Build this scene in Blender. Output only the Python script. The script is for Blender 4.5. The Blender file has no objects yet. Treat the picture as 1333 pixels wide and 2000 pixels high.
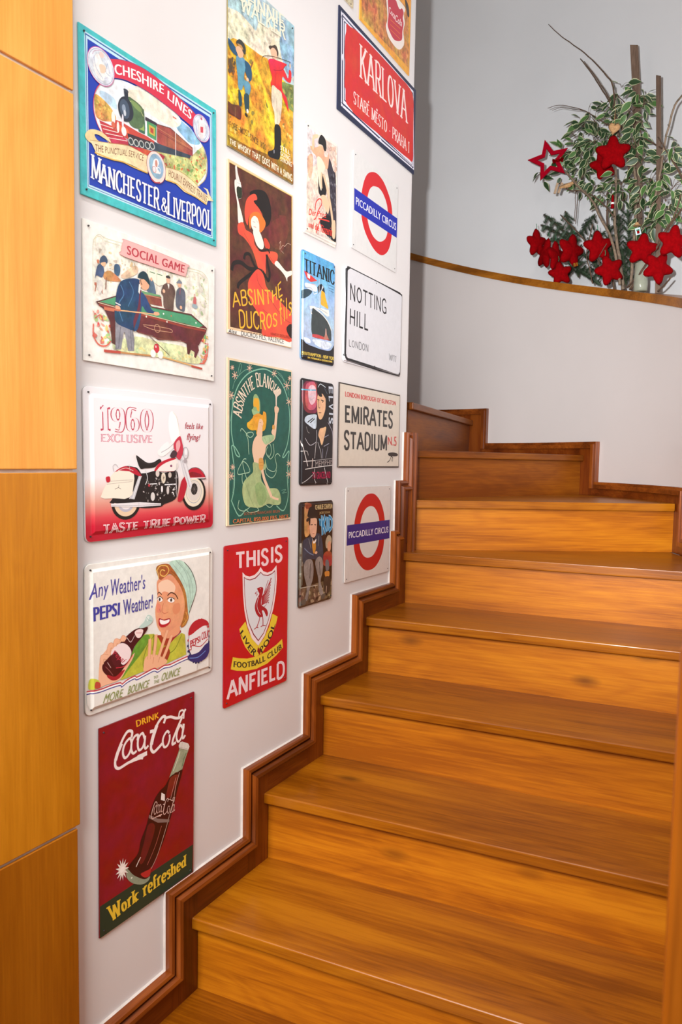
import bpy, bmesh, math, random
from math import sin, cos, pi, radians, hypot, atan2
from mathutils import Vector, Matrix
from mathutils.geometry import tessellate_polygon

scene = bpy.context.scene
C = scene.collection
# ------------------------------------------------------------------ camera
cd = bpy.data.cameras.new('camera'); cam = bpy.data.objects.new('camera', cd); C.objects.link(cam)
cd.sensor_fit = 'VERTICAL'; cd.sensor_height = 36; cd.lens = 1414.42 * 36 / 2000
cd.clip_start = .02
cam.matrix_world = Matrix(((0.86747016, -0.04968198, 0.49500225, 1.09655875),
                           (0.49720935, 0.05321058, -0.8659974, 0.0),
                           (0.01668511, 0.99734665, 0.07086093, 1.61275327),
                           (0, 0, 0, 1)))
cd.dof.use_dof = True; cd.dof.focus_distance = 2.1; cd.dof.aperture_fstop = 9
scene.camera = cam
# ------------------------------------------------------------------ light and exposure
vs = scene.view_settings
vs.view_transform = 'Standard'; vs.look = 'None'; vs.gamma = 1; vs.use_curve_mapping = False; vs.exposure = -0.1
wd = bpy.data.worlds.new('world'); scene.world = wd; wd.use_nodes = True
wd.node_tree.nodes['Background'].inputs[0].default_value = (1, .93, .86, 1)
wd.node_tree.nodes['Background'].inputs[1].default_value = 0.07
def aim(o, to):
    o.rotation_euler = (Vector(to) - o.location).to_track_quat('-Z', 'Y').to_euler()
# the photographer's flash, left of the shadow line through the wall's end
fl = bpy.data.lights.new('flash', 'SPOT'); fl.energy = 590; fl.shadow_soft_size = .022; fl.spot_size = radians(92); fl.spot_blend = 1.0; fl.color = (.96, .98, 1)
fo = bpy.data.objects.new('flash', fl); C.objects.link(fo); fo.location = (.95, .0, 1.76); aim(fo, (1.45, 3.5, 3.0))
# added soft fill behind the camera, lifting the lower stairs and left wall
al = bpy.data.lights.new('room_fill', 'AREA'); al.energy = 50; al.spread = radians(105); al.shape = 'RECTANGLE'; al.size = 1.3; al.size_y = .9; al.color = (1, .97, .94)
ao = bpy.data.objects.new('room_fill', al); C.objects.link(ao); ao.location = (.5, -.8, 2.5); aim(ao, (-.15, 1.3, .7))

# unseen fill light, added to brighten the upper left wall and its signs
cl_ = bpy.data.lights.new('upper_fill', 'AREA'); cl_.energy = 9; cl_.size = .25; cl_.color = (1, .98, .95); cl_.spread = radians(100)
co_ = bpy.data.objects.new('upper_fill', cl_); C.objects.link(co_); co_.location = (.8, .15, 3.7); aim(co_, (0, 1.0, 2.75))

# ------------------------------------------------------------------ helpers
def col(h, k=1.0):
    if isinstance(h, str):
        v = [int(h[i:i+2], 16) / 255 for i in (0, 2, 4)]
        return tuple(min(1, (((x + .055) / 1.055) ** 2.4 if x > .04045 else x / 12.92) * k) for x in v) + (1,)
    return h
def obj(name, verts, faces, mat, parent=None, origin=None, rotz=0.0, smooth=False, mats=None, fm=None):
    """one mesh object; verts in world space, stored about origin / rotz; parents are never scaled"""
    if origin is None:
        n = len(verts); origin = Vector((sum(v[0] for v in verts) / n, sum(v[1] for v in verts) / n, min(v[2] for v in verts)))
    origin = Vector(origin)
    M = Matrix.Translation(origin) @ Matrix.Rotation(rotz, 4, 'Z'); I = M.inverted()
    me = bpy.data.meshes.new(name); me.from_pydata([I @ Vector(v) for v in verts], [], faces); me.update()
    for m in (mats or [mat]): me.materials.append(m)
    if fm:
        for p, i in zip(me.polygons, fm): p.material_index = i
    if smooth:
        for p in me.polygons: p.use_smooth = True
    o = bpy.data.objects.new(name, me); C.objects.link(o)
    if parent is not None:
        o.parent = parent; o.matrix_parent_inverse = Matrix()
        o.matrix_basis = parent_world(parent).inverted() @ M
    else: o.matrix_basis = M
    return o
def parent_world(p):
    m = p.matrix_basis.copy()
    while p.parent: p = p.parent; m = p.matrix_basis @ m
    return m
def empty(name, loc, rotz=0):
    o = bpy.data.objects.new(name, None); C.objects.link(o); o.empty_display_size = .05
    o.matrix_basis = Matrix.Translation(Vector(loc)) @ Matrix.Rotation(rotz, 4, 'Z'); return o
def tag(o, label, cat, group=None, kind=None):
    if label: o['label'] = label
    if cat: o['category'] = cat
    if group: o['group'] = group
    if kind: o['kind'] = kind
    return o
def struct(o, label=None, cat=None):
    o['kind'] = 'structure'
    if label: o['label'] = label
    o['category'] = cat or 'structure'
    return o
class MB:
    def __init__(s): s.v = []; s.f = []; s.m = []
    def add(s, vs_, fs, m=0):
        b = len(s.v); s.v += [tuple(v) for v in vs_]; s.f += [tuple(i + b for i in f) for f in fs]; s.m += [m] * len(fs)
    def prism(s, poly, z0, z1, m=0):
        """poly: list of (x, y); z0, z1: number or per-vertex list"""
        n = len(poly); a = z0 if hasattr(z0, '__len__') else [z0] * n; b = z1 if hasattr(z1, '__len__') else [z1] * n
        vs_ = [(p[0], p[1], a[i]) for i, p in enumerate(poly)] + [(p[0], p[1], b[i]) for i, p in enumerate(poly)]
        tri = [tuple(t) for t in tessellate_polygon([[Vector((p[0], p[1], 0)) for p in poly]])]
        area = sum(poly[i][0] * poly[(i + 1) % n][1] - poly[(i + 1) % n][0] * poly[i][1] for i in range(n))
        fs = []
        for t in tri:
            ar = (poly[t[1]][0]-poly[t[0]][0])*(poly[t[2]][1]-poly[t[0]][1])-(poly[t[2]][0]-poly[t[0]][0])*(poly[t[1]][1]-poly[t[0]][1])
            if ar < 0: t = t[::-1]
            fs.append(tuple(i + n for i in t)); fs.append(tuple(t[::-1]))
        for i in range(n):
            j = (i + 1) % n
            fs.append((i, j, j + n, i + n) if area > 0 else (j, i, i + n, j + n))
        s.add(vs_, fs, m)
    def box(s, a, b, m=0): s.prism([(a[0], a[1]), (b[0], a[1]), (b[0], b[1]), (a[0], b[1])], a[2], b[2], m)
    def tube(s, pts, r0, r1=None, n=6, m=0, cap=True):
        r1 = r0 if r1 is None else r1; P = [Vector(p) for p in pts]; k = len(P); ring = []
        up = Vector((.3, .2, 1)).normalized()
        for i, p in enumerate(P):
            d = (P[min(i + 1, k - 1)] - P[max(i - 1, 0)]).normalized()
            a = d.cross(up); a = a.normalized() if a.length > 1e-4 else Vector((1, 0, 0)); b = d.cross(a)
            r = r0 + (r1 - r0) * i / max(1, k - 1)
            ring.append([p + (a * cos(2 * pi * j / n) + b * sin(2 * pi * j / n)) * r for j in range(n)])
        vs_ = [v for r in ring for v in r]
        fs = [(i * n + j, i * n + (j + 1) % n, (i + 1) * n + (j + 1) % n, (i + 1) * n + j) for i in range(k - 1) for j in range(n)]
        if cap: fs += [tuple(range(n))[::-1], tuple((k - 1) * n + j for j in range(n))]
        s.add(vs_, fs, m)
    def build(s, name, mat, parent=None, **k):
        if isinstance(mat, list): return obj(name, s.v, s.f, None, parent, mats=mat, fm=s.m, **k)
        return obj(name, s.v, s.f, mat, parent, **k)
def bevel(o, w, seg=2, ang=35):
    m = o.modifiers.new('edge', 'BEVEL'); m.width = w; m.segments = seg; m.limit_method = 'ANGLE'; m.angle_limit = radians(ang); m.harden_normals = False
    return o
def smooth_pts(pts, closed=False, n=5):
    out = []; k = len(pts)
    if k < 3: return pts
    rng = range(k) if closed else range(k - 1)
    g = lambda i: pts[i % k] if closed else pts[max(0, min(k - 1, i))]
    for i in rng:
        a, b, c_, d = g(i - 1), g(i), g(i + 1), g(i + 2)
        for q in range(n):
            t = q / n
            out.append(tuple(.5 * (2 * b[e] + (c_[e] - a[e]) * t + (2 * a[e] - 5 * b[e] + 4 * c_[e] - d[e]) * t * t + (3 * b[e] - a[e] - 3 * c_[e] + d[e]) * t ** 3) for e in range(len(b))))
    if not closed: out.append(tuple(pts[-1]))
    return out

# ------------------------------------------------------------------ materials
def nodes(name):
    m = bpy.data.materials.new(name); m.use_nodes = True; nt = m.node_tree; return m, nt, nt.nodes['Principled BSDF']
def N(nt, t, **k):
    n = nt.nodes.new(t)
    for a, b in k.items(): setattr(n, a, b)
    return n
def ramp(nt, src, stops):
    r = N(nt, 'ShaderNodeValToRGB'); e = r.color_ramp.elements
    while len(e) < len(stops): e.new(.5)
    for i, (p, c_) in enumerate(stops): e[i].position = p; e[i].color = col(c_)
    nt.links.new(src, r.inputs[0]); return r.outputs[0]
def wood(name, dark, mid, light, axis='X', rough=.28, knots=True, gscale=1.0, coat=.3):
    m, nt, b = nodes(name); L = nt.links.new
    tc = N(nt, 'ShaderNodeTexCoord'); oi = N(nt, 'ShaderNodeObjectInfo')
    off = N(nt, 'ShaderNodeVectorMath', operation='MULTIPLY_ADD'); L(oi.outputs['Random'], off.inputs[0]); off.inputs[1].default_value = (17, 31, 23); L(tc.outputs['Object'], off.inputs[2])
    def mapped(al, ac):
        mp = N(nt, 'ShaderNodeMapping'); s_ = [ac, ac, ac]; s_['XYZ'.index(axis)] = al; mp.inputs['Scale'].default_value = s_; L(off.outputs[0], mp.inputs['Vector']); return mp.outputs[0]
    big = N(nt, 'ShaderNodeTexNoise'); L(mapped(1.1 * gscale, 6 * gscale), big.inputs['Vector']); big.inputs['Scale'].default_value = 1; big.inputs['Detail'].default_value = 3; big.inputs['Distortion'].default_value = .6
    # growth rings: bands of a slow, stretched noise
    mu = N(nt, 'ShaderNodeMath', operation='MULTIPLY'); L(big.outputs[0], mu.inputs[0]); mu.inputs[1].default_value = 22
    fr = N(nt, 'ShaderNodeMath', operation='SINE'); mu2 = N(nt, 'ShaderNodeMath', operation='MULTIPLY'); L(mu.outputs[0], mu2.inputs[0]); mu2.inputs[1].default_value = 3.2; L(mu2.outputs[0], fr.inputs[0])
    fine = N(nt, 'ShaderNodeTexNoise'); L(mapped(6 * gscale, 190 * gscale), fine.inputs['Vector']); fine.inputs['Scale'].default_value = 1; fine.inputs['Detail'].default_value = 4; fine.inputs['Roughness'].default_value = .65
    cl = N(nt, 'ShaderNodeTexNoise'); L(mapped(1.1, 11), cl.inputs['Vector']); cl.inputs['Scale'].default_value = 1; cl.inputs['Detail'].default_value = 5
    s1 = N(nt, 'ShaderNodeMath', operation='MULTIPLY_ADD'); L(fr.outputs[0], s1.inputs[0]); s1.inputs[1].default_value = .035; L(cl.outputs[0], s1.inputs[2])
    s2 = N(nt, 'ShaderNodeMath', operation='MULTIPLY_ADD'); L(fine.outputs[0], s2.inputs[0]); s2.inputs[1].default_value = .6; L(s1.outputs[0], s2.inputs[2])
    s3 = N(nt, 'ShaderNodeMath', operation='SUBTRACT'); L(s2.outputs[0], s3.inputs[0]); s3.inputs[1].default_value = .3
    c_ = ramp(nt, s3.outputs[0], [(.32, dark), (.51, mid), (.72, light)])
    if knots:
        vo = N(nt, 'ShaderNodeTexVoronoi'); L(mapped(2.2, 5.0), vo.inputs['Vector']); vo.inputs['Scale'].default_value = 1
        kr = N(nt, 'ShaderNodeMapRange'); L(vo.outputs['Distance'], kr.inputs[0]); kr.inputs[1].default_value = .02; kr.inputs[2].default_value = .11; kr.inputs[3].default_value = .75; kr.inputs[4].default_value = 0
        mx = N(nt, 'ShaderNodeMix', data_type='RGBA'); L(kr.outputs[0], mx.inputs['Factor']); L(c_, mx.inputs['A']); mx.inputs['B'].default_value = col(dark, .35); c_ = mx.outputs['Result']
    L(c_, b.inputs['Base Color'])
    rr = N(nt, 'ShaderNodeMapRange'); L(cl.outputs[0], rr.inputs[0]); rr.inputs[3].default_value = rough - .08; rr.inputs[4].default_value = rough + .14; L(rr.outputs[0], b.inputs['Roughness'])
    bp = N(nt, 'ShaderNodeBump'); bp.inputs['Strength'].default_value = .12; bp.inputs['Distance'].default_value = .002; L(fine.outputs[0], bp.inputs['Height']); L(bp.outputs[0], b.inputs['Normal'])
    b.inputs['Coat Weight'].default_value = coat; b.inputs['Coat Roughness'].default_value = .16; b.inputs['Specular IOR Level'].default_value = .32
    return m
def plaster(name, c0, rough=.5, bump=.15, sc=9, coat=0):
    m, nt, b = nodes(name); L = nt.links.new
    tc = N(nt, 'ShaderNodeTexCoord'); n1 = N(nt, 'ShaderNodeTexNoise'); L(tc.outputs['Object'], n1.inputs['Vector']); n1.inputs['Scale'].default_value = 1.7; n1.inputs['Detail'].default_value = 4
    c1 = tuple(x * .94 for x in col(c0)[:3]) + (1,)
    L(ramp(nt, n1.outputs[0], [(.3, c1), (.7, col(c0))]), b.inputs['Base Color']); b.inputs['Roughness'].default_value = rough
    n2 = N(nt, 'ShaderNodeTexNoise'); L(tc.outputs['Object'], n2.inputs['Vector']); n2.inputs['Scale'].default_value = sc; n2.inputs['Detail'].default_value = 3
    bp = N(nt, 'ShaderNodeBump'); bp.inputs['Strength'].default_value = bump; bp.inputs['Distance'].default_value = .01; L(n2.outputs[0], bp.inputs['Height']); L(bp.outputs[0], b.inputs['Normal'])
    b.inputs['Coat Weight'].default_value = coat; b.inputs['Coat Roughness'].default_value = .12
    return m
def simple(name, c0, rough=.5, metal=0, var=.12, sc=30, bump=0, sheen=0, trans=0):
    m, nt, b = nodes(name); L = nt.links.new
    tc = N(nt, 'ShaderNodeTexCoord'); n1 = N(nt, 'ShaderNodeTexNoise'); L(tc.outputs['Object'], n1.inputs['Vector']); n1.inputs['Scale'].default_value = sc; n1.inputs['Detail'].default_value = 3
    a = tuple(x * (1 - var) for x in col(c0)[:3]) + (1,); d = tuple(min(1, x * (1 + var)) for x in col(c0)[:3]) + (1,)
    L(ramp(nt, n1.outputs[0], [(.3, a), (.7, d)]), b.inputs['Base Color']); b.inputs['Roughness'].default_value = rough; b.inputs['Metallic'].default_value = metal
    if bump:
        bp = N(nt, 'ShaderNodeBump'); bp.inputs['Strength'].default_value = bump; bp.inputs['Distance'].default_value = .003; L(n1.outputs[0], bp.inputs['Height']); L(bp.outputs[0], b.inputs['Normal'])
    if sheen: b.inputs['Sheen Weight'].default_value = sheen
    if trans: b.inputs['Transmission Weight'].default_value = trans; b.inputs['IOR'].default_value = 1.45
    return m
def print_material():
    """lacquered tin print: colours come from the 'ink' attribute; its alpha says how painterly the ink is"""
    m, nt, b = nodes('printed_tin'); L = nt.links.new
    at = N(nt, 'ShaderNodeAttribute', attribute_name='ink'); tc = N(nt, 'ShaderNodeTexCoord')
    no = N(nt, 'ShaderNodeTexNoise'); L(tc.outputs['Object'], no.inputs['Vector']); no.inputs['Scale'].default_value = 55; no.inputs['Detail'].default_value = 4; no.inputs['Roughness'].default_value = .65
    no2 = N(nt, 'ShaderNodeTexNoise'); L(tc.outputs['Object'], no2.inputs['Vector']); no2.inputs['Scale'].default_value = 19; no2.inputs['Detail'].default_value = 3
    v = N(nt, 'ShaderNodeMapRange'); L(no.outputs[0], v.inputs[0]); v.inputs[1].default_value = .3; v.inputs[2].default_value = .7; v.inputs[3].default_value = -.75; v.inputs[4].default_value = .6
    sc = N(nt, 'ShaderNodeMath', operation='MULTIPLY_ADD'); L(v.outputs[0], sc.inputs[0]); L(at.outputs['Alpha'], sc.inputs[1]); sc.inputs[2].default_value = 1.0
    hs = N(nt, 'ShaderNodeHueSaturation'); L(at.outputs['Color'], hs.inputs['Color']); L(sc.outputs[0], hs.inputs['Value'])
    hv = N(nt, 'ShaderNodeMapRange'); L(no2.outputs[0], hv.inputs[0]); hv.inputs[1].default_value = .3; hv.inputs[2].default_value = .7; hv.inputs[3].default_value = -.05; hv.inputs[4].default_value = .05
    h2 = N(nt, 'ShaderNodeMath', operation='MULTIPLY_ADD'); L(hv.outputs[0], h2.inputs[0]); L(at.outputs['Alpha'], h2.inputs[1]); h2.inputs[2].default_value = .5; L(h2.outputs[0], hs.inputs['Hue'])
    L(hs.outputs[0], b.inputs['Base Color']); b.inputs['Roughness'].default_value = .34
    return m
PRINT = print_material()
WALLM = plaster('white_wall_paint', 'e2dfde', .5, .05)
PARAM = plaster('glossy_white_paint', 'd0c8c5', .36, .05, 3, coat=.22)
BACKM = plaster('grey_white_paint', 'dededf', .6, .05)
CEILM = plaster('ceiling_paint', 'eeebe6', .8, .1)
TREAD = wood('stair_tread_oak', '713a03', '8e4f06', 'a4630b', 'X', .3, coat=.1)
RISER = wood('stair_riser_oak', '904c03', 'ac6206', 'c0760c', 'X', .44, coat=.03)
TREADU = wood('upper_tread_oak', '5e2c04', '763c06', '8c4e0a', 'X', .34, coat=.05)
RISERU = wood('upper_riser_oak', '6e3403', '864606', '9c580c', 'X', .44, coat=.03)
SKIRT = wood('dark_skirting_wood', '4e1e05', '692c08', '80400e', 'Y', .3, False)
SKIRV = wood('dark_skirting_upright', '4e1e05', '692c08', '80400e', 'Z', .3, False)
MOULD = wood('moulding_wood', '562608', '76380e', '924c16', 'Y', .3, False, coat=.2)
MOULV = wood('moulding_upright', '562608', '76380e', '924c16', 'Z', .3, False, coat=.2)
CAPM = wood('cap_rail_wood', '6e3e0a', '8c5210', 'a4661a', 'X', .35, False)
PANEL = wood('cladding_panel_wood', 'd8903a', 'e09c44', 'e8a850', 'Z', .33, True, 1.0, .15)
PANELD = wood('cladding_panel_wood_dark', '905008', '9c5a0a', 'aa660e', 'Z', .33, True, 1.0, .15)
JAMB = wood('door_jamb_wood', '6a3404', '7c4006', '8c4c0a', 'Z', .35, False)
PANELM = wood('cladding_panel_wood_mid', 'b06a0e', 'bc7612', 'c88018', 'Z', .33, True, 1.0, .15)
FLOORM = wood('lower_floor_wood', '8a4c10', 'a86418', 'bc7a24', 'Y', .3)
BEADM = simple('caulk', 'c8beb8', .5)
SEAMM = simple('pale_joint', 'e0d2c4', .6)
# ------------------------------------------------------------------ plan of the stair
RI = .184; CC = Vector((-.449, 2.352)); RO = 1.447
def circ(deg, R=RO): return (CC.x + R * cos(radians(deg)), CC.y + R * sin(radians(deg)))
ST0 = Vector(circ(0)); SD = (Vector((1.20, .75)) - ST0).normalized()
def wallpt(s, inset=0.0):
    """outer wall by arc length s (0 where the curve begins, negative down the straight run)"""
    if s >= 0: return circ(math.degrees(s / RO), RO - inset)
    p = ST0 + SD * (-s); n = Vector((SD.y, -SD.x)); n = n if n.x < 0 else -n
    return tuple(p + n * inset)
def T(k): return .5525 + RI * k                    # top of tread k
def nose_left(k):
    if k <= 4: return Vector((0.0, 1.2266 + .2799 * k))
    return Vector([(.012, 2.425), (-.03, 2.50), (-.055, 2.56), (-.11, 2.57), (-.2, 2.56)][k - 5])
SA = 15.0
def s_of(k):                                       # where nosing k meets the outer wall
    if k >= 5: return radians([25.3, 53.8, 81.7, 110, 138][k - 5]) * RO
    a = nose_left(k); d = Vector((cos(.108), sin(.108))); best = min(((abs((Vector(wallpt(s_ / 500, .02)) - a).cross(d)), s_ / 500) for s_ in range(-900, 300)))
    return best[1]
SS = {k: s_of(k) for k in range(-2, 10)}
def nose_right(k, inset=.02): return Vector(wallpt(SS[k], inset))
# ------------------------------------------------------------------ room shell
m = MB(); m.prism([(-3.5, -3.5), (3.5, -3.5), (3.5, 1.05), (-3.5, 1.05)], -.12, 0)
struct(m.build('floor', FLOORM), 'wooden floor at the foot of the stairs', 'floor')
m = MB(); m.prism([(-2.6, .1), (1.6, .1), (1.6, 5), (-2.6, 5)], 4.75, 4.85); struct(m.build('ceiling', CEILM), 'pale ceiling high above the stairwell', 'ceiling')
# the poster wall: a thick wall with a slightly rounded end
WT = .16; m = MB(); pl = [(0, -.6), (0, 2.375)] + [(-.025 + .025 * cos(a * pi / 12), 2.375 + .025 * sin(a * pi / 12)) for a in range(1, 7)] + [(-WT, 2.40), (-WT, -.6)]
m.prism(pl, 0, 4.75); struct(m.build('wall_left', WALLM), 'white wall covered with tin signs beside the stairs', 'wall')
# outer curved wall with its ledge, and the set-back wall above it
def ztop(s):
    th = math.degrees(s / RO)
    if th < 28.6: return 2.245 - (28.6 - th) * .0072
    return 2.245 + (th - 28.6) * .0073 + max(0, th - 60) ** 2 * .00002
sl = [-1.55 + i * .05 for i in range(31)] + [i * .06 for i in range(0, 75)]
def band(name, mat, in0, in1, zb, zt, s0=None, s1=None, step=None, parent=None, smooth=False):
    ss = [s for s in sl if (s0 is None or s > s0 + 1e-4) and (s1 is None or s < s1 - 1e-4)]
    if s0 is not None: ss = [s0] + ss
    if s1 is not None: ss = ss + [s1]
    v = []; f = []
    for s in ss:
        a = wallpt(s, in0); b = wallpt(s, in1); z0 = zb(s) if callable(zb) else zb; z1 = zt(s) if callable(zt) else zt
        v += [(a[0], a[1], z0), (a[0], a[1], z1), (b[0], b[1], z1), (b[0], b[1], z0)]
    n = len(ss)
    for i in range(n - 1):
        for j in range(4): f.append((i*4+j, i*4+(j+1) % 4, (i+1)*4+(j+1) % 4, (i+1)*4+j))
    f += [(3, 2, 1, 0), tuple((n-1)*4+j for j in range(4))]
    o = obj(name, v, f, mat, parent, smooth=smooth)
    if smooth: e = o.modifiers.new('crease', 'EDGE_SPLIT'); e.split_angle = radians(30)
    return o
RB = .32
struct(band('wall_right', PARAM, 0, -RB, 0, lambda s: ztop(s) - .036, smooth=True), 'glossy white curved wall around the outside of the stairs', 'wall')
struct(band('wall_back', BACKM, -RB, -RB - .12, 0, 4.75, smooth=True), 'grey white curved wall behind the ledge', 'wall')
o = band('trim_1', CAPM, .008, -RB, lambda s: ztop(s) - .036, ztop, smooth=True); struct(o, 'wooden cap along the top of the curved white wall', 'trim')
# ------------------------------------------------------------------ staircase
stair = empty('staircase', (.5, 1.8, 0)); tag(stair, 'varnished orange brown wooden staircase winding up to the left', 'staircase')
for k in range(-2, 9):
    a, b = nose_left(k), nose_right(k); d = (b - a).normalized(); ang = atan2(d.y, d.x)
    a2, b2 = nose_left(k + 1), nose_right(k + 1)
    n2 = Vector((-(b2 - a2).y, (b2 - a2).x)).normalized(); n2 = n2 if n2.y > 0 or k >= 6 else -n2
    back = .032
    arc = [Vector(wallpt(SS[k] + (SS[k + 1] - SS[k]) * t / 6, .02)) for t in range(7)]
    poly = [a] + arc + [b2 + n2 * back, a2 + n2 * back]
    m = MB(); m.prism([tuple(p) for p in poly], T(k) - .028, T(k))
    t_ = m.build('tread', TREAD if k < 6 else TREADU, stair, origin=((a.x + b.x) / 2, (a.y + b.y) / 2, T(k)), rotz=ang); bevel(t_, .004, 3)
    # riser below this nosing, set back
    n1 = Vector((-d.y, d.x)); ra, rb = a + n1 * .022, b + n1 * .022 + d * .012
    zb = T(k - 1) if k > -2 else 0
    m = MB(); m.prism([tuple(ra), tuple(rb), tuple(rb + n1 * .018), tuple(ra + n1 * .018)], zb, T(k) - .028)
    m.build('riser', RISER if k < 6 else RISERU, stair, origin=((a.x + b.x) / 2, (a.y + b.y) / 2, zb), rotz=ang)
# ------------------------------------------------------------------ left stepped skirting
YC = {k: 1.152 + .2785 * k for k in range(-3, 4)}; YC[4] = 2.258; YC[5] = 2.289; YC[6] = 2.35
HH = {-3: .1, -2: .1, -1: .1, 0: .098, 1: .093, 2: .085, 3: .086, 4: .083, 5: .074, 6: .06}
sk = empty('baseboard_left', (.01, 1.2, .3)); struct(sk, 'dark stepped skirting following the stairs along the sign wall', 'baseboard')
ML = [(0, 0), (0, .017), (.003, .022), (.010, .024), (.0135, .020), (.0145, .012), (.0165, .012), (.018, .020), (.023, .029), (.031, .031), (.036, .026), (.0375, .016), (.040, .012)]
BEAD = [(-.0014, 0), (-.0012, .001), (-.0006, .003), (0, .006), (0, 0)]
def sweep_seg(name, p0, p1, m0, m1, prof, mat, parent):
    """profile (offset, proud) along a YZ segment p0-p1; m0, m1: inward mitre vectors at its ends"""
    v = []; n = len(prof)
    for p, mv in ((p0, m0), (p1, m1)):
        for o_, x_ in prof: v.append((x_, p[0] + mv[0] * o_, p[1] + mv[1] * o_))
    f = [(i, i + 1, n + i + 1, n + i) for i in range(n - 1)] + [tuple(range(n))[::-1], tuple(n + i for i in range(n))]
    return obj(name, v, f, mat, parent)
for k in range(-2, 7):
    Yk = nose_left(k).y if k <= 4 else YC[k] + .06
    top = T(k) + HH[k]; ptop = (T(k - 1) + HH[k - 1]) if k > -2 else 0
    zb = T(k - 1) - .03 if k > -2 else 0
    # upright board and upright moulding
    if k <= 4:
        m = MB(); m.box((0, YC[k] + .01, zb), (.016, Yk + .02, top - .004)); m.build('skirting_upright', SKIRV, sk)
        y1 = YC[k + 1] + .01
        m = MB(); m.box((0, Yk + .02, T(k) - .03), (.0158, max(y1, Yk + .006), top - .004)); m.build('skirting_board', SKIRT, sk)
    else:
        m = MB(); m.box((0, YC[k] + .01, T(k - 1) + HH[k - 1] - .05), (.016 + .0012 * (k - 4), 2.372, top - .004)); m.build('skirting_upright', SKIRV, sk)
    sweep_seg('upright_moulding', (YC[k], ptop), (YC[k], top), (1, -1) if k > -2 else (1, 0), (1, -1), ML, MOULV, sk)
    ye = YC[k + 1] if k < 6 else 2.378
    sweep_seg('paint_bead', (YC[k], ptop), (YC[k], top), (1, -1) if k > -2 else (1, 0), (1, -1), BEAD, BEADM, sk)
    sweep_seg('paint_bead', (YC[k], top), (ye, top), (1, -1), (1, -1) if k < 6 else (0, -1), BEAD, BEADM, sk)
    sweep_seg('top_moulding', (YC[k], top), (ye, top), (1, -1), (1, -1) if k < 6 else (0, -1), ML, MOULD, sk)
# the skirting turned round the end of the wall
m = MB(); pr = [(.0, .0), (.026, 0), (.026, .012), (.021, .016), (.021, .024), (.03, .029), (.03, .037), (.022, .043)]
for z0, z1 in ((T(4), T(6) + HH[6]),):
    pts = [(.004, 2.376), (.030, 2.376), (.030, 2.386), (.024, 2.390), (.024, 2.398), (.032, 2.404), (.032, 2.414), (.022, 2.424), (.0, 2.428), (-.05, 2.43), (-.05, 2.402), (-.02, 2.402), (.0, 2.385)]
    m.prism(pts, z0, z1)
m.build('corner_moulding', MOULV, sk)
# ------------------------------------------------------------------ outer stepped skirting on the curved wall
so = empty('baseboard_right', (.9, 2.6, 1.2)); struct(so, 'dark stepped skirting along the foot of the curved white wall', 'baseboard')
SW = .082
for k in range(-2, 9):
    s0 = SS[k] - SW; s1 = (SS[k + 1] - SW) if k < 8 else SS[k] + .3; top = T(k) + .062
    low = T(k - 1) if k > -2 else 0
    band('skirting_upright', SKIRV, .016, 0, low, top - .03, s0 + .028, SS[k] + .03, parent=so)
    band('skirting_board', SKIRT, .016, 0, T(k) - .03, top - .03, SS[k] + .03, s1 + .028 if k < 8 else s1, parent=so)
    lo2 = (T(k - 1) + .062) if k > -2 else 0
    band('upright_moulding', MOULV, .024, 0, lo2 - .03, top, s0, s0 + .012, parent=so)
    band('upright_moulding', MOULV, .030, 0, lo2 - .03, top - .012, s0 + .012, s0 + .028, parent=so)
    band('top_moulding', MOULD, .024, 0, top - .012, top, s0 + .012, s1 if k < 8 else s1, parent=so)
    band('top_moulding', MOULD, .030, 0, top - .030, top - .012, s0 + .028, s1 if k < 8 else s1, parent=so)
# ------------------------------------------------------------------ panelling left, jamb right
pc = empty('trim_2', (.01, .3, 0)); struct(pc, 'orange wooden panelling at the left edge', 'panelling')
zs = [0, .252, .917, 1.586, 2.250, 2.914, 3.58, 4.25]
for i in range(len(zs) - 1):
    g = .003
    for (ya, yb) in ((-.55, .17), (.176, .9075)):
        m = MB(); yb2 = yb - (.006 if i < 2 else 0)
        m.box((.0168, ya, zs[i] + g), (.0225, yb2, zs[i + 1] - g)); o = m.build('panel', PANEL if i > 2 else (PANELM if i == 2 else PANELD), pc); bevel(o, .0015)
m = MB(); m.box((.0, -.56, 0), (.0165, .902, 4.25)); m.build('backing_strip', SEAMM, pc)
m = MB(); m.box((1.060, .50, 0), (1.18, .62, 1.5)); o = m.build('newel_post', JAMB); bevel(o, .004); tag(o, 'blurred wooden post close to the camera at the right edge', 'post')

# ------------------------------------------------------------------ lettering
GL = {}
def gl(ch, w, *st): GL[ch] = (w, [[tuple(float(c_) for c_ in p.split(',')) for p in s[1:].split()] for s in st], [s[0] for s in st])
gl('A', .78, 'L0,0 .39,1', 'L.39,1 .78,0', 'L.14,.36 .64,.36'); gl('B', .66, 'L.1,0 .1,1', 'C.1,1 .4,1 .58,.9 .58,.65 .4,.53 .1,.53', 'C.1,.53 .45,.52 .64,.4 .64,.15 .45,0 .1,0')
gl('C', .7, 'C.68,.78 .55,.97 .32,.99 .08,.75 .08,.25 .32,.01 .55,.03 .68,.22'); gl('D', .74, 'L.1,0 .1,1', 'C.1,1 .42,1 .68,.78 .68,.22 .42,0 .1,0')
gl('E', .62, 'L.1,0 .1,1', 'L.1,1 .58,1', 'L.1,.52 .48,.52', 'L.1,0 .6,0'); gl('F', .6, 'L.1,0 .1,1', 'L.1,1 .58,1', 'L.1,.52 .48,.52')
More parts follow.
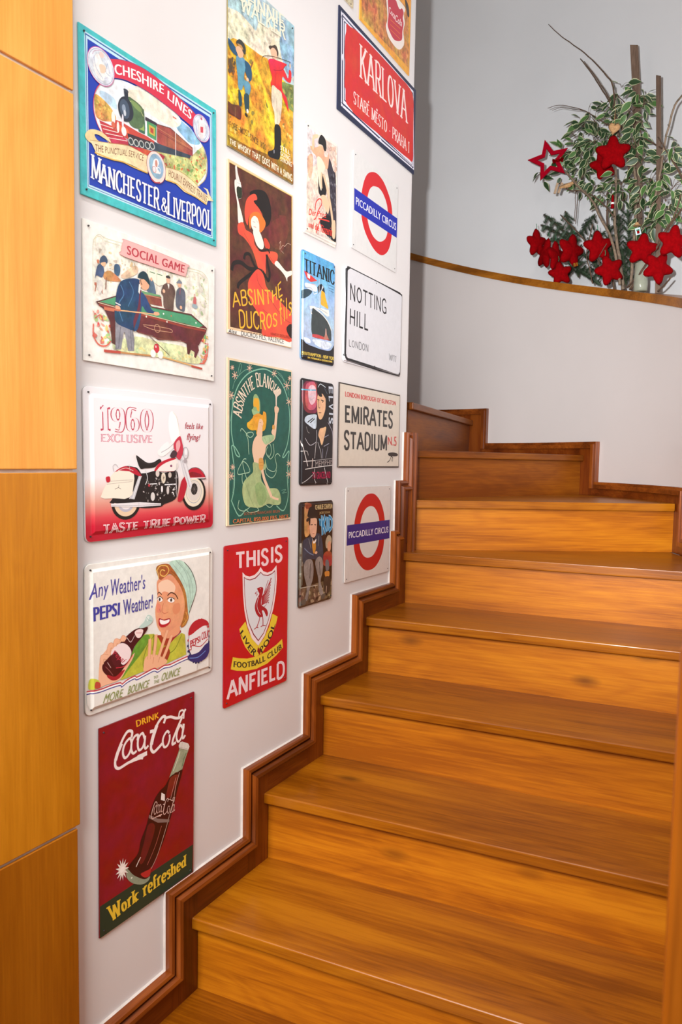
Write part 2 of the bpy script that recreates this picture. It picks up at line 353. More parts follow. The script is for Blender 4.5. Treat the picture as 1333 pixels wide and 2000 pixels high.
gl('G', .74, 'C.68,.8 .55,.97 .32,.99 .08,.75 .08,.25 .32,.01 .55,.03 .68,.15', 'L.68,.0 .68,.42', 'L.42,.42 .68,.42'); gl('H', .76, 'L.1,0 .1,1', 'L.66,0 .66,1', 'L.1,.5 .66,.5')
gl('I', .22, 'L.11,0 .11,1'); gl('J', .5, 'C.38,1 .38,.3 .3,.03 .1,.05 .06,.2'); gl('K', .74, 'L.1,0 .1,1', 'L.68,1 .12,.42', 'L.28,.6 .7,0'); gl('L', .58, 'L.1,0 .1,1', 'L.1,0 .56,0')
gl('M', .92, 'L.1,0 .1,1', 'L.1,1 .46,.1', 'L.46,.1 .82,1', 'L.82,1 .82,0'); gl('N', .78, 'L.1,0 .1,1', 'L.1,1 .68,0', 'L.68,0 .68,1'); gl('O', .8, 'O.4,.5 .32,.5')
gl('P', .64, 'L.1,0 .1,1', 'C.1,1 .42,1 .6,.88 .6,.6 .42,.47 .1,.47'); gl('Q', .8, 'O.4,.5 .32,.5', 'L.45,.25 .72,-.08'); gl('R', .7, 'L.1,0 .1,1', 'C.1,1 .42,1 .6,.88 .6,.62 .42,.5 .1,.5', 'L.36,.5 .68,0')
gl('S', .6, 'C.54,.8 .42,.97 .2,.97 .08,.8 .14,.6 .44,.42 .54,.22 .42,.03 .18,.02 .06,.2'); gl('T', .7, 'L.35,0 .35,1', 'L.02,1 .68,1'); gl('U', .76, 'L.1,1 .1,.4', 'C.1,.45 .12,.1 .38,0 .64,.1 .66,.45', 'L.66,.4 .66,1')
gl('V', .76, 'L.02,1 .38,0', 'L.38,0 .74,1'); gl('W', 1.06, 'L.02,1 .28,0', 'L.28,0 .53,.9', 'L.53,.9 .78,0', 'L.78,0 1.04,1'); gl('X', .74, 'L.04,1 .7,0', 'L.04,0 .7,1'); gl('Y', .72, 'L.02,1 .36,.5', 'L.70,1 .36,.5', 'L.36,0 .36,.5'); gl('Z', .66, 'L.06,1 .6,1', 'L.6,1 .06,0', 'L.06,0 .6,0')
gl('1', .4, 'L.22,0 .22,1', 'L.06,.82 .22,1'); gl('9', .62, 'O.31,.7 .22,.3', 'C.53,.7 .53,.3 .4,.02 .15,.04'); gl('6', .62, 'O.31,.3 .22,.3', 'C.09,.3 .09,.7 .22,.98 .5,.96'); gl('0', .64, 'O.32,.5 .23,.5'); gl('8', .62, 'O.31,.74 .19,.26', 'O.31,.25 .23,.25'); gl('2', .6, 'C.08,.8 .2,1 .48,.98 .52,.7 .3,.35 .08,0', 'L.08,0 .56,0'); gl('5', .6, 'L.14,1 .52,1', 'L.14,1 .14,.55', 'C.14,.55 .35,.62 .54,.45 .5,.1 .3,0 .08,.1')
gl('&', .8, 'C.74,.5 .6,.1 .3,0 .1,.2 .2,.45 .5,.7 .5,.9 .34,1 .2,.85 .3,.6 .78,0'); gl('-', .4, 'L.08,.4 .32,.4'); gl('—', .7, 'L.05,.45 .65,.45'); gl(' ', .34); gl('.', .22, 'L.11,.0 .11,.08'); gl(',', .22, 'L.13,.08 .08,-.12')
gl('É', .62, 'L.1,0 .1,1', 'L.1,1 .58,1', 'L.1,.52 .48,.52', 'L.1,0 .6,0', 'L.28,1.12 .46,1.3'); gl('Ě', .62, 'L.1,0 .1,1', 'L.1,1 .58,1', 'L.1,.52 .48,.52', 'L.1,0 .6,0', 'L.2,1.28 .34,1.12', 'L.34,1.12 .48,1.28')
gl('o', .56, 'O.28,.33 .2,.33'); gl('r', .42, 'L.12,0 .12,.66', 'C.12,.45 .2,.62 .32,.68 .4,.6'); gl('k', .56, 'L.1,0 .1,1', 'L.48,.66 .12,.28', 'L.24,.38 .5,0'); gl('e', .52, 'C.08,.36 .46,.36 .44,.58 .27,.67 .1,.5 .08,.2 .24,0 .46,.12'); gl('f', .36, 'C.4,.92 .28,1 .16,.9 .15,.7', 'L.15,.75 .15,0', 'L.02,.62 .32,.62')
gl('s', .44, 'C.4,.54 .3,.66 .12,.64 .1,.48 .34,.32 .38,.14 .24,0 .06,.08'); gl('h', .58, 'L.1,0 .1,1', 'C.1,.5 .22,.64 .4,.64 .46,.45 .46,.3', 'L.46,.35 .46,0'); gl('d', .58, 'L.47,0 .47,1', 'O.27,.33 .2,.33'); gl('i', .22, 'L.11,0 .11,.64', 'L.11,.84 .11,.92'); gl('l', .22, 'L.11,0 .11,1')
def ribbon(pts, wf, closed=False):
    """quads along a 2D polyline, wf(direction) gives the width"""
    n = len(pts); L_, R_ = [], []
    for i in range(n):
        p, q = (pts[i - 1], pts[(i + 1) % n]) if closed else (pts[max(0, i - 1)], pts[min(n - 1, i + 1)])
        dx, dy = q[0] - p[0], q[1] - p[1]; l = hypot(dx, dy) or 1; dx /= l; dy /= l; w = wf(dx, dy) / 2
        if 0 < i < n - 1 or closed:
            a, b = pts[i - 1], pts[i]; ex, ey = b[0] - a[0], b[1] - a[1]; l2 = hypot(ex, ey) or 1; c_ = abs(ex / l2 * dx + ey / l2 * dy); w /= max(.55, c_)
        L_.append((pts[i][0] - dy * w, pts[i][1] + dx * w)); R_.append((pts[i][0] + dy * w, pts[i][1] - dx * w))
    out = []
    for i in range(n if closed else n - 1):
        j = (i + 1) % n; out.append([L_[i], R_[i], R_[j], L_[j]])
    return out
def stroke_text(txt, thick, thin, serif):
    polys = []; x = 0; wf = lambda dx, dy: thin + (thick - thin) * min(1, abs(dy) * 1.15) ** 1.5
    for ch in txt:
        if ch not in GL: ch = ch.upper() if ch.upper() in GL else ' '
        w, sts, kinds = GL[ch]
        for st, kd in zip(sts, kinds):
            if kd == 'O':
                c_, r_ = st; t = min(thick, thin); ring = [(x + c_[0] + (r_[0]) * cos(a * pi / 9), c_[1] + (r_[1] - thin / 2) * sin(a * pi / 9)) for a in range(18)]
                polys += ribbon(ring, wf, True)
            else:
                pts = [(x + p[0], p[1]) for p in st]
                if kd == 'C': pts = smooth_pts(pts, n=4)
                elif len(pts) == 2:
                    (ax, ay), (bx, by) = pts
                    if abs(ay - by) < .02:   # bars sit inside the cap height
                        yy = ay - thin / 2 if ay > .9 else (ay + thin / 2 if ay < .05 else ay); pts = [(ax, yy), (bx, yy)]
                polys += ribbon(pts, wf)
                if serif and kd == 'L' and abs(pts[0][1] - pts[-1][1]) > .3:
                    for p in (pts[0], pts[-1]):
                        if p[1] < .02 or p[1] > .98 or abs(p[1] - .66) < .03:
                            yy = p[1] + (thin * .4 if p[1] < .5 else -thin * .4); hw = thick * .5 + serif * .75
                            polys.append([(p[0] - hw, yy - thin * .4), (p[0] + hw, yy - thin * .4), (p[0] + hw, yy + thin * .4), (p[0] - hw, yy + thin * .4)])
        x += w + .13
    return polys, x - .13
FC = {}
STY = {'sans': (0, 0), 'bold': (.028, 0), 'sb': (.012, 0), 'bi': (.014, .28), 'bh': (.012, .06), 'hv': (.05, .05)}
def font_text(txt, st):
    if (txt, st) in FC: return FC[(txt, st)]
    off, sh = STY[st]
    cu = bpy.data.curves.new('lettering', 'FONT'); cu.body = txt; cu.size = 1; cu.resolution_u = 3; cu.space_character = 1.06
    o = bpy.data.objects.new('lettering', cu); C.objects.link(o); dg = bpy.context.evaluated_depsgraph_get(); dg.update()
    me = bpy.data.meshes.new_from_object(o.evaluated_get(dg)); vs_ = [(v.co.x + sh * v.co.y, v.co.y) for v in me.vertices]; fs = [tuple(p.vertices) for p in me.polygons]
    bpy.data.objects.remove(o); bpy.data.curves.remove(cu); bpy.data.meshes.remove(me)
    CH = .729
    x0 = min(v[0] for v in vs_); x1 = max(v[0] for v in vs_)
    sh_ = (-off, 0, off) if off else (0,)
    r = ([[((vs_[i][0] - x0 + e + off), vs_[i][1] / CH) for i in f] for e in sh_ for f in fs], x1 - x0 + 2 * off); FC[(txt, st)] = r; return r
def polyline_at(P, t):
    L_ = [0]
    for a, b in zip(P, P[1:]): L_.append(L_[-1] + hypot(b[0] - a[0], b[1] - a[1]))
    s = t * L_[-1]
    for i in range(len(P) - 1):
        if s <= L_[i + 1] or i == len(P) - 2:
            u = (s - L_[i]) / max(1e-9, L_[i + 1] - L_[i]); return (P[i][0] + (P[i + 1][0] - P[i][0]) * u, P[i][1] + (P[i + 1][1] - P[i][1]) * u)
# ------------------------------------------------------------------ tin signs
LIFT = .000006
INFO = {}
class Art:
    def __init__(s, w, h, r): s.v = []; s.f = []; s.c = []; s.z = 0; s.e = 0; s.w = w; s.h = h; s.r = r
    def poly(s, pts, c_, al=0.0, lift=True, tess=True):
        if lift: s.z += 1 + int(s.e * 4e-7 / LIFT + .5)
        if lift: s.e = 0
        else: s.e += 1
        b = len(s.v); z = s.z * LIFT + s.e * 4e-7; s.v += [(z, p[0], p[1]) for p in pts]
        if tess and len(pts) > 3:
            tr = tessellate_polygon([[Vector((p[0], p[1], 0)) for p in pts]])
        elif len(pts) == 4: tr = [(0, 1, 2, 3)]
        else: tr = [tuple(range(len(pts)))]
        for t in tr:
            ar = sum(pts[t[i]][0] * pts[t[(i + 1) % len(t)]][1] - pts[t[(i + 1) % len(t)]][0] * pts[t[i]][1] for i in range(len(t)))
            t = tuple(t) if ar > 0 else tuple(t)[::-1]
            s.f.append(tuple(i + b for i in t)); s.c += [(c_[0], c_[1], c_[2], al)] * len(t)
def clip(pts, hw, hh):
    """keep artwork on its plate"""
    for ax, sg, lim in ((0, 1, hw), (0, -1, hw), (1, 1, hh), (1, -1, hh)):
        out = []; n = len(pts)
        for i in range(n):
            a, b = pts[i], pts[(i + 1) % n]; ia, ib = a[ax] * sg <= lim, b[ax] * sg <= lim
            if ia: out.append(a)
            if ia != ib:
                t = (lim * sg - a[ax]) / (b[ax] - a[ax]); out.append((a[0] + (b[0] - a[0]) * t, a[1] + (b[1] - a[1]) * t))
        pts = out
        if len(pts) < 3: return []
    return pts
def inside(p, poly):
    r = False; n = len(poly)
    for i in range(n):
        a, b = poly[i], poly[(i + 1) % n]
        if (a[1] > p[1]) != (b[1] > p[1]) and p[0] < (b[0] - a[0]) * (p[1] - a[1]) / (b[1] - a[1]) + a[0]: r = not r
    return r
def rrect(w, h, r, n=5):
    out = []
    for cx, cy, a0 in ((w/2 - r, h/2 - r, 0), (-w/2 + r, h/2 - r, 90), (-w/2 + r, -h/2 + r, 180), (w/2 - r, -h/2 + r, 270)):
        for i in range(n + 1):
            a = radians(a0 + 90 * i / n); out.append((cx + r * cos(a), cy + r * sin(a)))
    return out
NAILM = simple('dark_nail', '4a4648', .4, .6)
EDGE = {}
def A(key, fit, ops):
    yc, zc, w, h, t = fit; label, rad, emb, rim, nails, grp = INFO[key]
    root = empty('tin_sign', (0, 0, 0)); root.matrix_basis = Matrix.Translation((0, yc, zc)) @ Matrix.Rotation(t, 4, 'X')
    tag(root, label, 'sign', grp)
    MW = root.matrix_basis
    hw, hh = w / 2, h / 2
    # plate: thin sheet, optionally pressed into a shallow tray with a rolled rim
    if rim not in EDGE: EDGE[rim] = simple('sign_edge_' + rim, rim, .35, .0, .05)
    X0 = .0015; XF = .0045
    def ring(ww, hh_, r, x): return [(x, p[0], p[1]) for p in rrect(ww, hh_, max(r, .0006))]
    layers = [ring(w, h, rad, X0), ring(w, h, rad, XF - .0006), ring(w - .0014, h - .0014, rad, XF)]
    if emb:
        layers += [ring(w - emb * 1.8, h - emb * 1.8, rad * .8, XF), ring(w - emb * 2.6, h - emb * 2.6, rad * .7, XF + .0028)]
    m = MB(); n = len(layers[0]); vs_ = [v for l in layers for v in l]
    fs = [(i * n + j, i * n + (j + 1) % n, (i + 1) * n + (j + 1) % n, (i + 1) * n + j) for i in range(len(layers) - 1) for j in range(n)] + [tuple((len(layers) - 1) * n + j for j in range(n)), tuple(range(n))[::-1]]
    XT = XF + (.0038 if emb else 0)
    art = Art(w, h, rad)
    hwp, hhp = hw - .0004, hh - .0004
    def newlayer():
        art.z += 1 + int(art.e * 4e-7 / LIFT + .5); art.e = 0
    def put(pts, c_, al=0.0, lift=True, tess=True):
        q = clip(pts, hwp, hhp)
        if len(q) >= 3: art.poly(q, c_, al, lift, tess)
    K = 1e-4
    cc = lambda L_: [(a * K, b * K) for a, b in L_]
    for op in ops:
        o_ = op[0]
        if o_ == 'BG': art.poly(rrect(w - .001, h - .001, max(.0006, rad)), col(op[1])[:3], op[2])
        elif o_ == 'V':
            st = op[1]; art.z += 1; rr = rrect(w - .001, h - .001, max(rad, .0006)); ys = sorted(set([p[1] for p in rr] + [-hh + .0005 + (h - .001) * i / 60 for i in range(61)]))
            def width(y):
                r = max(rad, .0006); e = abs(y) - (hh - .0005 - r); return hw - .0005 - (r - math.sqrt(max(0, r * r - e * e)) if e > 0 else 0)
            def cat(y):
                u = (y + hh) / h
                for (a, ca), (b, cb) in zip(st, st[1:]):
                    if u <= b: f_ = max(0, (u - a) / max(1e-6, b - a)); A_, B_ = col(ca), col(cb); return tuple(A_[i] + (B_[i] - A_[i]) * f_ for i in range(3))
                return col(st[-1][1])[:3]
            for a, b in zip(ys, ys[1:]):
                bb = len(art.v); z = art.z * LIFT; wa, wb = width(a), width(b)
                art.v += [(z, -wa, a), (z, wa, a), (z, wb, b), (z, -wb, b)]; art.f.append((bb, bb + 1, bb + 2, bb + 3)); ca, cb = cat(a), cat(b)
                art.c += [ca + (op[2],), ca + (op[2],), cb + (op[2],), cb + (op[2],)]
        elif o_ in 'FM':
            p = cc(op[2]); p = smooth_pts(p, True, 4) if o_ == 'M' else p; put(p, col(op[1])[:3], op[3])
        elif o_ == 'S':
            p = cc(op[3]); wd_ = op[2] * K; cl = bool(op[4])
            if op[5]: p = smooth_pts(p, cl, 4)
            newlayer()
            for q in ribbon(p, lambda dx, dy: wd_, cl): put(q, col(op[1])[:3], 0, False, False)
        elif o_ in 'EO':
            i_ = 2 if o_ == 'E' else 3; c_ = op[i_]; r_ = op[i_ + 1]; pts = [((c_[0] + r_[0] * cos(a * pi / 16)) * K, (c_[1] + r_[1] * sin(a * pi / 16)) * K) for a in range(32)]
            if o_ == 'E': put(pts, col(op[1])[:3], op[4])
            else:
                newlayer(); wd_ = op[2] * K
                for q in ribbon(pts, lambda dx, dy: wd_, True): put(q, col(op[1])[:3], 0, False, False)
        elif o_ == 'B':
            reg = cc(op[2]); rnd = random.Random(op[5]); xs = [p[0] for p in reg]; ys = [p[1] for p in reg]; c_ = 0; tries = 0
            while c_ < op[3] and tries < 4000:
                tries += 1; p = (rnd.uniform(min(xs), max(xs)), rnd.uniform(min(ys), max(ys)))
                if not inside(p, reg): continue
                c_ += 1; sz = op[4] * K * rnd.uniform(.4, 1.3); a0 = rnd.uniform(0, 6.3); asp = rnd.uniform(.35, .8); q = []
                for i in range(7):
                    a = i * 2 * pi / 7; rr_ = sz * rnd.uniform(.6, 1.1); x_, y_ = rr_ * cos(a), rr_ * sin(a) * asp; q.append((p[0] + x_ * cos(a0) - y_ * sin(a0), p[1] + x_ * sin(a0) + y_ * cos(a0)))
                put(q, col(rnd.choice(op[1]))[:3], .4)
        elif o_ == 'T':
            txt, st, c_, top, bot = op[1:]; top, bot = cc(top), cc(bot); newlayer()
            polys, W_ = stroke_text(txt, *st) if isinstance(st, list) else font_text(txt, st)
            for q in polys:
                r = []
                for x_, y_ in q:
                    u = x_ / W_; a = polyline_at(bot, u); b = polyline_at(top, u); r.append((a[0] + (b[0] - a[0]) * y_, a[1] + (b[1] - a[1]) * y_))
                put(r, col(c_)[:3], 0, False, False)
    plate = obj('plate', [MW @ Vector(v) for v in vs_], fs, EDGE[rim], root, origin=MW.translation)
    for p_ in plate.data.polygons[:0]: pass
    # the print follows the pressed plate: inner field raised, border low
    def lift_x(y, z, x):
        if not emb: return XF + x
        d = min(hw - abs(y), hh - abs(z))
        a, b = emb * .7, emb * 1.15
        f_ = 0 if d < a else (1 if d > b else (d - a) / (b - a)); f_ = f_ * f_ * (3 - 2 * f_)
        return XF + .0038 * f_ + x
    if emb:
        bm = bmesh.new(); vv = [bm.verts.new(v) for v in art.v]; lay = bm.loops.layers.float_color.new('ink'); ci = 0
        for f in art.f:
            try: fc = bm.faces.new([vv[i] for i in f])
            except ValueError: ci += len(f); continue
            for lp in fc.loops: lp[lay] = art.c[ci]; ci += 1
        for ax, sg, half in ((1, 1, hw), (1, -1, hw), (2, 1, hh), (2, -1, hh)):
            for d in (emb * .7, emb * .82, emb * .95, emb * 1.15):
                co = [0, 0, 0]; co[ax] = sg * (half - d); no = [0, 0, 0]; no[ax] = sg
                bmesh.ops.bisect_plane(bm, geom=bm.verts[:] + bm.edges[:] + bm.faces[:], plane_co=co, plane_no=no)
        for v in bm.verts: v.co.x = lift_x(v.co.y, v.co.z, v.co.x)
        me = bpy.data.meshes.new('artwork'); bm.to_mesh(me); bm.free()
    else:
        me = bpy.data.meshes.new('artwork'); me.from_pydata([(XF + v[0], v[1], v[2]) for v in art.v], [], art.f)
        ca = me.color_attributes.new('ink', 'FLOAT_COLOR', 'CORNER'); ca.data.foreach_set('color', [x for c_ in art.c for x in c_])
    me.materials.append(PRINT); o = bpy.data.objects.new('artwork', me); C.objects.link(o); o.parent = root
    for (sy, sz) in nails:
        mm = MB(); y0, z0 = sy * (hw - .011), sz * (hh - .011); xx = lift_x(y0, z0, 0) + art.z * LIFT
        pts = [MW @ Vector((xx - .001, y0, z0)), MW @ Vector((xx + .0012, y0, z0))]
        mm.tube(pts, .0019, .0015, 8); mm.build('nail', NAILM, root)
    return root
G = 'tin signs on the white wall'
TL, TR, BL, BR = (-1, 1), (1, 1), (-1, -1), (1, -1)
INFO.update({
 'cheshire': ('turquoise bordered blue railway sign with a steam locomotive, above the billiards sign', .001, 0, '3cb4b8', [TL, TR, BL, BR], G),
 'social': ('cream sign of a man in a navy coat bent over a green billiard table', .001, 0, 'e8e6de', [TL, TR, BL, BR], G),
 'moto': ('embossed white and red sign with a cream and red touring motorcycle', .012, .018, 'e6e4e6', [TL, TR, BL], G),
 'pepsi': ('embossed white sign of a smiling woman in a mint headscarf holding a soda bottle', .012, .014, 'e4e2da', [TL, TR, BL, BR], G),
 'coca': ('dark red sign with a tilted soda bottle, white script and a green bottom band', .001, 0, '6c1218', [TL, TR, BL, BR], G),
 'golf': ('tall yellow and sky blue painted sign of a red coated golfer and caddie', .001, 0, '8a7a4a', [TR], G),
 'ducros': ('brown sign of a reclining figure in a red dress lifting a bottle, thin peach border', .001, 0, 'e4c49c', [], G),
 'blanqui': ('dark green sign of a kneeling blonde woman in a pale green gown raising a glass', .001, 0, 'dcc8a4', [], G),
 'anfield': ('bright red football sign with a white bird shield and yellow ribbons', .006, 0, '96141e', [TL, TR, BL, BR], G),
 'prinz': ('narrow pinkish film sign of a dancer in white with red script below', .006, .006, 'e4dcd2', [TL, BL], G),
 'titanic': ('narrow blue sign of an ocean liner bow with a yellow funnel', .01, .006, '6a98c4', [TL, TR], G),
 'elvis': ('narrow black sign of a dark haired man in a black leather jacket', .01, .006, '1c181c', [TL, TR, BL, BR], G),
 'kid': ('narrow brown film sign of a seated man in grey trousers beside a small child', .01, .006, '2c2018', [TL, TR, BL, BR], G),
 'karlova': ('red street name sign with a navy and white ornamental border', .003, 0, '1c2444', [], G),
 'orange': ('orange sign with a red and white shield, cut by the top of the picture', .001, 0, 'e8a83c', [], G),
 'tan': ('corner of a beige sign at the very top, left of the orange one', .001, 0, 'c8b898', [], G),
 'picc1': ('white square sign with red ring and blue bar, above the black bordered street sign', .004, 0, 'd6d4d2', [TL, TR, BL, BR], G),
 'notting': ('white street sign with a thick rounded black border', .016, .005, 'dcdce0', [(0, 1), (0, -1)], G),
 'emirates': ('beige street sign with a thin black border and a small cannon', .001, 0, '3a2e28', [], G),
 'picc2': ('white square sign with red ring and blue bar, lowest of its column near the stairs', .004, 0, 'd0cac4', [TL, TR, BL, BR], G),
})
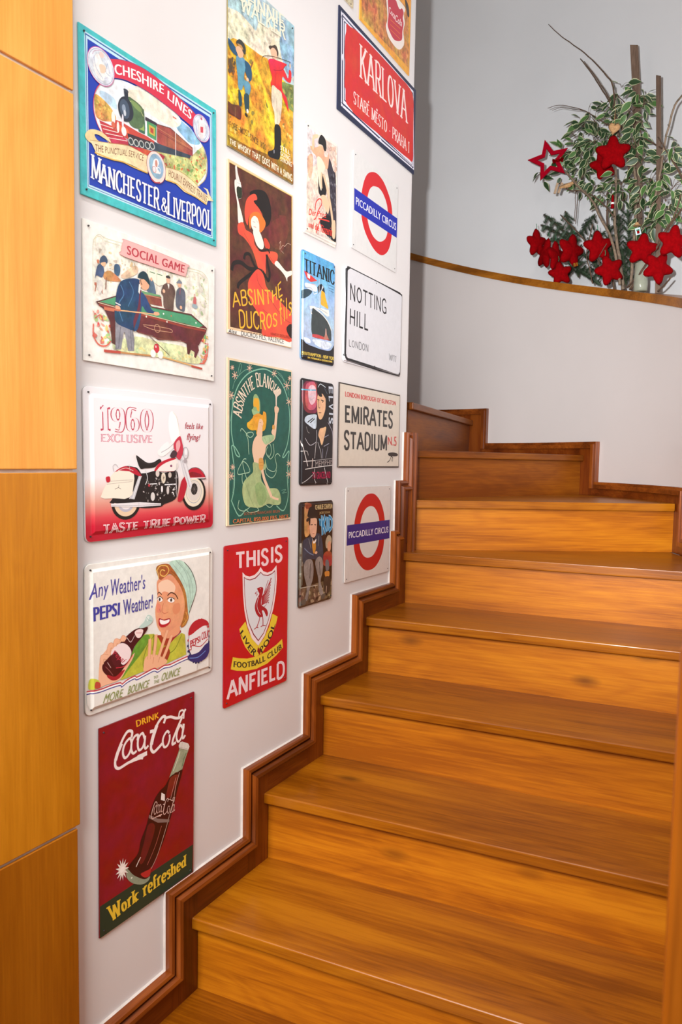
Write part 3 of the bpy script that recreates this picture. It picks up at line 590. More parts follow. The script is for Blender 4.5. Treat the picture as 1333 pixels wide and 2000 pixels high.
A('cheshire',[1.1263,2.2407,0.381,0.2987,0.0109],[["BG","46bcc0",0.25],["F","bfe0ee",[[-1777,1398],[1760,1376],[1780,-1345],[-1763,-1339]],0],["F","2a5e9e",[[-1759,1371],[1736,1341],[1755,-1325],[-1746,-1313]],0],["F","bfe0ee",[[-1739,1346],[1719,1309],[1739,-1311],[-1735,-1301]],0],["F","1c3fae",[[-1708,1294],[1687,1254],[1719,-1291],[-1718,-1270]],0],["M","e8eef2",[[-1126,836],[-1441,616],[-1570,363],[-1589,106],[-1511,-114],[-1361,-268],[-1191,-356],[-744,-238],[-306,-239],[-112,-309],[293,-312],[644,-363],[1011,-415],[1239,-368],[1513,-130],[1586,171],[1516,449],[1400,583],[1170,721],[947,807],[585,858],[137,935],[-352,971],[-815,938]],0.3],["M","bcd9ea",[[-1430,506],[-1260,535],[-1060,490],[-1033,329],[-1178,335],[-1404,391]],0.5],["M","8fc3e0",[[585,834],[910,793],[1170,721],[1361,569],[1055,458],[761,544],[619,633]],0.7],["M","f8f4ea",[[-757,789],[-478,995],[-28,1050],[481,958],[764,809],[583,620],[236,651],[-228,673],[-544,701]],0.3],["M","f3ecd8",[[-727,802],[-224,968],[376,892],[655,695],[512,593],[167,577],[-357,599],[-669,606]],0.4],["M","dfa35a",[[-1565,366],[-1432,400],[-1207,323],[-1050,192],[-1096,89],[-1327,-1],[-1454,-18],[-1550,38]],0.9],["B",["c8743c","e8c068","b8a04a"],[[-1544,333],[-1208,301],[-1095,132],[-1440,-2]],25,40,3],["F","cfd48c",[[-42,-78],[577,46],[1053,188],[1438,547],[1579,320],[1553,9],[1239,-363],[826,-389],[293,-312],[-78,-298]],0.9],["B",["d8804a","9ab85c","e8c47a","c85a44","7fa860"],[[159,-76],[1398,408],[1554,110],[1239,-318],[645,-314],[259,-276]],70,50,4],["F","c8463c",[[-1462,-32],[-1156,-21],[-743,-149],[-368,-148],[159,-76],[261,-88],[157,-217],[-241,-239],[-744,-243],[-1191,-352],[-1375,-263]],0.6],["S","f0e4dc",12,[[-1441,-98],[-1128,-53]],0,0],["S","f0e4dc",12,[[-1381,-155],[-1011,-87]],0,0],["S","f0e4dc",12,[[-1320,-213],[-893,-121]],0,0],["S","f0e4dc",12,[[-1258,-271],[-773,-156]],0,0],["F","a8524a",[[38,470],[424,536],[797,461],[1111,380],[1110,220],[507,93],[33,115]],0.5],["S","5a3030",15,[[38,470],[424,540],[1111,385]],0,0],["S","6a3038",9,[[63,341],[1092,312]],0,0],["S","733a3a",10,[[330,524],[326,135]],0,0],["S","733a3a",10,[[582,501],[578,142]],0,0],["S","d8a070",6,[[47,404],[1092,349]],0,0],["F","3c4a58",[[-236,127],[26,97],[1053,213],[1015,138],[436,21],[-42,-78],[-744,-227],[-772,-72],[-491,99]],0.5],["F","4f9a66",[[-244,445],[17,432],[14,145],[-236,149]],0],["F","c9b04e",[[-194,381],[-23,371],[-25,205],[-189,212]],0],["F","b4483c",[[-155,339],[-63,333],[-65,236],[-150,245]],0],["F","3a3440",[[-289,491],[31,490],[37,435],[-290,423]],0],["F","3d6b50",[[-483,615],[-325,612],[-292,264],[-307,146],[-475,139]],0.3],["F","94b060",[[-472,353],[-323,354],[-319,198],[-465,187]],0],["M","56704e",[[-760,646],[-606,687],[-357,622],[-312,437],[-362,260],[-553,165],[-736,228]],0.5],["S","c8cc8c",12,[[-730,625],[-484,593],[-343,470]],0,1],["M","7f9a5e",[[-668,651],[-530,652],[-389,586],[-438,522],[-608,565]],0],["F","c44a40",[[-1124,120],[-918,146],[-646,130],[-491,122],[-236,127],[-40,107],[-74,3],[-493,-36],[-772,-116],[-982,-106],[-1098,-20]],0],["F","e46a44",[[-979,69],[-769,72],[-710,-5],[-951,-40]],0],["F","3c3038",[[-771,-5],[-73,72],[-75,-20],[-742,-127]],0],["M","2c3440",[[-971,526],[-880,629],[-760,657],[-654,568],[-605,412],[-659,280],[-767,205],[-888,191],[-975,287],[-1002,406]],0],["O","8c8c9c",10,[-818,415],[105,160]],["E","46566a",[-836,418],[128,174],0],["E","8c9cb0",[-854,422],[48,72],0],["E","c8d0d8",[-831,344],[32,58],0],["F","2c3440",[[-848,751],[-746,761],[-736,640],[-832,627]],0],["E","3c4450",[-794,773],[64,29],0],["E","c8ccc8",[-681,-127],[70,70],0],["E","3a4448",[-681,-127],[52,52],0],["E","c8ccc8",[-541,-109],[70,70],0],["E","3a4448",[-541,-109],[52,52],0],["E","c8ccc8",[-399,-80],[70,70],0],["E","3a4448",[-399,-80],[52,52],0],["E","c8ccc8",[-238,-45],[70,70],0],["E","3a4448",[-238,-45],[52,52],0],["E","c8ccc8",[-107,-9],[70,70],0],["E","3a4448",[-107,-9],[52,52],0],["E","f0e8e0",[-1124,142],[48,116],0],["E","e8e0e8",[-888,169],[26,130],0],["E","d06a50",[-1126,12],[48,58],0],["E","f0ece8",[-861,-6],[64,87],0],["E","efe8e0",[-1009,14],[32,102],0],["S","f4f4f0",16,[[577,784],[577,10]],0,0],["S","d84a3c",18,[[497,799],[602,794]],0,0],["S","f0f0f0",12,[[496,752],[673,714]],0,0],["S","c8c8b8",8,[[1169,573],[1185,110]],0,0],["S","d23c50",14,[[-1126,830],[-1441,610],[-1576,361],[-1595,104],[-1517,-116],[-1366,-271],[-1191,-360]],0,1],["S","d8bc60",12,[[1399,570],[1524,452],[1594,174],[1513,-136],[1258,-367]],0,1],["F","d2344e",[[-1197,1180],[-958,1274],[-657,1356],[-346,1390],[-23,1382],[312,1332],[661,1267],[1024,1188],[1219,1120],[1096,820],[837,861],[480,923],[138,963],[-192,993],[-509,993],[-815,960],[-1125,868]],0],["S","2a4a8a",8,[[-1197,1180],[-958,1274],[-657,1356],[-346,1390],[-23,1382],[312,1332],[661,1267],[1024,1188],[1219,1120]],0,1],["S","2a4a8a",8,[[-1125,868],[-815,960],[-509,993],[-192,993],[138,963],[480,923],[837,861],[1096,820]],0,1],["T","CHESHIRE","bold","f6f2f2",[[-1091,1149],[-810,1233],[-504,1282],[-187,1310],[243,1321]],[[-1074,955],[-814,1037],[-507,1082],[-190,1102],[234,1132]]],["T","LINES","bold","f6f2f2",[[352,1275],[660,1232],[1113,1151]],[[337,1098],[658,1029],[1052,949]]],["E","c85a9a",[-1407,940],[327,327],0],["E","d7dfe8",[-1407,940],[315,315],0.5],["O","8c86a8",8,[-1407,940],[292,292]],["O","b0a4bc",6,[-1407,940],[195,195]],["E","c85a9a",[1390,902],[282,282],0],["E","d7dfe8",[1390,902],[270,270],0.5],["O","8c86a8",8,[1390,902],[251,251]],["O","b0a4bc",6,[1390,902],[167,167]],["M","f2f0ee",[[-1542,1080],[-1459,1139],[-1391,1045],[-1252,961],[-1198,816],[-1312,808],[-1370,699],[-1535,752],[-1587,895]],0.3],["M","e8c8b0",[[-1448,957],[-1322,993],[-1296,899],[-1409,828]],0],["M","f0c8c0",[[-1430,1194],[-1346,1191],[-1356,1113],[-1432,1110]],0],["S","8ea4c4",10,[[-1570,1047],[-1533,878],[-1369,741]],0,1],["S","8ea4c4",10,[[-1250,1067],[-1296,899],[-1197,858]],0,1],["S","c8a0b8",10,[[-1610,1069],[-1554,1157],[-1415,1222]],0,1],["M","f0e8e8",[[1306,1018],[1442,1096],[1519,951],[1479,736],[1323,704]],0.4],["F","c84a5a",[[1355,926],[1449,949],[1448,825],[1362,805]],0],["S","6a8ac0",10,[[1210,932],[1246,725],[1361,643]],0,1],["S","6a8ac0",10,[[1579,1024],[1577,823],[1478,686]],0,1],["E","b84a6a",[1391,1101],[30,30],0],["M","e9d49a",[[-1808,-424],[-1693,-288],[-1472,-230],[-1275,-269],[-1191,-339],[-1277,-333],[-1474,-310],[-1584,-331],[-1558,-394],[-1448,-449],[-1588,-521],[-1751,-501]],0.3],["F","efdcae",[[-1696,-476],[-1191,-352],[-744,-238],[-306,-244],[-225,-257],[-246,-595],[-502,-578],[-688,-573],[-901,-580],[-1138,-644],[-1537,-688],[-1617,-573]],0.3],["S","b08a48",10,[[-1696,-476],[-1191,-352],[-744,-238],[-258,-257]],0,1],["S","d8ac50",24,[[-1591,-658],[-1196,-642],[-901,-591],[-627,-597],[-246,-584]],0,1],["T","THE PUNCTUAL SERVICE","sans","7a4a30",[[-1582,-498],[-1192,-425],[-745,-305],[-338,-255]],[[-1574,-631],[-1195,-546],[-747,-434],[-366,-392]]],["F","efdcae",[[276,-294],[646,-242],[937,-272],[1239,-343],[1591,-328],[1662,-439],[1783,-530],[1590,-575],[1549,-682],[1160,-621],[824,-621],[571,-535],[256,-560]],0.3],["S","b08a48",10,[[276,-294],[646,-242],[937,-272],[1239,-356],[1630,-525]],0,1],["S","d8ac50",24,[[290,-549],[607,-524],[861,-597],[1199,-617],[1549,-664]],0,1],["F","1c3fae",[[1246,-378],[1394,-319],[1551,-371],[1590,-461],[1432,-433]],0],["T","HOURLY EXPRESS TRAINS","sans","7a4a30",[[362,-312],[753,-308],[1162,-405],[1582,-476]],[[343,-449],[716,-465],[1123,-558],[1542,-633]]],["E","e8d8d0",[-3,-392],[275,310],0],["O","a83c4c",10,[-3,-392],[270,305]],["E","8fb4cc",[-3,-376],[205,240],0.4],["M","f2eeee",[[-78,-275],[22,-217],[72,-293],[20,-403],[103,-469],[-48,-519],[-114,-471]],0.3],["O","c87a7a",12,[-64,-454],[50,60]],["O","f0f0f0",12,[70,-433],[50,60]],["E","c88a7a",[-6,-319],[35,70],0],["S","b84a54",20,[[-166,-661],[-51,-705],[101,-656]],0,1],["T","M",[0.17,0.06,0.13],"f8f6f2",[[-1669,-717],[-1454,-727]],[[-1683,-1145],[-1462,-1166]]],["T","ANCHESTER",[0.2,0.09,0.1],"f8f6f2",[[-1461,-810],[65,-803]],[[-1468,-1167],[60,-1219]]],["T","&",[0.17,0.07,0.0],"f8f6f2",[[131,-940],[306,-935]],[[118,-1203],[289,-1213]]],["T","L",[0.18,0.06,0.13],"f8f6f2",[[308,-761],[480,-763]],[[303,-1238],[486,-1234]]],["T","IVERPOOL",[0.2,0.09,0.1],"f8f6f2",[[490,-832],[1701,-765]],[[485,-1244],[1699,-1203]]]])
A('social',[1.1265,1.9186,0.3717,0.2574,-0.0016],[["BG","f1efe8",0.15],["M","f3eee0",[[-1629,937],[-1475,1077],[-917,1086],[854,1078],[1484,1063],[1632,813],[1639,-117],[1571,-918],[1209,-940],[-982,-1049],[-1516,-941],[-1666,-566],[-1636,33]],0.5],["S","b9b88c",9,[[-1636,33],[-1635,818],[-1590,997],[-1475,1097],[-1341,1064],[-917,1082]],0,1],["S","b9b88c",9,[[-1359,1009],[-972,1021]],0,1],["S","b9b88c",9,[[888,1040],[1376,1074],[1576,990],[1640,814],[1632,-190]],0,1],["S","c8c49a",8,[[-1566,856],[-1578,990],[-1462,1061],[-1398,999]],0,1],["S","b9b88c",8,[[905,987],[1341,1019],[1521,930]],0,1],["B",["e8c8a0","d8d4c0","f0d8c0","c8b8a8"],[[-1554,840],[-523,939],[-524,476],[-1560,49]],60,50,6],["B",["cfd8a8","e4e8c8","b8ccA0","dce4d0"],[[-347,877],[1558,939],[1601,-3],[891,104],[522,709],[-259,706]],60,60,7],["M","3c5068",[[-1465,664],[-1374,737],[-1296,686],[-1310,603],[-1466,565]],0],["M","4a6484",[[-1544,487],[-1427,575],[-1376,447],[-1429,315],[-1558,326],[-1596,238]],0.5],["M","c87a5a",[[-1543,616],[-1491,618],[-1505,556],[-1543,566]],0],["M","e8b890",[[-1453,578],[-1336,617],[-1362,540],[-1427,535]],0],["M","3c5a78",[[-1123,607],[-1042,657],[-974,602],[-1002,452],[-1111,427]],0.5],["M","c88a58",[[-1376,407],[-1218,484],[-975,376],[-1030,323],[-1351,293]],0.5],["F","b86a50",[[-1609,186],[-1417,208],[-1417,158],[-1610,137]],0],["S","b86a50",16,[[-1572,145],[-1598,21]],0,0],["S","b86a50",16,[[-1443,163],[-1418,18]],0,0],["S","8a5a4a",22,[[-1324,339],[-1339,115]],0,0],["M","e8c8a8",[[-947,465],[-581,736],[-524,603],[-837,428]],0.6],["M","e0dcd4",[[-1507,258],[-1404,201],[-1483,-15],[-1559,168]],0.4],["S","b8905a",14,[[-595,775],[-581,673]],0,0],["F","f0ecd8",[[-244,752],[296,747],[296,570],[76,479],[-244,581]],0],["S","b8b48c",8,[[-244,752],[-244,324]],0,0],["S","b8b48c",8,[[14,726],[14,335]],0,0],["S","b8b48c",8,[[296,747],[296,659]],0,0],["S","3e7a4c",16,[[-365,828],[-217,832]],0,0],["S","3e7a4c",16,[[20,847],[176,851]],0,0],["S","3e7a4c",16,[[399,830],[561,834]],0,0],["S","3e7a4c",16,[[-187,706],[-35,708]],0,0],["S","3e7a4c",16,[[20,710],[176,713]],0,0],["M","5a7088",[[-214,502],[-108,569],[-32,412],[-17,285],[-169,275],[-259,321]],0.5],["E","e0b090",[-139,566],[32,38],0],["F","8c4a3c",[[-408,194],[139,273],[170,81],[-290,58]],0.5],["S","c88a6a",16,[[-378,222],[139,240]],0,0],["F","6fa070",[[-408,279],[107,299],[139,268],[-378,222]],0],["M","6a5048",[[201,517],[328,595],[490,579],[562,448],[523,261],[491,41],[361,51],[217,79],[201,286],[139,361]],0.6],["E","e2b496",[347,659],[59,75],0],["F","efe8e0",[[322,576],[386,579],[367,475]],0],["E","e8b898",[220,404],[39,38],0],["M","3a3230",[[280,721],[347,754],[412,729],[399,699],[296,692]],0],["M","5c6470",[[605,491],[721,583],[866,511],[857,121],[722,107],[605,142],[572,271]],0.5],["E","e0b090",[690,644],[52,69],0],["M","7c8490",[[604,671],[687,741],[771,696],[747,668],[614,653]],0],["S","a84a5a",15,[[714,570],[704,433]],0,0],["E","e0b090",[739,167],[39,38],0],["M","c86a6a",[[1149,477],[1219,468],[1220,328],[1132,334]],0],["E","9ab0b8",[1185,275],[91,50],0],["E","d8b8a8",[1173,510],[26,38],0],["B",["e07a6a","d85a50","f0a090","7fb070","a8c884","e8c878"],[[-1652,-346],[-1434,-325],[-1224,-510],[-1226,-878],[-1412,-956],[-1643,-800]],34,60,1],["B",["e07a6a","d85a50","f0a090","7fb070","a8c884","e8c878"],[[1385,-348],[1622,-287],[1625,-791],[1424,-948],[1244,-935],[1495,-569]],34,60,2],["S","d8604c",26,[[-1641,-581],[-1643,-800],[-1516,-951],[-1333,-944],[-1226,-837]],0,1],["S","d8604c",22,[[1280,-943],[1497,-915],[1613,-696],[1623,-455]],0,1],["S","c85a54",20,[[-1602,-475],[-1486,-395],[-1409,-502]],0,1],["M","dbe0ac",[[-1104,-839],[-527,-646],[76,-662],[894,-655],[1351,-827],[1280,-966],[525,-980],[-351,-985],[-1092,-992]],0.7],["B",["e4d890","b8d098","a8c898"],[[-981,-862],[1137,-784],[1068,-957],[-927,-1000]],30,50,9],["F","6a2e2c",[[-1587,-165],[-1086,46],[-349,157],[-139,26],[1070,86],[1584,-130],[1551,-231],[1307,-554],[894,-568],[724,-531],[45,-627],[-109,-559],[-527,-565],[-585,-507],[-1116,-430],[-1170,-481],[-1190,-280],[-1407,-260],[-1536,-205]],0.5],["F","4f9e72",[[-1497,-149],[-1100,18],[-379,83],[-139,-4],[1046,45],[1448,-101],[1312,-159],[858,-154],[-109,-167],[-923,-152]],0.25],["S","e0d8b0",12,[[-1536,-169],[-978,-183],[-379,-169],[858,-177],[1551,-160]],0,0],["S","9a4030",40,[[-1510,-210],[-978,-216],[-290,-196],[858,-223],[1529,-201]],0,0],["S","3a2020",10,[[-1561,-160],[-1086,42],[-349,153]],0,0],["S","2a4a38",12,[[-139,-4],[1064,57],[1463,-103]],0,0],["S","c89878",12,[[-380,-387],[-109,-363],[394,-346],[459,-402],[265,-422],[-109,-439],[-365,-406]],0,1],["O","c89878",13,[20,-396],[80,80]],["S","8a4a3c",12,[[-527,-550],[76,-596],[893,-540]],0,0],["F","5a2828",[[911,-537],[1101,-532],[1067,-654],[998,-803],[936,-788]],0],["F","6a3030",[[1066,-549],[1271,-531],[1314,-666],[1208,-845],[1155,-829],[1172,-709],[1032,-682]],0.4],["F","5a2828",[[-1510,-210],[-1381,-275],[-1250,-474],[-1199,-874],[-1113,-902],[-1116,-389],[-1142,-271]],0.5],["E","f4f4ee",[202,-63],[20,20],0],["E","b87a54",[432,-66],[20,20],0],["E","f4f4ee",[1212,-77],[20,20],0],["E","e8e0d0",[304,-211],[20,20],0],["E","f0e8d8",[-290,-211],[20,20],0],["F","8c8c94",[[-1110,-419],[-924,-480],[-671,-500],[-614,-723],[-629,-948],[-786,-970],[-869,-616],[-903,-642],[-968,-964],[-1113,-984]],0.5],["S","5a5a66",12,[[-980,-530],[-1037,-953]],0,0],["S","5a5a66",12,[[-728,-551],[-687,-935]],0,0],["F","6a2c40",[[-524,287],[-422,287],[-453,-80],[-526,-285],[-642,-474],[-685,-355],[-569,-60]],0],["M","1f4468",[[-1003,298],[-865,401],[-582,485],[-451,440],[-481,211],[-525,-73],[-642,-347],[-642,-537],[-841,-528],[-1062,-482],[-1129,-371],[-1114,-144],[-1080,108]],0.5],["M","2a4f78",[[-437,241],[-290,165],[-139,-43],[14,-69],[-109,-135],[-290,-114],[-408,-29],[-444,-249],[-527,-497],[-637,-547],[-526,-285],[-453,-80]],0.4],["S","4a7aa4",20,[[-976,274],[-894,106],[-1033,-128],[-924,-417]],0,1],["S","4a7aa4",14,[[-753,384],[-640,199],[-783,-101]],0,1],["F","f2ece4",[[-489,400],[-431,381],[-481,201],[-510,237]],0],["S","f2ece4",20,[[-1108,-91],[-978,-117]],0,0],["M","e2ac88",[[-466,479],[-289,529],[-205,461],[-244,346],[-363,310],[-451,366]],0],["S","5a3a2a",20,[[-451,493],[-437,432],[-407,396]],0,1],["M","1a3a44",[[-518,520],[-489,600],[-377,674],[-274,649],[-223,565],[-193,442],[-259,492],[-348,532],[-436,534]],0],["S","1a3a44",20,[[-524,514],[-348,526],[-193,432]],0,1],["M","e2ac88",[[-1101,-141],[-1005,-143],[-984,-211],[-1060,-246],[-1109,-204]],0],["M","e2ac88",[[-78,-86],[51,-62],[76,-112],[-48,-146]],0],["S","e0b080",24,[[-1169,-236],[-1,-115]],0,0],["S","c87454",60,[[-1394,-254],[-1142,-241]],0,0],["S","c87454",36,[[-1169,-231],[-978,-216]],0,0],["S","c08850",32,[[-1399,-1049],[-110,-974]],0,0],["S","b84a3c",50,[[-1399,-1049],[-982,-1024]],0,0],["S","d8a868",30,[[170,-959],[1425,-1051]],0,0],["S","b84a3c",40,[[1068,-1039],[1425,-1056]],0,0],["S","6a5040",12,[[-207,-585],[378,-898]],0,0],["E","c83440",[-2,-806],[78,94],0],["E","f0c8c8",[-23,-776],[21,25],0],["E","f6f4ee",[-104,-925],[78,81],0],["E","f2efe8",[107,-923],[78,81],0],["M","eeb4b0",[[-931,1062],[-884,1126],[-778,1164],[853,1123],[922,1048],[871,877],[720,843],[-863,834],[-940,937]],0],["S","c88a88",8,[[-931,1062],[-884,1126],[-778,1164],[853,1123],[928,1050],[871,882],[720,843],[-863,834],[-945,936]],1,1],["T","SOCIAL GAME","bold","b83a48",[[-812,1077],[854,1089]],[[-812,898],[820,911]]]])
A('moto',[1.1242,1.5983,0.3702,0.2938,0.0096],[["V",[[0,"bb0f2a"],[0.1,"c41230"],[0.16,"d8454e"],[0.25,"e09a88"],[0.34,"e8cdc4"],[0.42,"ebe7e8"],[1,"ecebee"]],0],["T","1960",[0.3,0.11,0.12],"b83a54",[[-1481,1104],[-105,1131]],[[-1471,650],[-110,666]]],["T","1960",[0.2,0.04,0.08],"f4e4e8",[[-1481,1104],[-105,1131]],[[-1471,650],[-110,666]]],["T","EXCLUSIVE",[0.2,0.12,0.05],"c8607a",[[-1472,589],[-117,599]],[[-1475,442],[-119,444]]],["T","EXCLUSIVE",[0.06,0.03,0],"f8ecee",[[-1472,589],[-117,599]],[[-1475,442],[-119,444]]],["T","feels like","bi","b02840",[[866,924],[1468,910]],[[865,768],[1460,782]]],["T","flying!","bi","b02840",[[926,686],[1369,666]],[[918,528],[1357,536]]],["M","fbfbfb",[[387,1073],[486,1124],[597,1016],[672,789],[714,616],[486,460],[389,618],[352,845]],0],["S","d8c8a0",7,[[486,1113],[607,993],[704,627]],0,1],["M","f4f2f0",[[34,295],[486,483],[721,628],[551,393],[159,160]],0],["M","f6f4f4",[[98,340],[323,480],[354,344],[160,228]],0],["S","b8b4b8",16,[[128,250],[354,344],[569,485]],0,1],["E","17120f",[-866,-764],[380,330],0],["E","e4c8a8",[-866,-760],[310,270],0],["E","b8b4c0",[-866,-753],[220,190],0],["E","e8e0e0",[-866,-753],[160,140],0],["M","1a1414",[[-519,-213],[-280,-173],[-33,-132],[219,-181],[547,-116],[646,-304],[609,-654],[491,-777],[212,-843],[84,-893],[-350,-898],[-761,-835],[-1153,-749],[-1289,-732],[-1124,-645],[-759,-683],[-611,-494]],0.2],["M","1a1414",[[-693,-101],[-576,-59],[-460,-170],[-402,-281],[-581,-407],[-788,-682],[-902,-698],[-813,-487]],0],["M","b8142e",[[-1171,-158],[-1018,-66],[-835,-25],[-634,-59],[-474,-170],[-431,-258],[-578,-211],[-751,-154],[-977,-119],[-1116,-180]],0],["S","1a1010",14,[[-835,-31],[-605,-70],[-431,-236]],0,1],["S","e8d0c8",10,[[-1074,-118],[-864,-67],[-664,-123]],0,1],["F","efe6d4",[[-1275,-240],[-1171,-148],[-1033,-114],[-779,-132],[-651,-188],[-638,-286],[-700,-599],[-764,-650],[-902,-681],[-1179,-653],[-1421,-652],[-1513,-617],[-1445,-485],[-1358,-363],[-1255,-324]],0],["S","a8988c",8,[[-1255,-320],[-980,-310],[-667,-307]],0,0],["S","a8988c",7,[[-1358,-374],[-696,-339]],0,0],["S","3a2a2a",9,[[-1149,-475],[-1066,-446],[-1051,-393]],0,1],["S","3a2a2a",9,[[-1066,-446],[-997,-480]],0,1],["M","c0182e",[[-1374,-238],[-1280,-230],[-1277,-324],[-1357,-332]],0],["S","b8b0b4",10,[[-1170,-138],[-1196,-32],[-1127,9],[-1059,-55]],0,1],["S","c8c0c0",10,[[-777,7],[-751,-122]],0,1],["F","c8c8cc",[[-520,-234],[-437,-236],[-644,-699],[-745,-684]],0],["S","f4f4f4",10,[[-485,-257],[-687,-676]],0,0],["M","e8e4e4",[[-675,158],[-601,223],[-573,158],[-428,-61],[-517,-60],[-603,71]],0],["M","1c1816",[[-587,179],[-456,125],[-277,37],[-93,48],[48,110],[120,92],[110,13],[-95,-64],[-339,-79],[-488,-71]],0],["S","3a3434",10,[[-558,147],[-337,27],[-94,14],[95,81]],0,1],["M","f0e8e2",[[-80,-127],[31,3],[222,81],[483,134],[599,92],[648,-36],[513,-144],[220,-153]],0],["M","c01a32",[[-80,-122],[47,14],[287,104],[516,143],[566,115],[286,42],[93,-43],[-18,-127]],0],["E","8c4a6a",[422,-34],[34,26],0],["S","8a1828",10,[[-80,-131],[220,-158],[513,-148]],0,1],["E","d8ccc4",[13,-189],[55,70],0],["E","e4dcc8",[186,-287],[65,115],0],["O","a89c8c",10,[186,-287],[65,115]],["E","c8b49c",[186,-287],[30,60],0],["E","c8bcb0",[381,-229],[50,60],0],["B",["c8c0bc","8c8480","e8e4e0","5a5450"],[[-402,-281],[546,-255],[509,-649],[85,-814],[-527,-738]],46,30,11],["S","e8e8ea",26,[[217,-431],[561,-430]],0,0],["S","e8e8ea",18,[[-252,-406],[-5,-402]],0,0],["E","d8d4d0",[-133,-668],[60,90],0],["E","e8e4e4",[136,-520],[30,70],0],["E","d0c8c4",[312,-549],[40,90],0],["E","b8303c",[-237,-429],[26,32],0],["B",["e4e0e0","9c9490"],[[412,-437],[611,-420],[592,-676],[475,-694]],14,30,12],["S","d4d0d0",14,[[562,-233],[592,-700]],0,0],["S","dcdcdc",16,[[-339,-106],[-281,-283],[-343,-415]],0,1],["F","e4e0e2",[[-1268,-754],[-931,-761],[-527,-764],[101,-819],[100,-865],[-528,-861],[-988,-830],[-1263,-811]],0],["S","a09ca0",9,[[-1263,-790],[-528,-826],[100,-844]],0,0],["S","c8c4c8",14,[[-527,-764],[-528,-861]],0,0],["E","14110f",[1145,-647],[390,380],0],["E","eadfc8",[1135,-627],[330,320],0],["O","9aa4b8",12,[1135,-615],[250,250]],["E","dcd4cc",[1135,-603],[220,220],0],["E","201c1c",[1146,-556],[110,130],0],["S","8c8484",5,[[1146,-556],[1289,-561]],0,0],["S","8c8484",5,[[1146,-556],[1245,-666]],0,0],["S","8c8484",5,[[1146,-556],[1145,-705]],0,0],["S","8c8484",5,[[1146,-556],[1046,-657]],0,0],["S","8c8484",5,[[1146,-556],[1005,-551]],0,0],["S","8c8484",5,[[1146,-556],[1047,-447]],0,0],["S","8c8484",5,[[1146,-556],[1147,-407]],0,0],["S","8c8484",5,[[1146,-556],[1247,-453]],0,0],["M","bf1830",[[913,-204],[1025,-110],[1238,-89],[1419,-175],[1536,-324],[1309,-300],[989,-324]],0],["S","17100f",12,[[920,-192],[1043,-98],[1238,-81],[1437,-171],[1547,-337]],0,1],["M","8c1424",[[954,-216],[1095,-171],[1346,-223],[1382,-284],[1024,-277]],0.3],["S","f0ecec",20,[[989,-312],[1528,-312]],0,0],["S","28302c",20,[[1327,-332],[1528,-336]],0,0],["M","b81a30",[[885,-262],[911,-452],[830,-686],[726,-805],[614,-790],[677,-539],[747,-353]],0],["F","dcdade",[[690,162],[802,186],[921,-73],[1076,-457],[1040,-564],[952,-513],[799,-190]],0],["S","8c8a90",9,[[744,115],[1005,-515]],0,0],["S","fafafa",10,[[802,116],[1040,-456]],0,0],["M","c8344a",[[502,449],[687,608],[754,489],[793,303],[710,111],[599,134],[524,300]],0],["M","e8a8ac",[[569,439],[670,522],[702,395],[600,254]],0],["E","d8d4d8",[871,245],[80,125],0],["O","8c888c",10,[871,245],[80,125]],["E","f4f2f2",[882,269],[40,70],0],["E","a8a0a4",[853,68],[60,50],0],["M","4a3038",[[385,184],[484,300],[600,254],[566,162],[450,134]],0],["S","c8c4c4",14,[[598,23],[563,-163],[595,-303]],0,1],["T","TASTE",[0.22,0.15,0.06],"f4dcde",[[-1470,-1144],[-547,-1154]],[[-1447,-1334],[-550,-1320]]],["T","TASTE",[0.07,0.03,0.0],"b81c36",[[-1470,-1144],[-547,-1154]],[[-1447,-1334],[-550,-1320]]],["T","TRUE",[0.22,0.15,0.06],"f4dcde",[[-419,-1155],[398,-1155]],[[-410,-1320],[377,-1327]]],["T","TRUE",[0.07,0.03,0.0],"b81c36",[[-419,-1155],[398,-1155]],[[-410,-1320],[377,-1327]]],["T","POWER",[0.22,0.15,0.06],"f4dcde",[[484,-1149],[1524,-1155]],[[489,-1325],[1509,-1327]]],["T","POWER",[0.07,0.03,0.0],"b81c36",[[484,-1149],[1524,-1155]],[[489,-1325],[1509,-1327]]]])
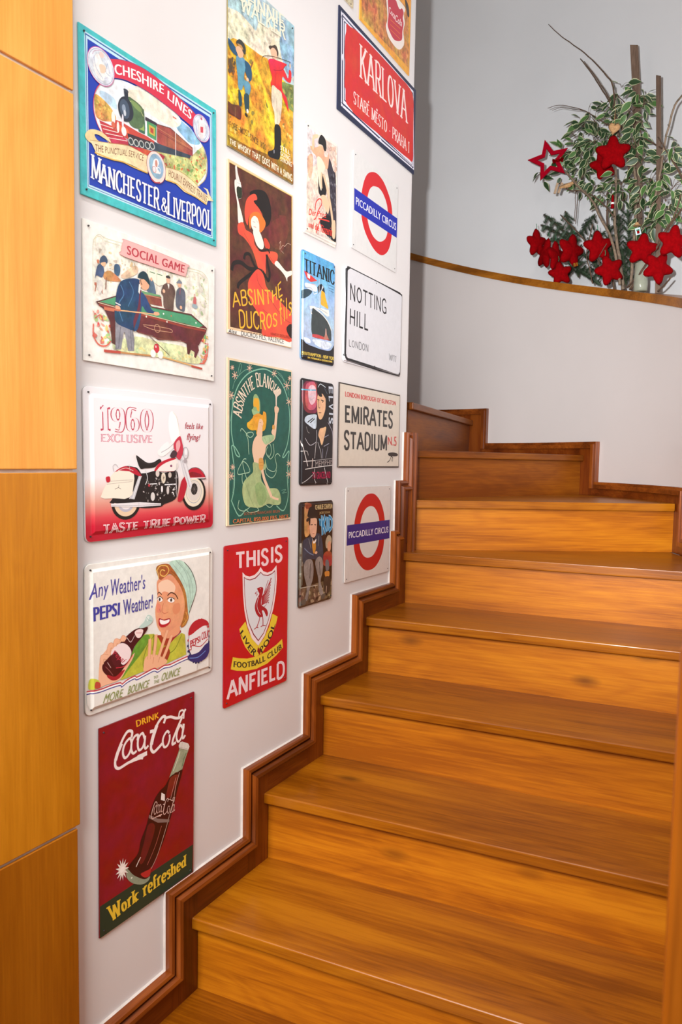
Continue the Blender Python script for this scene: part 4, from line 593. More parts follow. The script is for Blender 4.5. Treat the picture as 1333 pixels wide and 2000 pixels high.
A('pepsi',[1.1233,1.2601,0.3706,0.2937,-0.0036],[["BG","ebe9e2",0.1],["T","Any","bh","4a469a",[[-1743,1118],[-1311,1123]],[[-1766,784],[-1318,852]]],["T","Weather's","bh","4a469a",[[-1262,1142],[-335,1112]],[[-1264,797],[-335,808]]],["T","PEPSI","hv","40409c",[[-1710,656],[-1020,645]],[[-1691,361],[-1021,378]]],["T","Weather!","bh","4a469a",[[-944,688],[-119,674]],[[-931,362],[-125,378]]],["M","e8a078",[[16,930],[191,1000],[487,986],[724,836],[899,572],[918,302],[849,23],[661,-232],[458,-289],[227,-278],[49,-115],[-24,84],[-47,319],[16,539],[0,749]],0.15],["M","f4cdb0",[[47,857],[322,913],[555,740],[488,584],[225,670],[96,642]],0],["M","e09068",[[523,342],[692,338],[710,167],[557,110],[473,219]],0],["M","e88a70",[[0,449],[112,385],[96,248],[1,264]],0],["M","b06a34",[[-26,1188],[63,1258],[321,1252],[520,1123],[758,880],[934,567],[972,99],[990,-51],[868,-199],[729,-197],[815,5],[865,311],[760,640],[554,906],[387,1022],[224,972],[111,929],[31,1020]],0.5],["S","e4b860",24,[[-1,1139],[94,1231],[288,1209],[354,1096],[224,996],[95,1058],[143,1145],[240,1110]],0,1],["S","e8c878",16,[[47,972],[31,1089],[-32,1166]],0,1],["S","8a4a24",16,[[420,1088],[656,917],[794,707]],0,1],["S","e0b058",16,[[901,111],[955,-45],[798,-162]],0,1],["S","d89a48",14,[[850,-26],[903,-133],[764,-192]],0,1],["M","bcdccb",[[370,1262],[553,1308],[756,1274],[966,1143],[1144,927],[1240,657],[1213,452],[1077,228],[990,22],[954,199],[899,523],[759,784],[554,1048]],0.3],["S","8aa89a",12,[[569,1306],[861,1035],[1003,727],[1041,380],[1007,93]],0,1],["S","4a3a3a",16,[[843,1229],[1072,1009],[1233,671],[1202,429],[1007,68]],0,1],["S","8ab09c",9,[[486,1221],[758,952],[933,639],[988,291]],0,1],["S","8ab09c",9,[[688,1246],[1002,921],[1118,613],[1077,277]],0,1],["S","5a3424",20,[[16,631],[57,676],[144,612]],0,1],["S","5a3424",26,[[316,563],[422,613],[556,555],[641,442]],0,1],["M","f8f4f0",[[16,539],[96,573],[167,492],[96,462]],0],["M","f8f4f0",[[323,468],[422,504],[529,436],[489,390],[373,413]],0],["E","3a2a28",[80,520],[28,36],0],["E","3a2a28",[429,451],[32,38],0],["S","3a2420",14,[[0,553],[89,581],[176,514]],0,1],["S","3a2420",14,[[297,484],[405,516],[539,453]],0,1],["S","c86a50",12,[[193,418],[145,263],[226,191],[340,207]],0,1],["S","b8604c",10,[[64,323],[113,234]],0,1],["M","b8202c",[[65,114],[194,63],[390,56],[397,-40],[259,-103],[113,-85],[49,1]],0],["M","fbf8f4",[[90,82],[226,34],[374,36],[351,-26],[194,-44],[103,-4]],0],["S","7a1420",8,[[71,113],[226,50],[390,52]],0,1],["M","a03024",[[2,-245],[292,-279],[661,-256],[730,-318],[492,-438],[392,-560],[195,-518],[34,-344]],0.3],["M","e8a078",[[130,-200],[391,-228],[660,-136],[695,-311],[458,-384],[195,-330]],0],["F","c0bf42",[[-402,-142],[-93,-191],[33,-298],[162,-488],[326,-546],[560,-404],[764,-337],[869,-394],[914,-855],[394,-906],[3,-955],[-403,-926],[-702,-943],[-1020,-951],[-905,-770],[-701,-528],[-523,-298]],0.3],["S","7a8a2c",20,[[-93,-226],[-280,-417],[-402,-709],[-372,-899]],0,1],["S","7a8a2c",20,[[765,-373],[560,-644],[327,-736],[228,-879]],0,1],["M","6a9a34",[[-523,-230],[-280,-166],[-218,-293],[-463,-537],[-789,-776],[-934,-896],[-991,-881],[-818,-613]],0.4],["S","3a4a20",12,[[-93,-203],[-124,-543]],0,1],["M","a04028",[[228,-525],[393,-656],[327,-831],[163,-888],[98,-732]],0],["M","eeb48e",[[-326,-636],[-93,-631],[163,-746],[311,-863],[229,-926],[35,-951],[-218,-937],[-372,-933],[-387,-827]],0],["S","c87a54",90,[[-234,-703],[-218,-522],[-206,-272]],0,1],["S","eeb48e",76,[[-234,-703],[-218,-522],[-206,-272]],0,1],["S","c87a54",90,[[-93,-665],[-55,-465],[-24,-217]],0,1],["S","eeb48e",76,[[-93,-665],[-55,-465],[-24,-217]],0,1],["S","c87a54",90,[[50,-721],[162,-488],[318,-190]],0,1],["S","eeb48e",76,[[50,-721],[162,-488],[318,-190]],0,1],["S","c87a54",90,[[179,-785],[293,-610],[452,-330]],0,1],["S","eeb48e",76,[[179,-785],[293,-610],[452,-330]],0,1],["S","c87a54",10,[[-124,-820],[-93,-688]],0,1],["S","c87a54",10,[[34,-834],[82,-728]],0,1],["M","f0b896",[[-1566,-567],[-1512,-367],[-1350,-232],[-1185,-159],[-989,-91],[-875,-114],[-817,-236],[-933,-366],[-990,-683],[-789,-575],[-642,-474],[-701,-595],[-876,-777],[-1048,-933],[-1407,-949],[-1568,-929]],0],["M","ccd04a",[[-1789,-808],[-1724,-744],[-1567,-822],[-1568,-950],[-1777,-948]],0],["M","c04a3c",[[-1646,-823],[-1541,-872],[-1541,-968],[-1673,-944]],0],["M","4a1218",[[-1481,-631],[-1464,-506],[-1268,-379],[-1102,-242],[-903,-108],[-642,6],[-402,6],[-265,-20],[-372,-148],[-642,-340],[-760,-538],[-991,-771],[-1188,-880],[-1374,-764]],0.2],["M","a8242c",[[-1352,-759],[-1160,-839],[-991,-771],[-905,-770],[-1048,-900],[-1215,-908],[-1352,-813]],0],["S","8a4a4a",16,[[-1405,-584],[-1297,-697],[-1215,-804]],0,1],["S","c8a8a4",14,[[-1356,-510],[-1269,-638]],0,1],["S","d8c4c0",12,[[-846,-120],[-759,-226],[-701,-194],[-642,-116]],0,1],["M","bcd4cc",[[-523,28],[-372,124],[-280,240],[-181,216],[-131,149],[-144,71],[-249,22],[-402,-6]],0],["M","dfeae4",[[-311,204],[-219,211],[-280,108]],0],["S","8cb0a8",10,[[-311,204],[-234,122],[-141,94]],0,1],["M","f0dcdc",[[-1268,-336],[-1157,-230],[-989,-200],[-832,-277],[-730,-433],[-789,-575],[-933,-653],[-1047,-582],[-1186,-485]],0],["M","571820",[[-1255,-393],[-1130,-345],[-1004,-526],[-1033,-651],[-1145,-646],[-1241,-515]],0],["T","Pepsi","bi","b83044",[[-1199,-276],[-847,-551]],[[-1227,-378],[-947,-627]]],["M","f4dcd8",[[-642,-49],[-523,-5],[-402,-51],[-463,-175],[-568,-176]],0],["S","c04a50",10,[[-597,-69],[-448,-99]],0,1],["S","d08a64",100,[[-1499,-519],[-1485,-373],[-1350,-404]],0,1],["S","f0b896",84,[[-1499,-519],[-1485,-373],[-1350,-404]],0,1],["S","d08a64",100,[[-1336,-321],[-1295,-179],[-1213,-218]],0,1],["S","f0b896",84,[[-1336,-321],[-1295,-179],[-1213,-218]],0,1],["S","d08a64",100,[[-1171,-227],[-1143,-125],[-1059,-164]],0,1],["S","f0b896",84,[[-1171,-227],[-1143,-125],[-1059,-164]],0,1],["S","d08a64",100,[[-989,-168],[-955,-98],[-889,-155]],0,1],["S","f0b896",84,[[-989,-168],[-955,-98],[-889,-155]],0,1],["S","c03040",20,[[-1145,-668],[-905,-682],[-701,-506]],0,1],["F","ebe9e2",[[-1842,-972],[-1542,-1000],[-1271,-989],[-1034,-998],[-991,-1040],[-848,-989],[-643,-960],[-583,-997],[-341,-964],[-93,-932],[19,-982],[196,-942],[394,-961],[664,-932],[960,-907],[961,-1001],[1268,-1146],[1269,-1322],[-1754,-1366],[-1831,-1217]],0],["S","c0303c",26,[[-1842,-972],[-1542,-1000],[-1271,-989],[-1034,-998],[-991,-1040],[-848,-989],[-643,-960],[-583,-997],[-341,-964],[-93,-932],[19,-982],[196,-942],[394,-961],[664,-932],[960,-907]],0,1],["S","fafafa",24,[[-1842,-1000],[-1542,-1028],[-1271,-1018],[-1034,-1027],[-991,-1069],[-848,-1017],[-643,-989],[-583,-1026],[-341,-994],[-93,-962],[19,-1013],[196,-973],[394,-992],[664,-964],[960,-939]],0,1],["S","36368c",20,[[-1842,-1025],[-1542,-1053],[-1271,-1044],[-1034,-1053],[-992,-1095],[-848,-1044],[-643,-1016],[-583,-1054],[-341,-1021],[-92,-990],[19,-1041],[196,-1001],[394,-1020],[664,-993],[960,-969]],0,1],["E","2c2c5c",[1326,-639],[355,435],0],["E","2c2c5c",[1701,-602],[30,30],0],["E","2c2c5c",[1690,-732],[30,30],0],["E","2c2c5c",[1653,-857],[30,30],0],["E","2c2c5c",[1594,-963],[30,30],0],["E","2c2c5c",[1515,-1047],[30,30],0],["E","2c2c5c",[1426,-1105],[30,30],0],["E","2c2c5c",[1330,-1128],[30,30],0],["E","2c2c5c",[1234,-1119],[30,30],0],["E","2c2c5c",[1147,-1076],[30,30],0],["E","2c2c5c",[1071,-1006],[30,30],0],["E","2c2c5c",[1013,-909],[30,30],0],["E","2c2c5c",[977,-798],[30,30],0],["E","2c2c5c",[966,-675],[30,30],0],["E","c03038",[976,-550],[30,30],0],["E","c03038",[1010,-429],[30,30],0],["E","c03038",[1067,-325],[30,30],0],["E","c03038",[1141,-241],[30,30],0],["E","c03038",[1228,-180],[30,30],0],["E","c03038",[1323,-152],[30,30],0],["E","c03038",[1418,-157],[30,30],0],["E","c03038",[1508,-196],[30,30],0],["E","c03038",[1587,-263],[30,30],0],["E","c03038",[1649,-361],[30,30],0],["E","c03038",[1688,-475],[30,30],0],["E","e8e4e4",[1326,-609],[340,420],0],["M","b82430",[[975,-415],[1027,-253],[1188,-148],[1407,-138],[1595,-209],[1671,-325],[1483,-315],[1262,-372],[1082,-436]],0],["M","33306e",[[960,-902],[1121,-901],[1339,-887],[1562,-759],[1694,-761],[1707,-917],[1602,-1072],[1378,-1122],[1122,-1075],[978,-980]],0],["S","6a8ad0",20,[[1014,-963],[1303,-1004],[1563,-911]],0,1],["T","PEPSI","hv","b82836",[[1018,-558],[1373,-514]],[[1041,-735],[1389,-660]]],["T","COLA","hv","b82836",[[1410,-451],[1653,-423]],[[1418,-641],[1659,-614]]],["S","b82836",20,[[984,-760],[1066,-778],[1101,-687],[1375,-770],[1636,-648]],0,1],["T","MORE","bi","8f9a58",[[-1435,-1114],[-949,-1131]],[[-1484,-1294],[-958,-1299]]],["T","BOUNCE","bi","8f9a58",[[-819,-1114],[-218,-1126]],[[-848,-1291],[-249,-1286]]],["T","TO","bi","8f9a58",[[-108,-1091],[19,-1099]],[[-108,-1154],[19,-1158]]],["T","THE","bi","8f9a58",[[-99,-1186],[61,-1196]],[[-99,-1263],[61,-1267]]],["T","OUNCE","bi","8f9a58",[[148,-1084],[727,-1088]],[[116,-1264],[700,-1261]]]])
A('coca',[1.1076,0.8655,0.2777,0.429,-0.0056],[["BG","8c1420",0.15],["F","1d3a2c",[[-1384,-1481],[1369,-1463],[1357,-2117],[-1406,-2160]],0],["T","DRINK","bold","f0b42c",[[-425,2024],[253,2008]],[[-399,1872],[254,1872]]],["S","f2e6e2",60,[[-544,1694],[-526,1812],[-634,1860],[-740,1785],[-845,1642],[-932,1482],[-983,1338],[-966,1224],[-880,1166],[-758,1176],[-616,1194],[-398,1186],[-213,1163]],0,1],["S","f2e6e2",84,[[-810,1658],[-914,1503],[-973,1362]],0,1],["S","f2e6e2",96,[[-380,1213],[-232,1212],[-100,1218]],0,1],["S","f2e6e2",72,[[-544,1196],[-362,1207],[-213,1155]],0,1],["S","f2e6e2",53,[[-544,1597],[-580,1692],[-680,1656],[-758,1559],[-775,1428],[-723,1328],[-634,1352],[-562,1451],[-544,1556]],0,1],["S","f2e6e2",53,[[-380,1585],[-362,1690],[-454,1692],[-537,1595],[-544,1431],[-490,1343],[-399,1368]],0,1],["S","f2e6e2",53,[[-176,1560],[-233,1691],[-344,1628],[-369,1483],[-332,1359],[-232,1381],[-168,1501],[-157,1610],[-176,1419],[-146,1329],[-62,1367]],0,1],["S","f2e6e2",72,[[-17,1650],[91,1639]],0,1],["S","f2e6e2",66,[[398,1707],[445,1824],[365,1862],[227,1774],[110,1610],[34,1406],[15,1270],[92,1172],[209,1204],[348,1273]],0,1],["S","f2e6e2",96,[[188,1729],[72,1508],[22,1353]],0,1],["S","f2e6e2",53,[[569,1435],[507,1498],[415,1440],[367,1325],[408,1180],[509,1175],[578,1285],[577,1403]],0,1],["S","f2e6e2",60,[[445,1809],[608,1790],[774,1711],[942,1690],[1091,1826]],0,1],["S","f2e6e2",60,[[985,1677],[880,1544],[776,1398],[685,1250],[673,1150],[777,1160]],0,1],["S","f2e6e2",42,[[1028,1619],[1027,1800],[899,1822],[858,1670]],0,1],["S","f2e6e2",53,[[987,1421],[922,1501],[826,1397],[798,1243],[861,1147],[954,1207],[1021,1381],[1029,1499],[988,1301],[1010,1173],[1083,1225]],0,1],["F","e0d8d0",[[912,1115],[989,1108],[1184,995],[1229,913],[1186,842],[883,990],[870,1054]],0.2],["S","a09890",8,[[896,1007],[1199,856]],0,0],["S","a89c94",6,[[989,1090],[969,976]],0,0],["S","a89c94",6,[[1084,1034],[1059,928]],0,0],["F","9ea588",[[896,977],[1186,836],[1130,739],[1087,663],[1036,560],[972,432],[781,472],[574,430],[676,600],[780,772],[842,869]],0.4],["S","e8ecd8",16,[[914,905],[822,727],[698,533]],0,1],["S","4f6a44",22,[[1121,803],[1035,682],[993,545]],0,0],["M","3a0c10",[[453,299],[615,444],[824,456],[994,454],[918,240],[826,34],[752,-177],[641,-461],[519,-707],[378,-971],[179,-1203],[22,-1391],[-55,-1557],[-246,-1518],[-543,-1283],[-659,-1070],[-579,-982],[-359,-861],[-277,-614],[-134,-391],[-20,-124],[135,131],[292,244]],0.15],["M","7a1c1c",[[615,414],[866,380],[783,171],[618,-3],[495,-13],[514,186]],0.2],["M","6a1a1c",[[-58,-367],[137,-481],[21,-807],[-209,-1133],[-322,-1050],[-190,-711]],0.2],["S","a85a50",16,[[336,-567],[138,-949],[-94,-1247]],0,1],["S","c88a80",14,[[782,352],[679,92],[618,-63]],0,1],["S","f0e4dc",22,[[-284,-982],[-359,-1061],[-414,-1134]],0,1],["M","b82c2c",[[-284,-1355],[-170,-1354],[-16,-1372],[22,-1333],[-16,-1518],[-170,-1484]],0],["S","8a3a34",10,[[555,259],[454,33]],0,1],["F","f0e8e0",[[332,184],[433,100],[434,-48],[313,30]],0],["S","caa89c",14,[[900,428],[783,171],[702,-156],[579,-435],[457,-710],[218,-1163],[22,-1391]],0,1],["F","86706a",[[-39,-159],[215,-354],[579,-524],[571,-587],[215,-442],[-50,-226]],0],["S","e0bcb0",15,[[189,-45],[195,14],[155,46],[116,15],[77,-51],[45,-127],[25,-198],[32,-258],[65,-293],[110,-295],[163,-294],[243,-310],[309,-332]],0,1],["S","e0bcb0",21,[[90,-45],[51,-118],[29,-187]],0,1],["S","e0bcb0",24,[[249,-298],[303,-307],[350,-312]],0,1],["S","e0bcb0",18,[[189,-297],[256,-302],[309,-337]],0,1],["S","e0bcb0",13,[[189,-94],[175,-43],[139,-55],[110,-100],[104,-165],[123,-220],[156,-213],[182,-167],[189,-115]],0,1],["S","e0bcb0",13,[[248,-111],[255,-59],[222,-52],[191,-96],[189,-178],[209,-226],[242,-219]],0,1],["S","e0bcb0",13,[[322,-136],[302,-67],[262,-91],[253,-162],[266,-227],[302,-222],[325,-166],[329,-112],[322,-207],[333,-253],[363,-239]],0,1],["S","e0bcb0",18,[[378,-101],[416,-113]],0,1],["S","e0bcb0",16,[[522,-99],[538,-45],[511,-20],[463,-55],[423,-129],[396,-225],[390,-292],[417,-345],[458,-335],[506,-309]],0,1],["S","e0bcb0",24,[[450,-75],[410,-177],[392,-251]],0,1],["S","e0bcb0",13,[[581,-242],[560,-208],[528,-231],[512,-285],[526,-358],[561,-365],[584,-316],[584,-258]],0,1],["S","e0bcb0",15,[[538,-52],[594,-72],[649,-120],[705,-140],[754,-84]],0,1],["S","e0bcb0",15,[[719,-149],[685,-207],[650,-271],[620,-338],[616,-386],[651,-387]],0,1],["S","e0bcb0",10,[[733,-179],[733,-93],[691,-74],[677,-145]],0,1],["S","e0bcb0",13,[[720,-272],[699,-230],[667,-275],[657,-348],[679,-397],[709,-373],[731,-293],[734,-237],[720,-330],[728,-392],[751,-371]],0,1],["M","8f9c84",[[-695,-1066],[-652,-1060],[-470,-1291],[-170,-1522],[-16,-1533],[-62,-1611],[-246,-1599],[-506,-1443],[-670,-1247]],0.2],["E","dfe6d4",[-543,-1305],[24,20],0],["F","f4ece4",[[-616,-1040],[-719,-1046],[-637,-1150],[-738,-1091],[-696,-1226],[-771,-1116],[-780,-1248],[-812,-1114],[-867,-1214],[-850,-1085],[-938,-1131],[-876,-1038],[-978,-1019],[-886,-981],[-978,-903],[-876,-929],[-938,-809],[-850,-893],[-866,-758],[-812,-882],[-779,-761],[-771,-897],[-696,-820],[-738,-936],[-637,-921],[-719,-990]],0],["E","fdf8f2",[-802,-1000],[60,60],0],["T","Work",[0.24,0.1,0.1],"ecc83c",[[-1183,-1590],[-377,-1618]],[[-1075,-1952],[-376,-1882]]],["T","refreshed",[0.24,0.1,0.1],"ecc83c",[[-227,-1592],[1117,-1588]],[[-196,-1897],[1119,-1853]]]])
A('golf',[1.4907,2.5297,0.2714,0.397,0.006],[["BG","b9cfd2",0.5],["F","e4dcc0",[[-1403,1072],[-1388,384],[-937,498],[-124,583],[308,650],[1013,789],[1329,602],[1308,1997],[744,1851],[181,1346],[-581,1288]],0.8],["M","a9c4cc",[[-1404,1377],[-584,1817],[255,1870],[582,1545],[180,1456],[-131,1409],[-281,1074],[-469,1088],[-941,1146],[-1390,1059]],0.8],["M","8fb4cc",[[749,1445],[1326,1679],[1340,748],[1014,696],[755,1038]],0.8],["M","94b4c4",[[418,1686],[1321,2003],[1329,1494],[918,1436]],0.6],["F","dfa92e",[[-1388,302],[-1148,480],[-722,559],[-124,583],[188,639],[432,436],[932,429],[1332,415],[1351,-1961],[-1365,-1974]],0.9],["B",["c8861c","eabc50","b8942c","8c7a34","f0cc6c"],[[-1354,216],[-123,495],[433,346],[1281,299],[1303,-1163],[-1331,-1688]],130,70,21],["F","7a8a4a",[[764,355],[1331,509],[1341,-173],[1026,-136],[809,98]],0.9],["B",["5a6a3a","a8a04a"],[[806,328],[1301,425],[1309,-91],[938,-32]],22,60,22],["B",["7a5a30","5a4a34"],[[-1380,38],[-1111,-3],[-1145,-311],[-1352,-321]],14,80,23],["F","93631c",[[-1365,-1743],[-561,-1723],[292,-1617],[1045,-1492],[1353,-1480],[1352,-1980],[-1365,-1978]],0.7],["M","27526e",[[-1388,364],[-1286,372],[-1148,335],[-1007,255],[-936,162],[-610,184],[-469,76],[-479,-166],[-608,-201],[-719,-79],[-1006,108],[-1182,131],[-1302,199]],0.4],["M","5f96ae",[[-1059,105],[-793,207],[-701,100],[-754,-244],[-571,-250],[-496,-347],[-569,-551],[-679,-598],[-771,-401],[-843,-539],[-968,-550],[-1005,-291]],0.4],["M","e2ae88",[[-1078,305],[-919,402],[-794,355],[-800,225],[-936,141],[-1024,205]],0],["M","3a3c38",[[-1061,439],[-938,551],[-795,546],[-704,462],[-714,318],[-793,313],[-883,398],[-1025,393]],0],["M","b88a50",[[-1025,414],[-866,448],[-794,377],[-919,381]],0],["M","27526e",[[-738,169],[-573,158],[-461,36],[-479,-166],[-608,-223],[-682,-62]],0],["E","e8c0a0",[-626,-209],[50,40],0],["M","27444c",[[-968,-592],[-860,-653],[-841,-880],[-948,-924]],0],["M","27444c",[[-752,-607],[-569,-551],[-574,-889],[-706,-943]],0],["E","2c2420",[-669,-1036],[60,40],0],["E","e8e0d8",[-622,-930],[40,50],0],["M","6a3a24",[[-1357,-1008],[-1212,-1011],[-895,-944],[-875,-1214],[-1071,-1249],[-1350,-1235]],0.5],["S","3a2418",14,[[-1350,-1235],[-893,-1226]],0,0],["S","a87a54",10,[[-1090,-1035],[-1089,-1256]],0,0],["S","8a4a34",30,[[-499,106],[-407,299]],0,1],["M","d8283a",[[209,604],[348,713],[592,780],[926,865],[1012,858],[864,722],[972,631],[1080,563],[1121,791],[1221,766],[1199,522],[1017,466],[846,506],[805,373],[829,153],[1023,49],[1114,-241],[983,-131],[767,58],[600,78],[375,50],[314,114],[373,274],[290,418]],0.25],["S","8c1424",12,[[431,481],[760,617],[969,838]],0,1],["S","8c1424",10,[[494,373],[517,156]],0,1],["E","e8c0a0",[1162,903],[30,60],0],["M","e2b494",[[305,917],[425,1018],[589,1006],[611,880],[489,767],[347,780]],0],["M","4a3a30",[[225,946],[384,1062],[547,1099],[639,984],[591,870],[548,986],[405,998],[285,907]],0],["S","5a4a34",16,[[-45,399],[-47,553],[148,687],[591,848],[1183,1005]],0,1],["M","dcd0b4",[[375,84],[600,101],[788,78],[812,-131],[774,-424],[693,-710],[507,-783],[476,-544],[359,-319]],0.4],["S","a08c6c",12,[[561,-144],[610,-720]],0,1],["M","16161a",[[507,-806],[736,-763],[783,-1117],[725,-1533],[538,-1622],[252,-1654],[231,-1548],[473,-1392],[490,-1087]],0.2],["E","8c8c94",[474,-1461],[20,50],0],["M","dad0b0",[[284,996],[423,1219],[485,1114]],0],["T","JOHNNIE",[0.17,0.1,0.06],"e6e2cc",[[-1290,1643],[910,2004]],[[-1289,1357],[915,1686]]],["T","WALKER",[0.17,0.1,0.06],"e6e2cc",[[-871,1517],[913,1800]],[[-888,1215],[918,1436]]],["T","FORE—MOST",[0.14,0.1,0.06],"3c3420",[[-1297,-1423],[-564,-1363]],[[-1297,-1549],[-563,-1505]]],["T","SINCE 1820",[0.14,0.1,0.06],"4a3a24",[[-526,-1404],[129,-1426]],[[-525,-1545],[131,-1561]]],["T","THE WHISKY THAT GOES WITH A SWING",[0.2,0.18,0],"efe2c4",[[-1296,-1801],[293,-1742],[1290,-1765]],[[-1296,-1917],[295,-1902],[1293,-1920]]],["T","STILL","bold","efe2c4",[[741,-1202],[1193,-1178]],[[743,-1317],[1195,-1297]]],["T","GOING","bold","efe2c4",[[743,-1341],[1195,-1320]],[[745,-1456],[1197,-1439]]],["T","STRONG","bold","efe2c4",[[745,-1480],[1272,-1436]],[[746,-1596],[1274,-1567]]]])
A('ducros',[1.4938,2.1061,0.2698,0.3952,0.0065],[["BG","e9c79c",0.1],["F","5a2f22",[[-1294,1908],[1291,1938],[1346,-1770],[-1251,-1829]],0.6],["S","6e3428",300,[[884,1333],[935,895],[715,437]],0,1],["M","6e3428",[[357,986],[976,1309],[1165,956],[715,437],[318,535]],0.5],["F","f0ede4",[[-1362,-1893],[1347,-1809],[1349,-1953],[-1362,-1996]],0],["S","d8b44a",12,[[-1294,1908],[1291,1938]],0,0],["S","d8b44a",20,[[1301,1935],[1356,-1794]],0,0],["M","e8e0d4",[[-1101,1535],[-1038,1579],[-980,1301],[-1063,1275]],0],["M","ddd8d0",[[-1076,1883],[-1020,1924],[-982,1779],[-925,1661],[-828,1486],[-820,1282],[-903,1199],[-987,1231],[-1026,1423],[-1057,1708]],0],["M","26301e",[[-1018,1426],[-844,1504],[-820,1282],[-911,1204],[-987,1231]],0],["F","ece6dc",[[-1019,1603],[-867,1588],[-851,1479],[-1011,1469]],0],["S","8a8a80",8,[[-996,1547],[-875,1549]],0,0],["M","ece2d6",[[-1055,1278],[-980,1210],[-910,1048],[-825,889],[-766,697],[-939,626],[-978,845],[-998,1068]],0],["M","1a1210",[[-516,1446],[-397,1553],[-113,1661],[137,1673],[309,1508],[389,1240],[314,974],[144,842],[59,951],[16,1132],[-192,1214],[-355,1308]],0.2],["M","e2503a",[[-710,1015],[-633,1270],[-436,1447],[-276,1497],[-214,1398],[-355,1308],[-110,1191],[16,1036],[-149,989],[-393,1014],[-552,874],[-590,676],[-689,789]],0],["M","e2742a",[[-544,853],[-394,1037],[-150,1108],[37,1042],[144,927],[61,759],[-105,642],[-189,834],[-393,919],[-491,610]],0],["M","ece2d6",[[-452,855],[-333,972],[-190,953],[-123,805],[-138,633],[-269,598],[-431,673]],0],["S","8a5a4a",8,[[-392,825],[-291,830]],0,1],["S","c0443c",12,[[-359,716],[-250,722]],0,1],["S","8a5a4a",7,[[-251,889],[-181,860]],0,1],["M","ece2d6",[[-370,618],[-147,679],[21,507],[73,350],[-19,255],[-185,286],[-308,421]],0],["M","e2503a",[[-947,624],[-766,697],[-668,561],[-470,544],[-349,482],[-308,302],[-101,198],[24,205],[321,290],[539,331],[672,301],[652,147],[520,16],[366,79],[193,185],[153,-44],[155,-288],[29,-365],[-139,-257],[-347,78],[-528,246],[-745,354],[-938,396],[-984,522]],0.1],["S","a8342a",12,[[-726,453],[-549,312],[-388,163]],0,1],["S","a8342a",10,[[322,167],[498,61]],0,1],["M","c8402a",[[63,518],[168,569],[319,461],[320,364],[149,333]],0],["S","241612",50,[[-143,224],[23,229],[235,318],[321,241]],0,1],["M","ece2d6",[[542,21],[652,134],[901,28],[1086,-32],[1319,33],[1321,-70],[1134,-175],[1113,-282],[1018,-174],[811,-68]],0],["S","1c1310",80,[[-723,-154],[-685,-27],[-507,16],[-386,-121],[-222,-251],[28,-268]],0,1],["S","1c1310",100,[[-1199,-518],[-1125,-341],[-859,-256],[-545,-324],[-222,-275]],0,1],["S","1c1310",90,[[-971,-885],[-914,-757],[-583,-522],[-262,-308]],0,1],["S","1c1310",90,[[193,185],[238,-24],[326,-250],[264,-437],[28,-268]],0,1],["M","e2503a",[[-262,-308],[-98,-259],[71,-356],[201,-622],[551,-751],[1006,-944],[1337,-1118],[1347,-1796],[742,-1780],[42,-1833],[18,-1541],[-214,-1288],[-460,-1092],[-561,-873],[-543,-608]],0.1],["S","a8342a",14,[[-221,-371],[-137,-594],[246,-811],[917,-1241],[1340,-1326]],0,1],["M","241612",[[1106,-1467],[1340,-1352],[1345,-1717],[1154,-1615]],0],["S","a8342a",10,[[36,-1194],[557,-1353]],0,1],["T","ABSINTHE",[0.13,0.11,0],"e8b430",[[-1205,-1036],[-581,-830],[32,-706],[461,-644],[837,-315]],[[-1140,-1359],[-579,-1186],[35,-1084],[465,-968],[910,-681]]],["T","DUCROS",[0.14,0.12,0],"e8b430",[[-950,-1394],[-377,-1317],[164,-1270],[667,-1182]],[[-910,-1787],[-375,-1714],[168,-1678],[671,-1486]]],["T","fils",[0.1,0.09,0],"e8b430",[[730,-830],[1329,-625]],[[806,-1477],[1336,-1066]]],["T","Alex   DUCROS FILS, VALENCE","sans","3a3230",[[-1307,-1873],[-251,-1816],[970,-1785]],[[-1325,-1979],[-250,-1945],[972,-1913]]],["S","d8b8a0",10,[[736,592],[802,659],[760,448],[894,582],[985,580],[1122,691],[1263,688]],0,1],["S","d8b8a0",8,[[805,434],[942,392]],0,1],["T","USINES ET DISTILLERIES","sans","7a2a20",[[385,-1707],[1249,-1666]],[[386,-1769],[1251,-1744]]]])
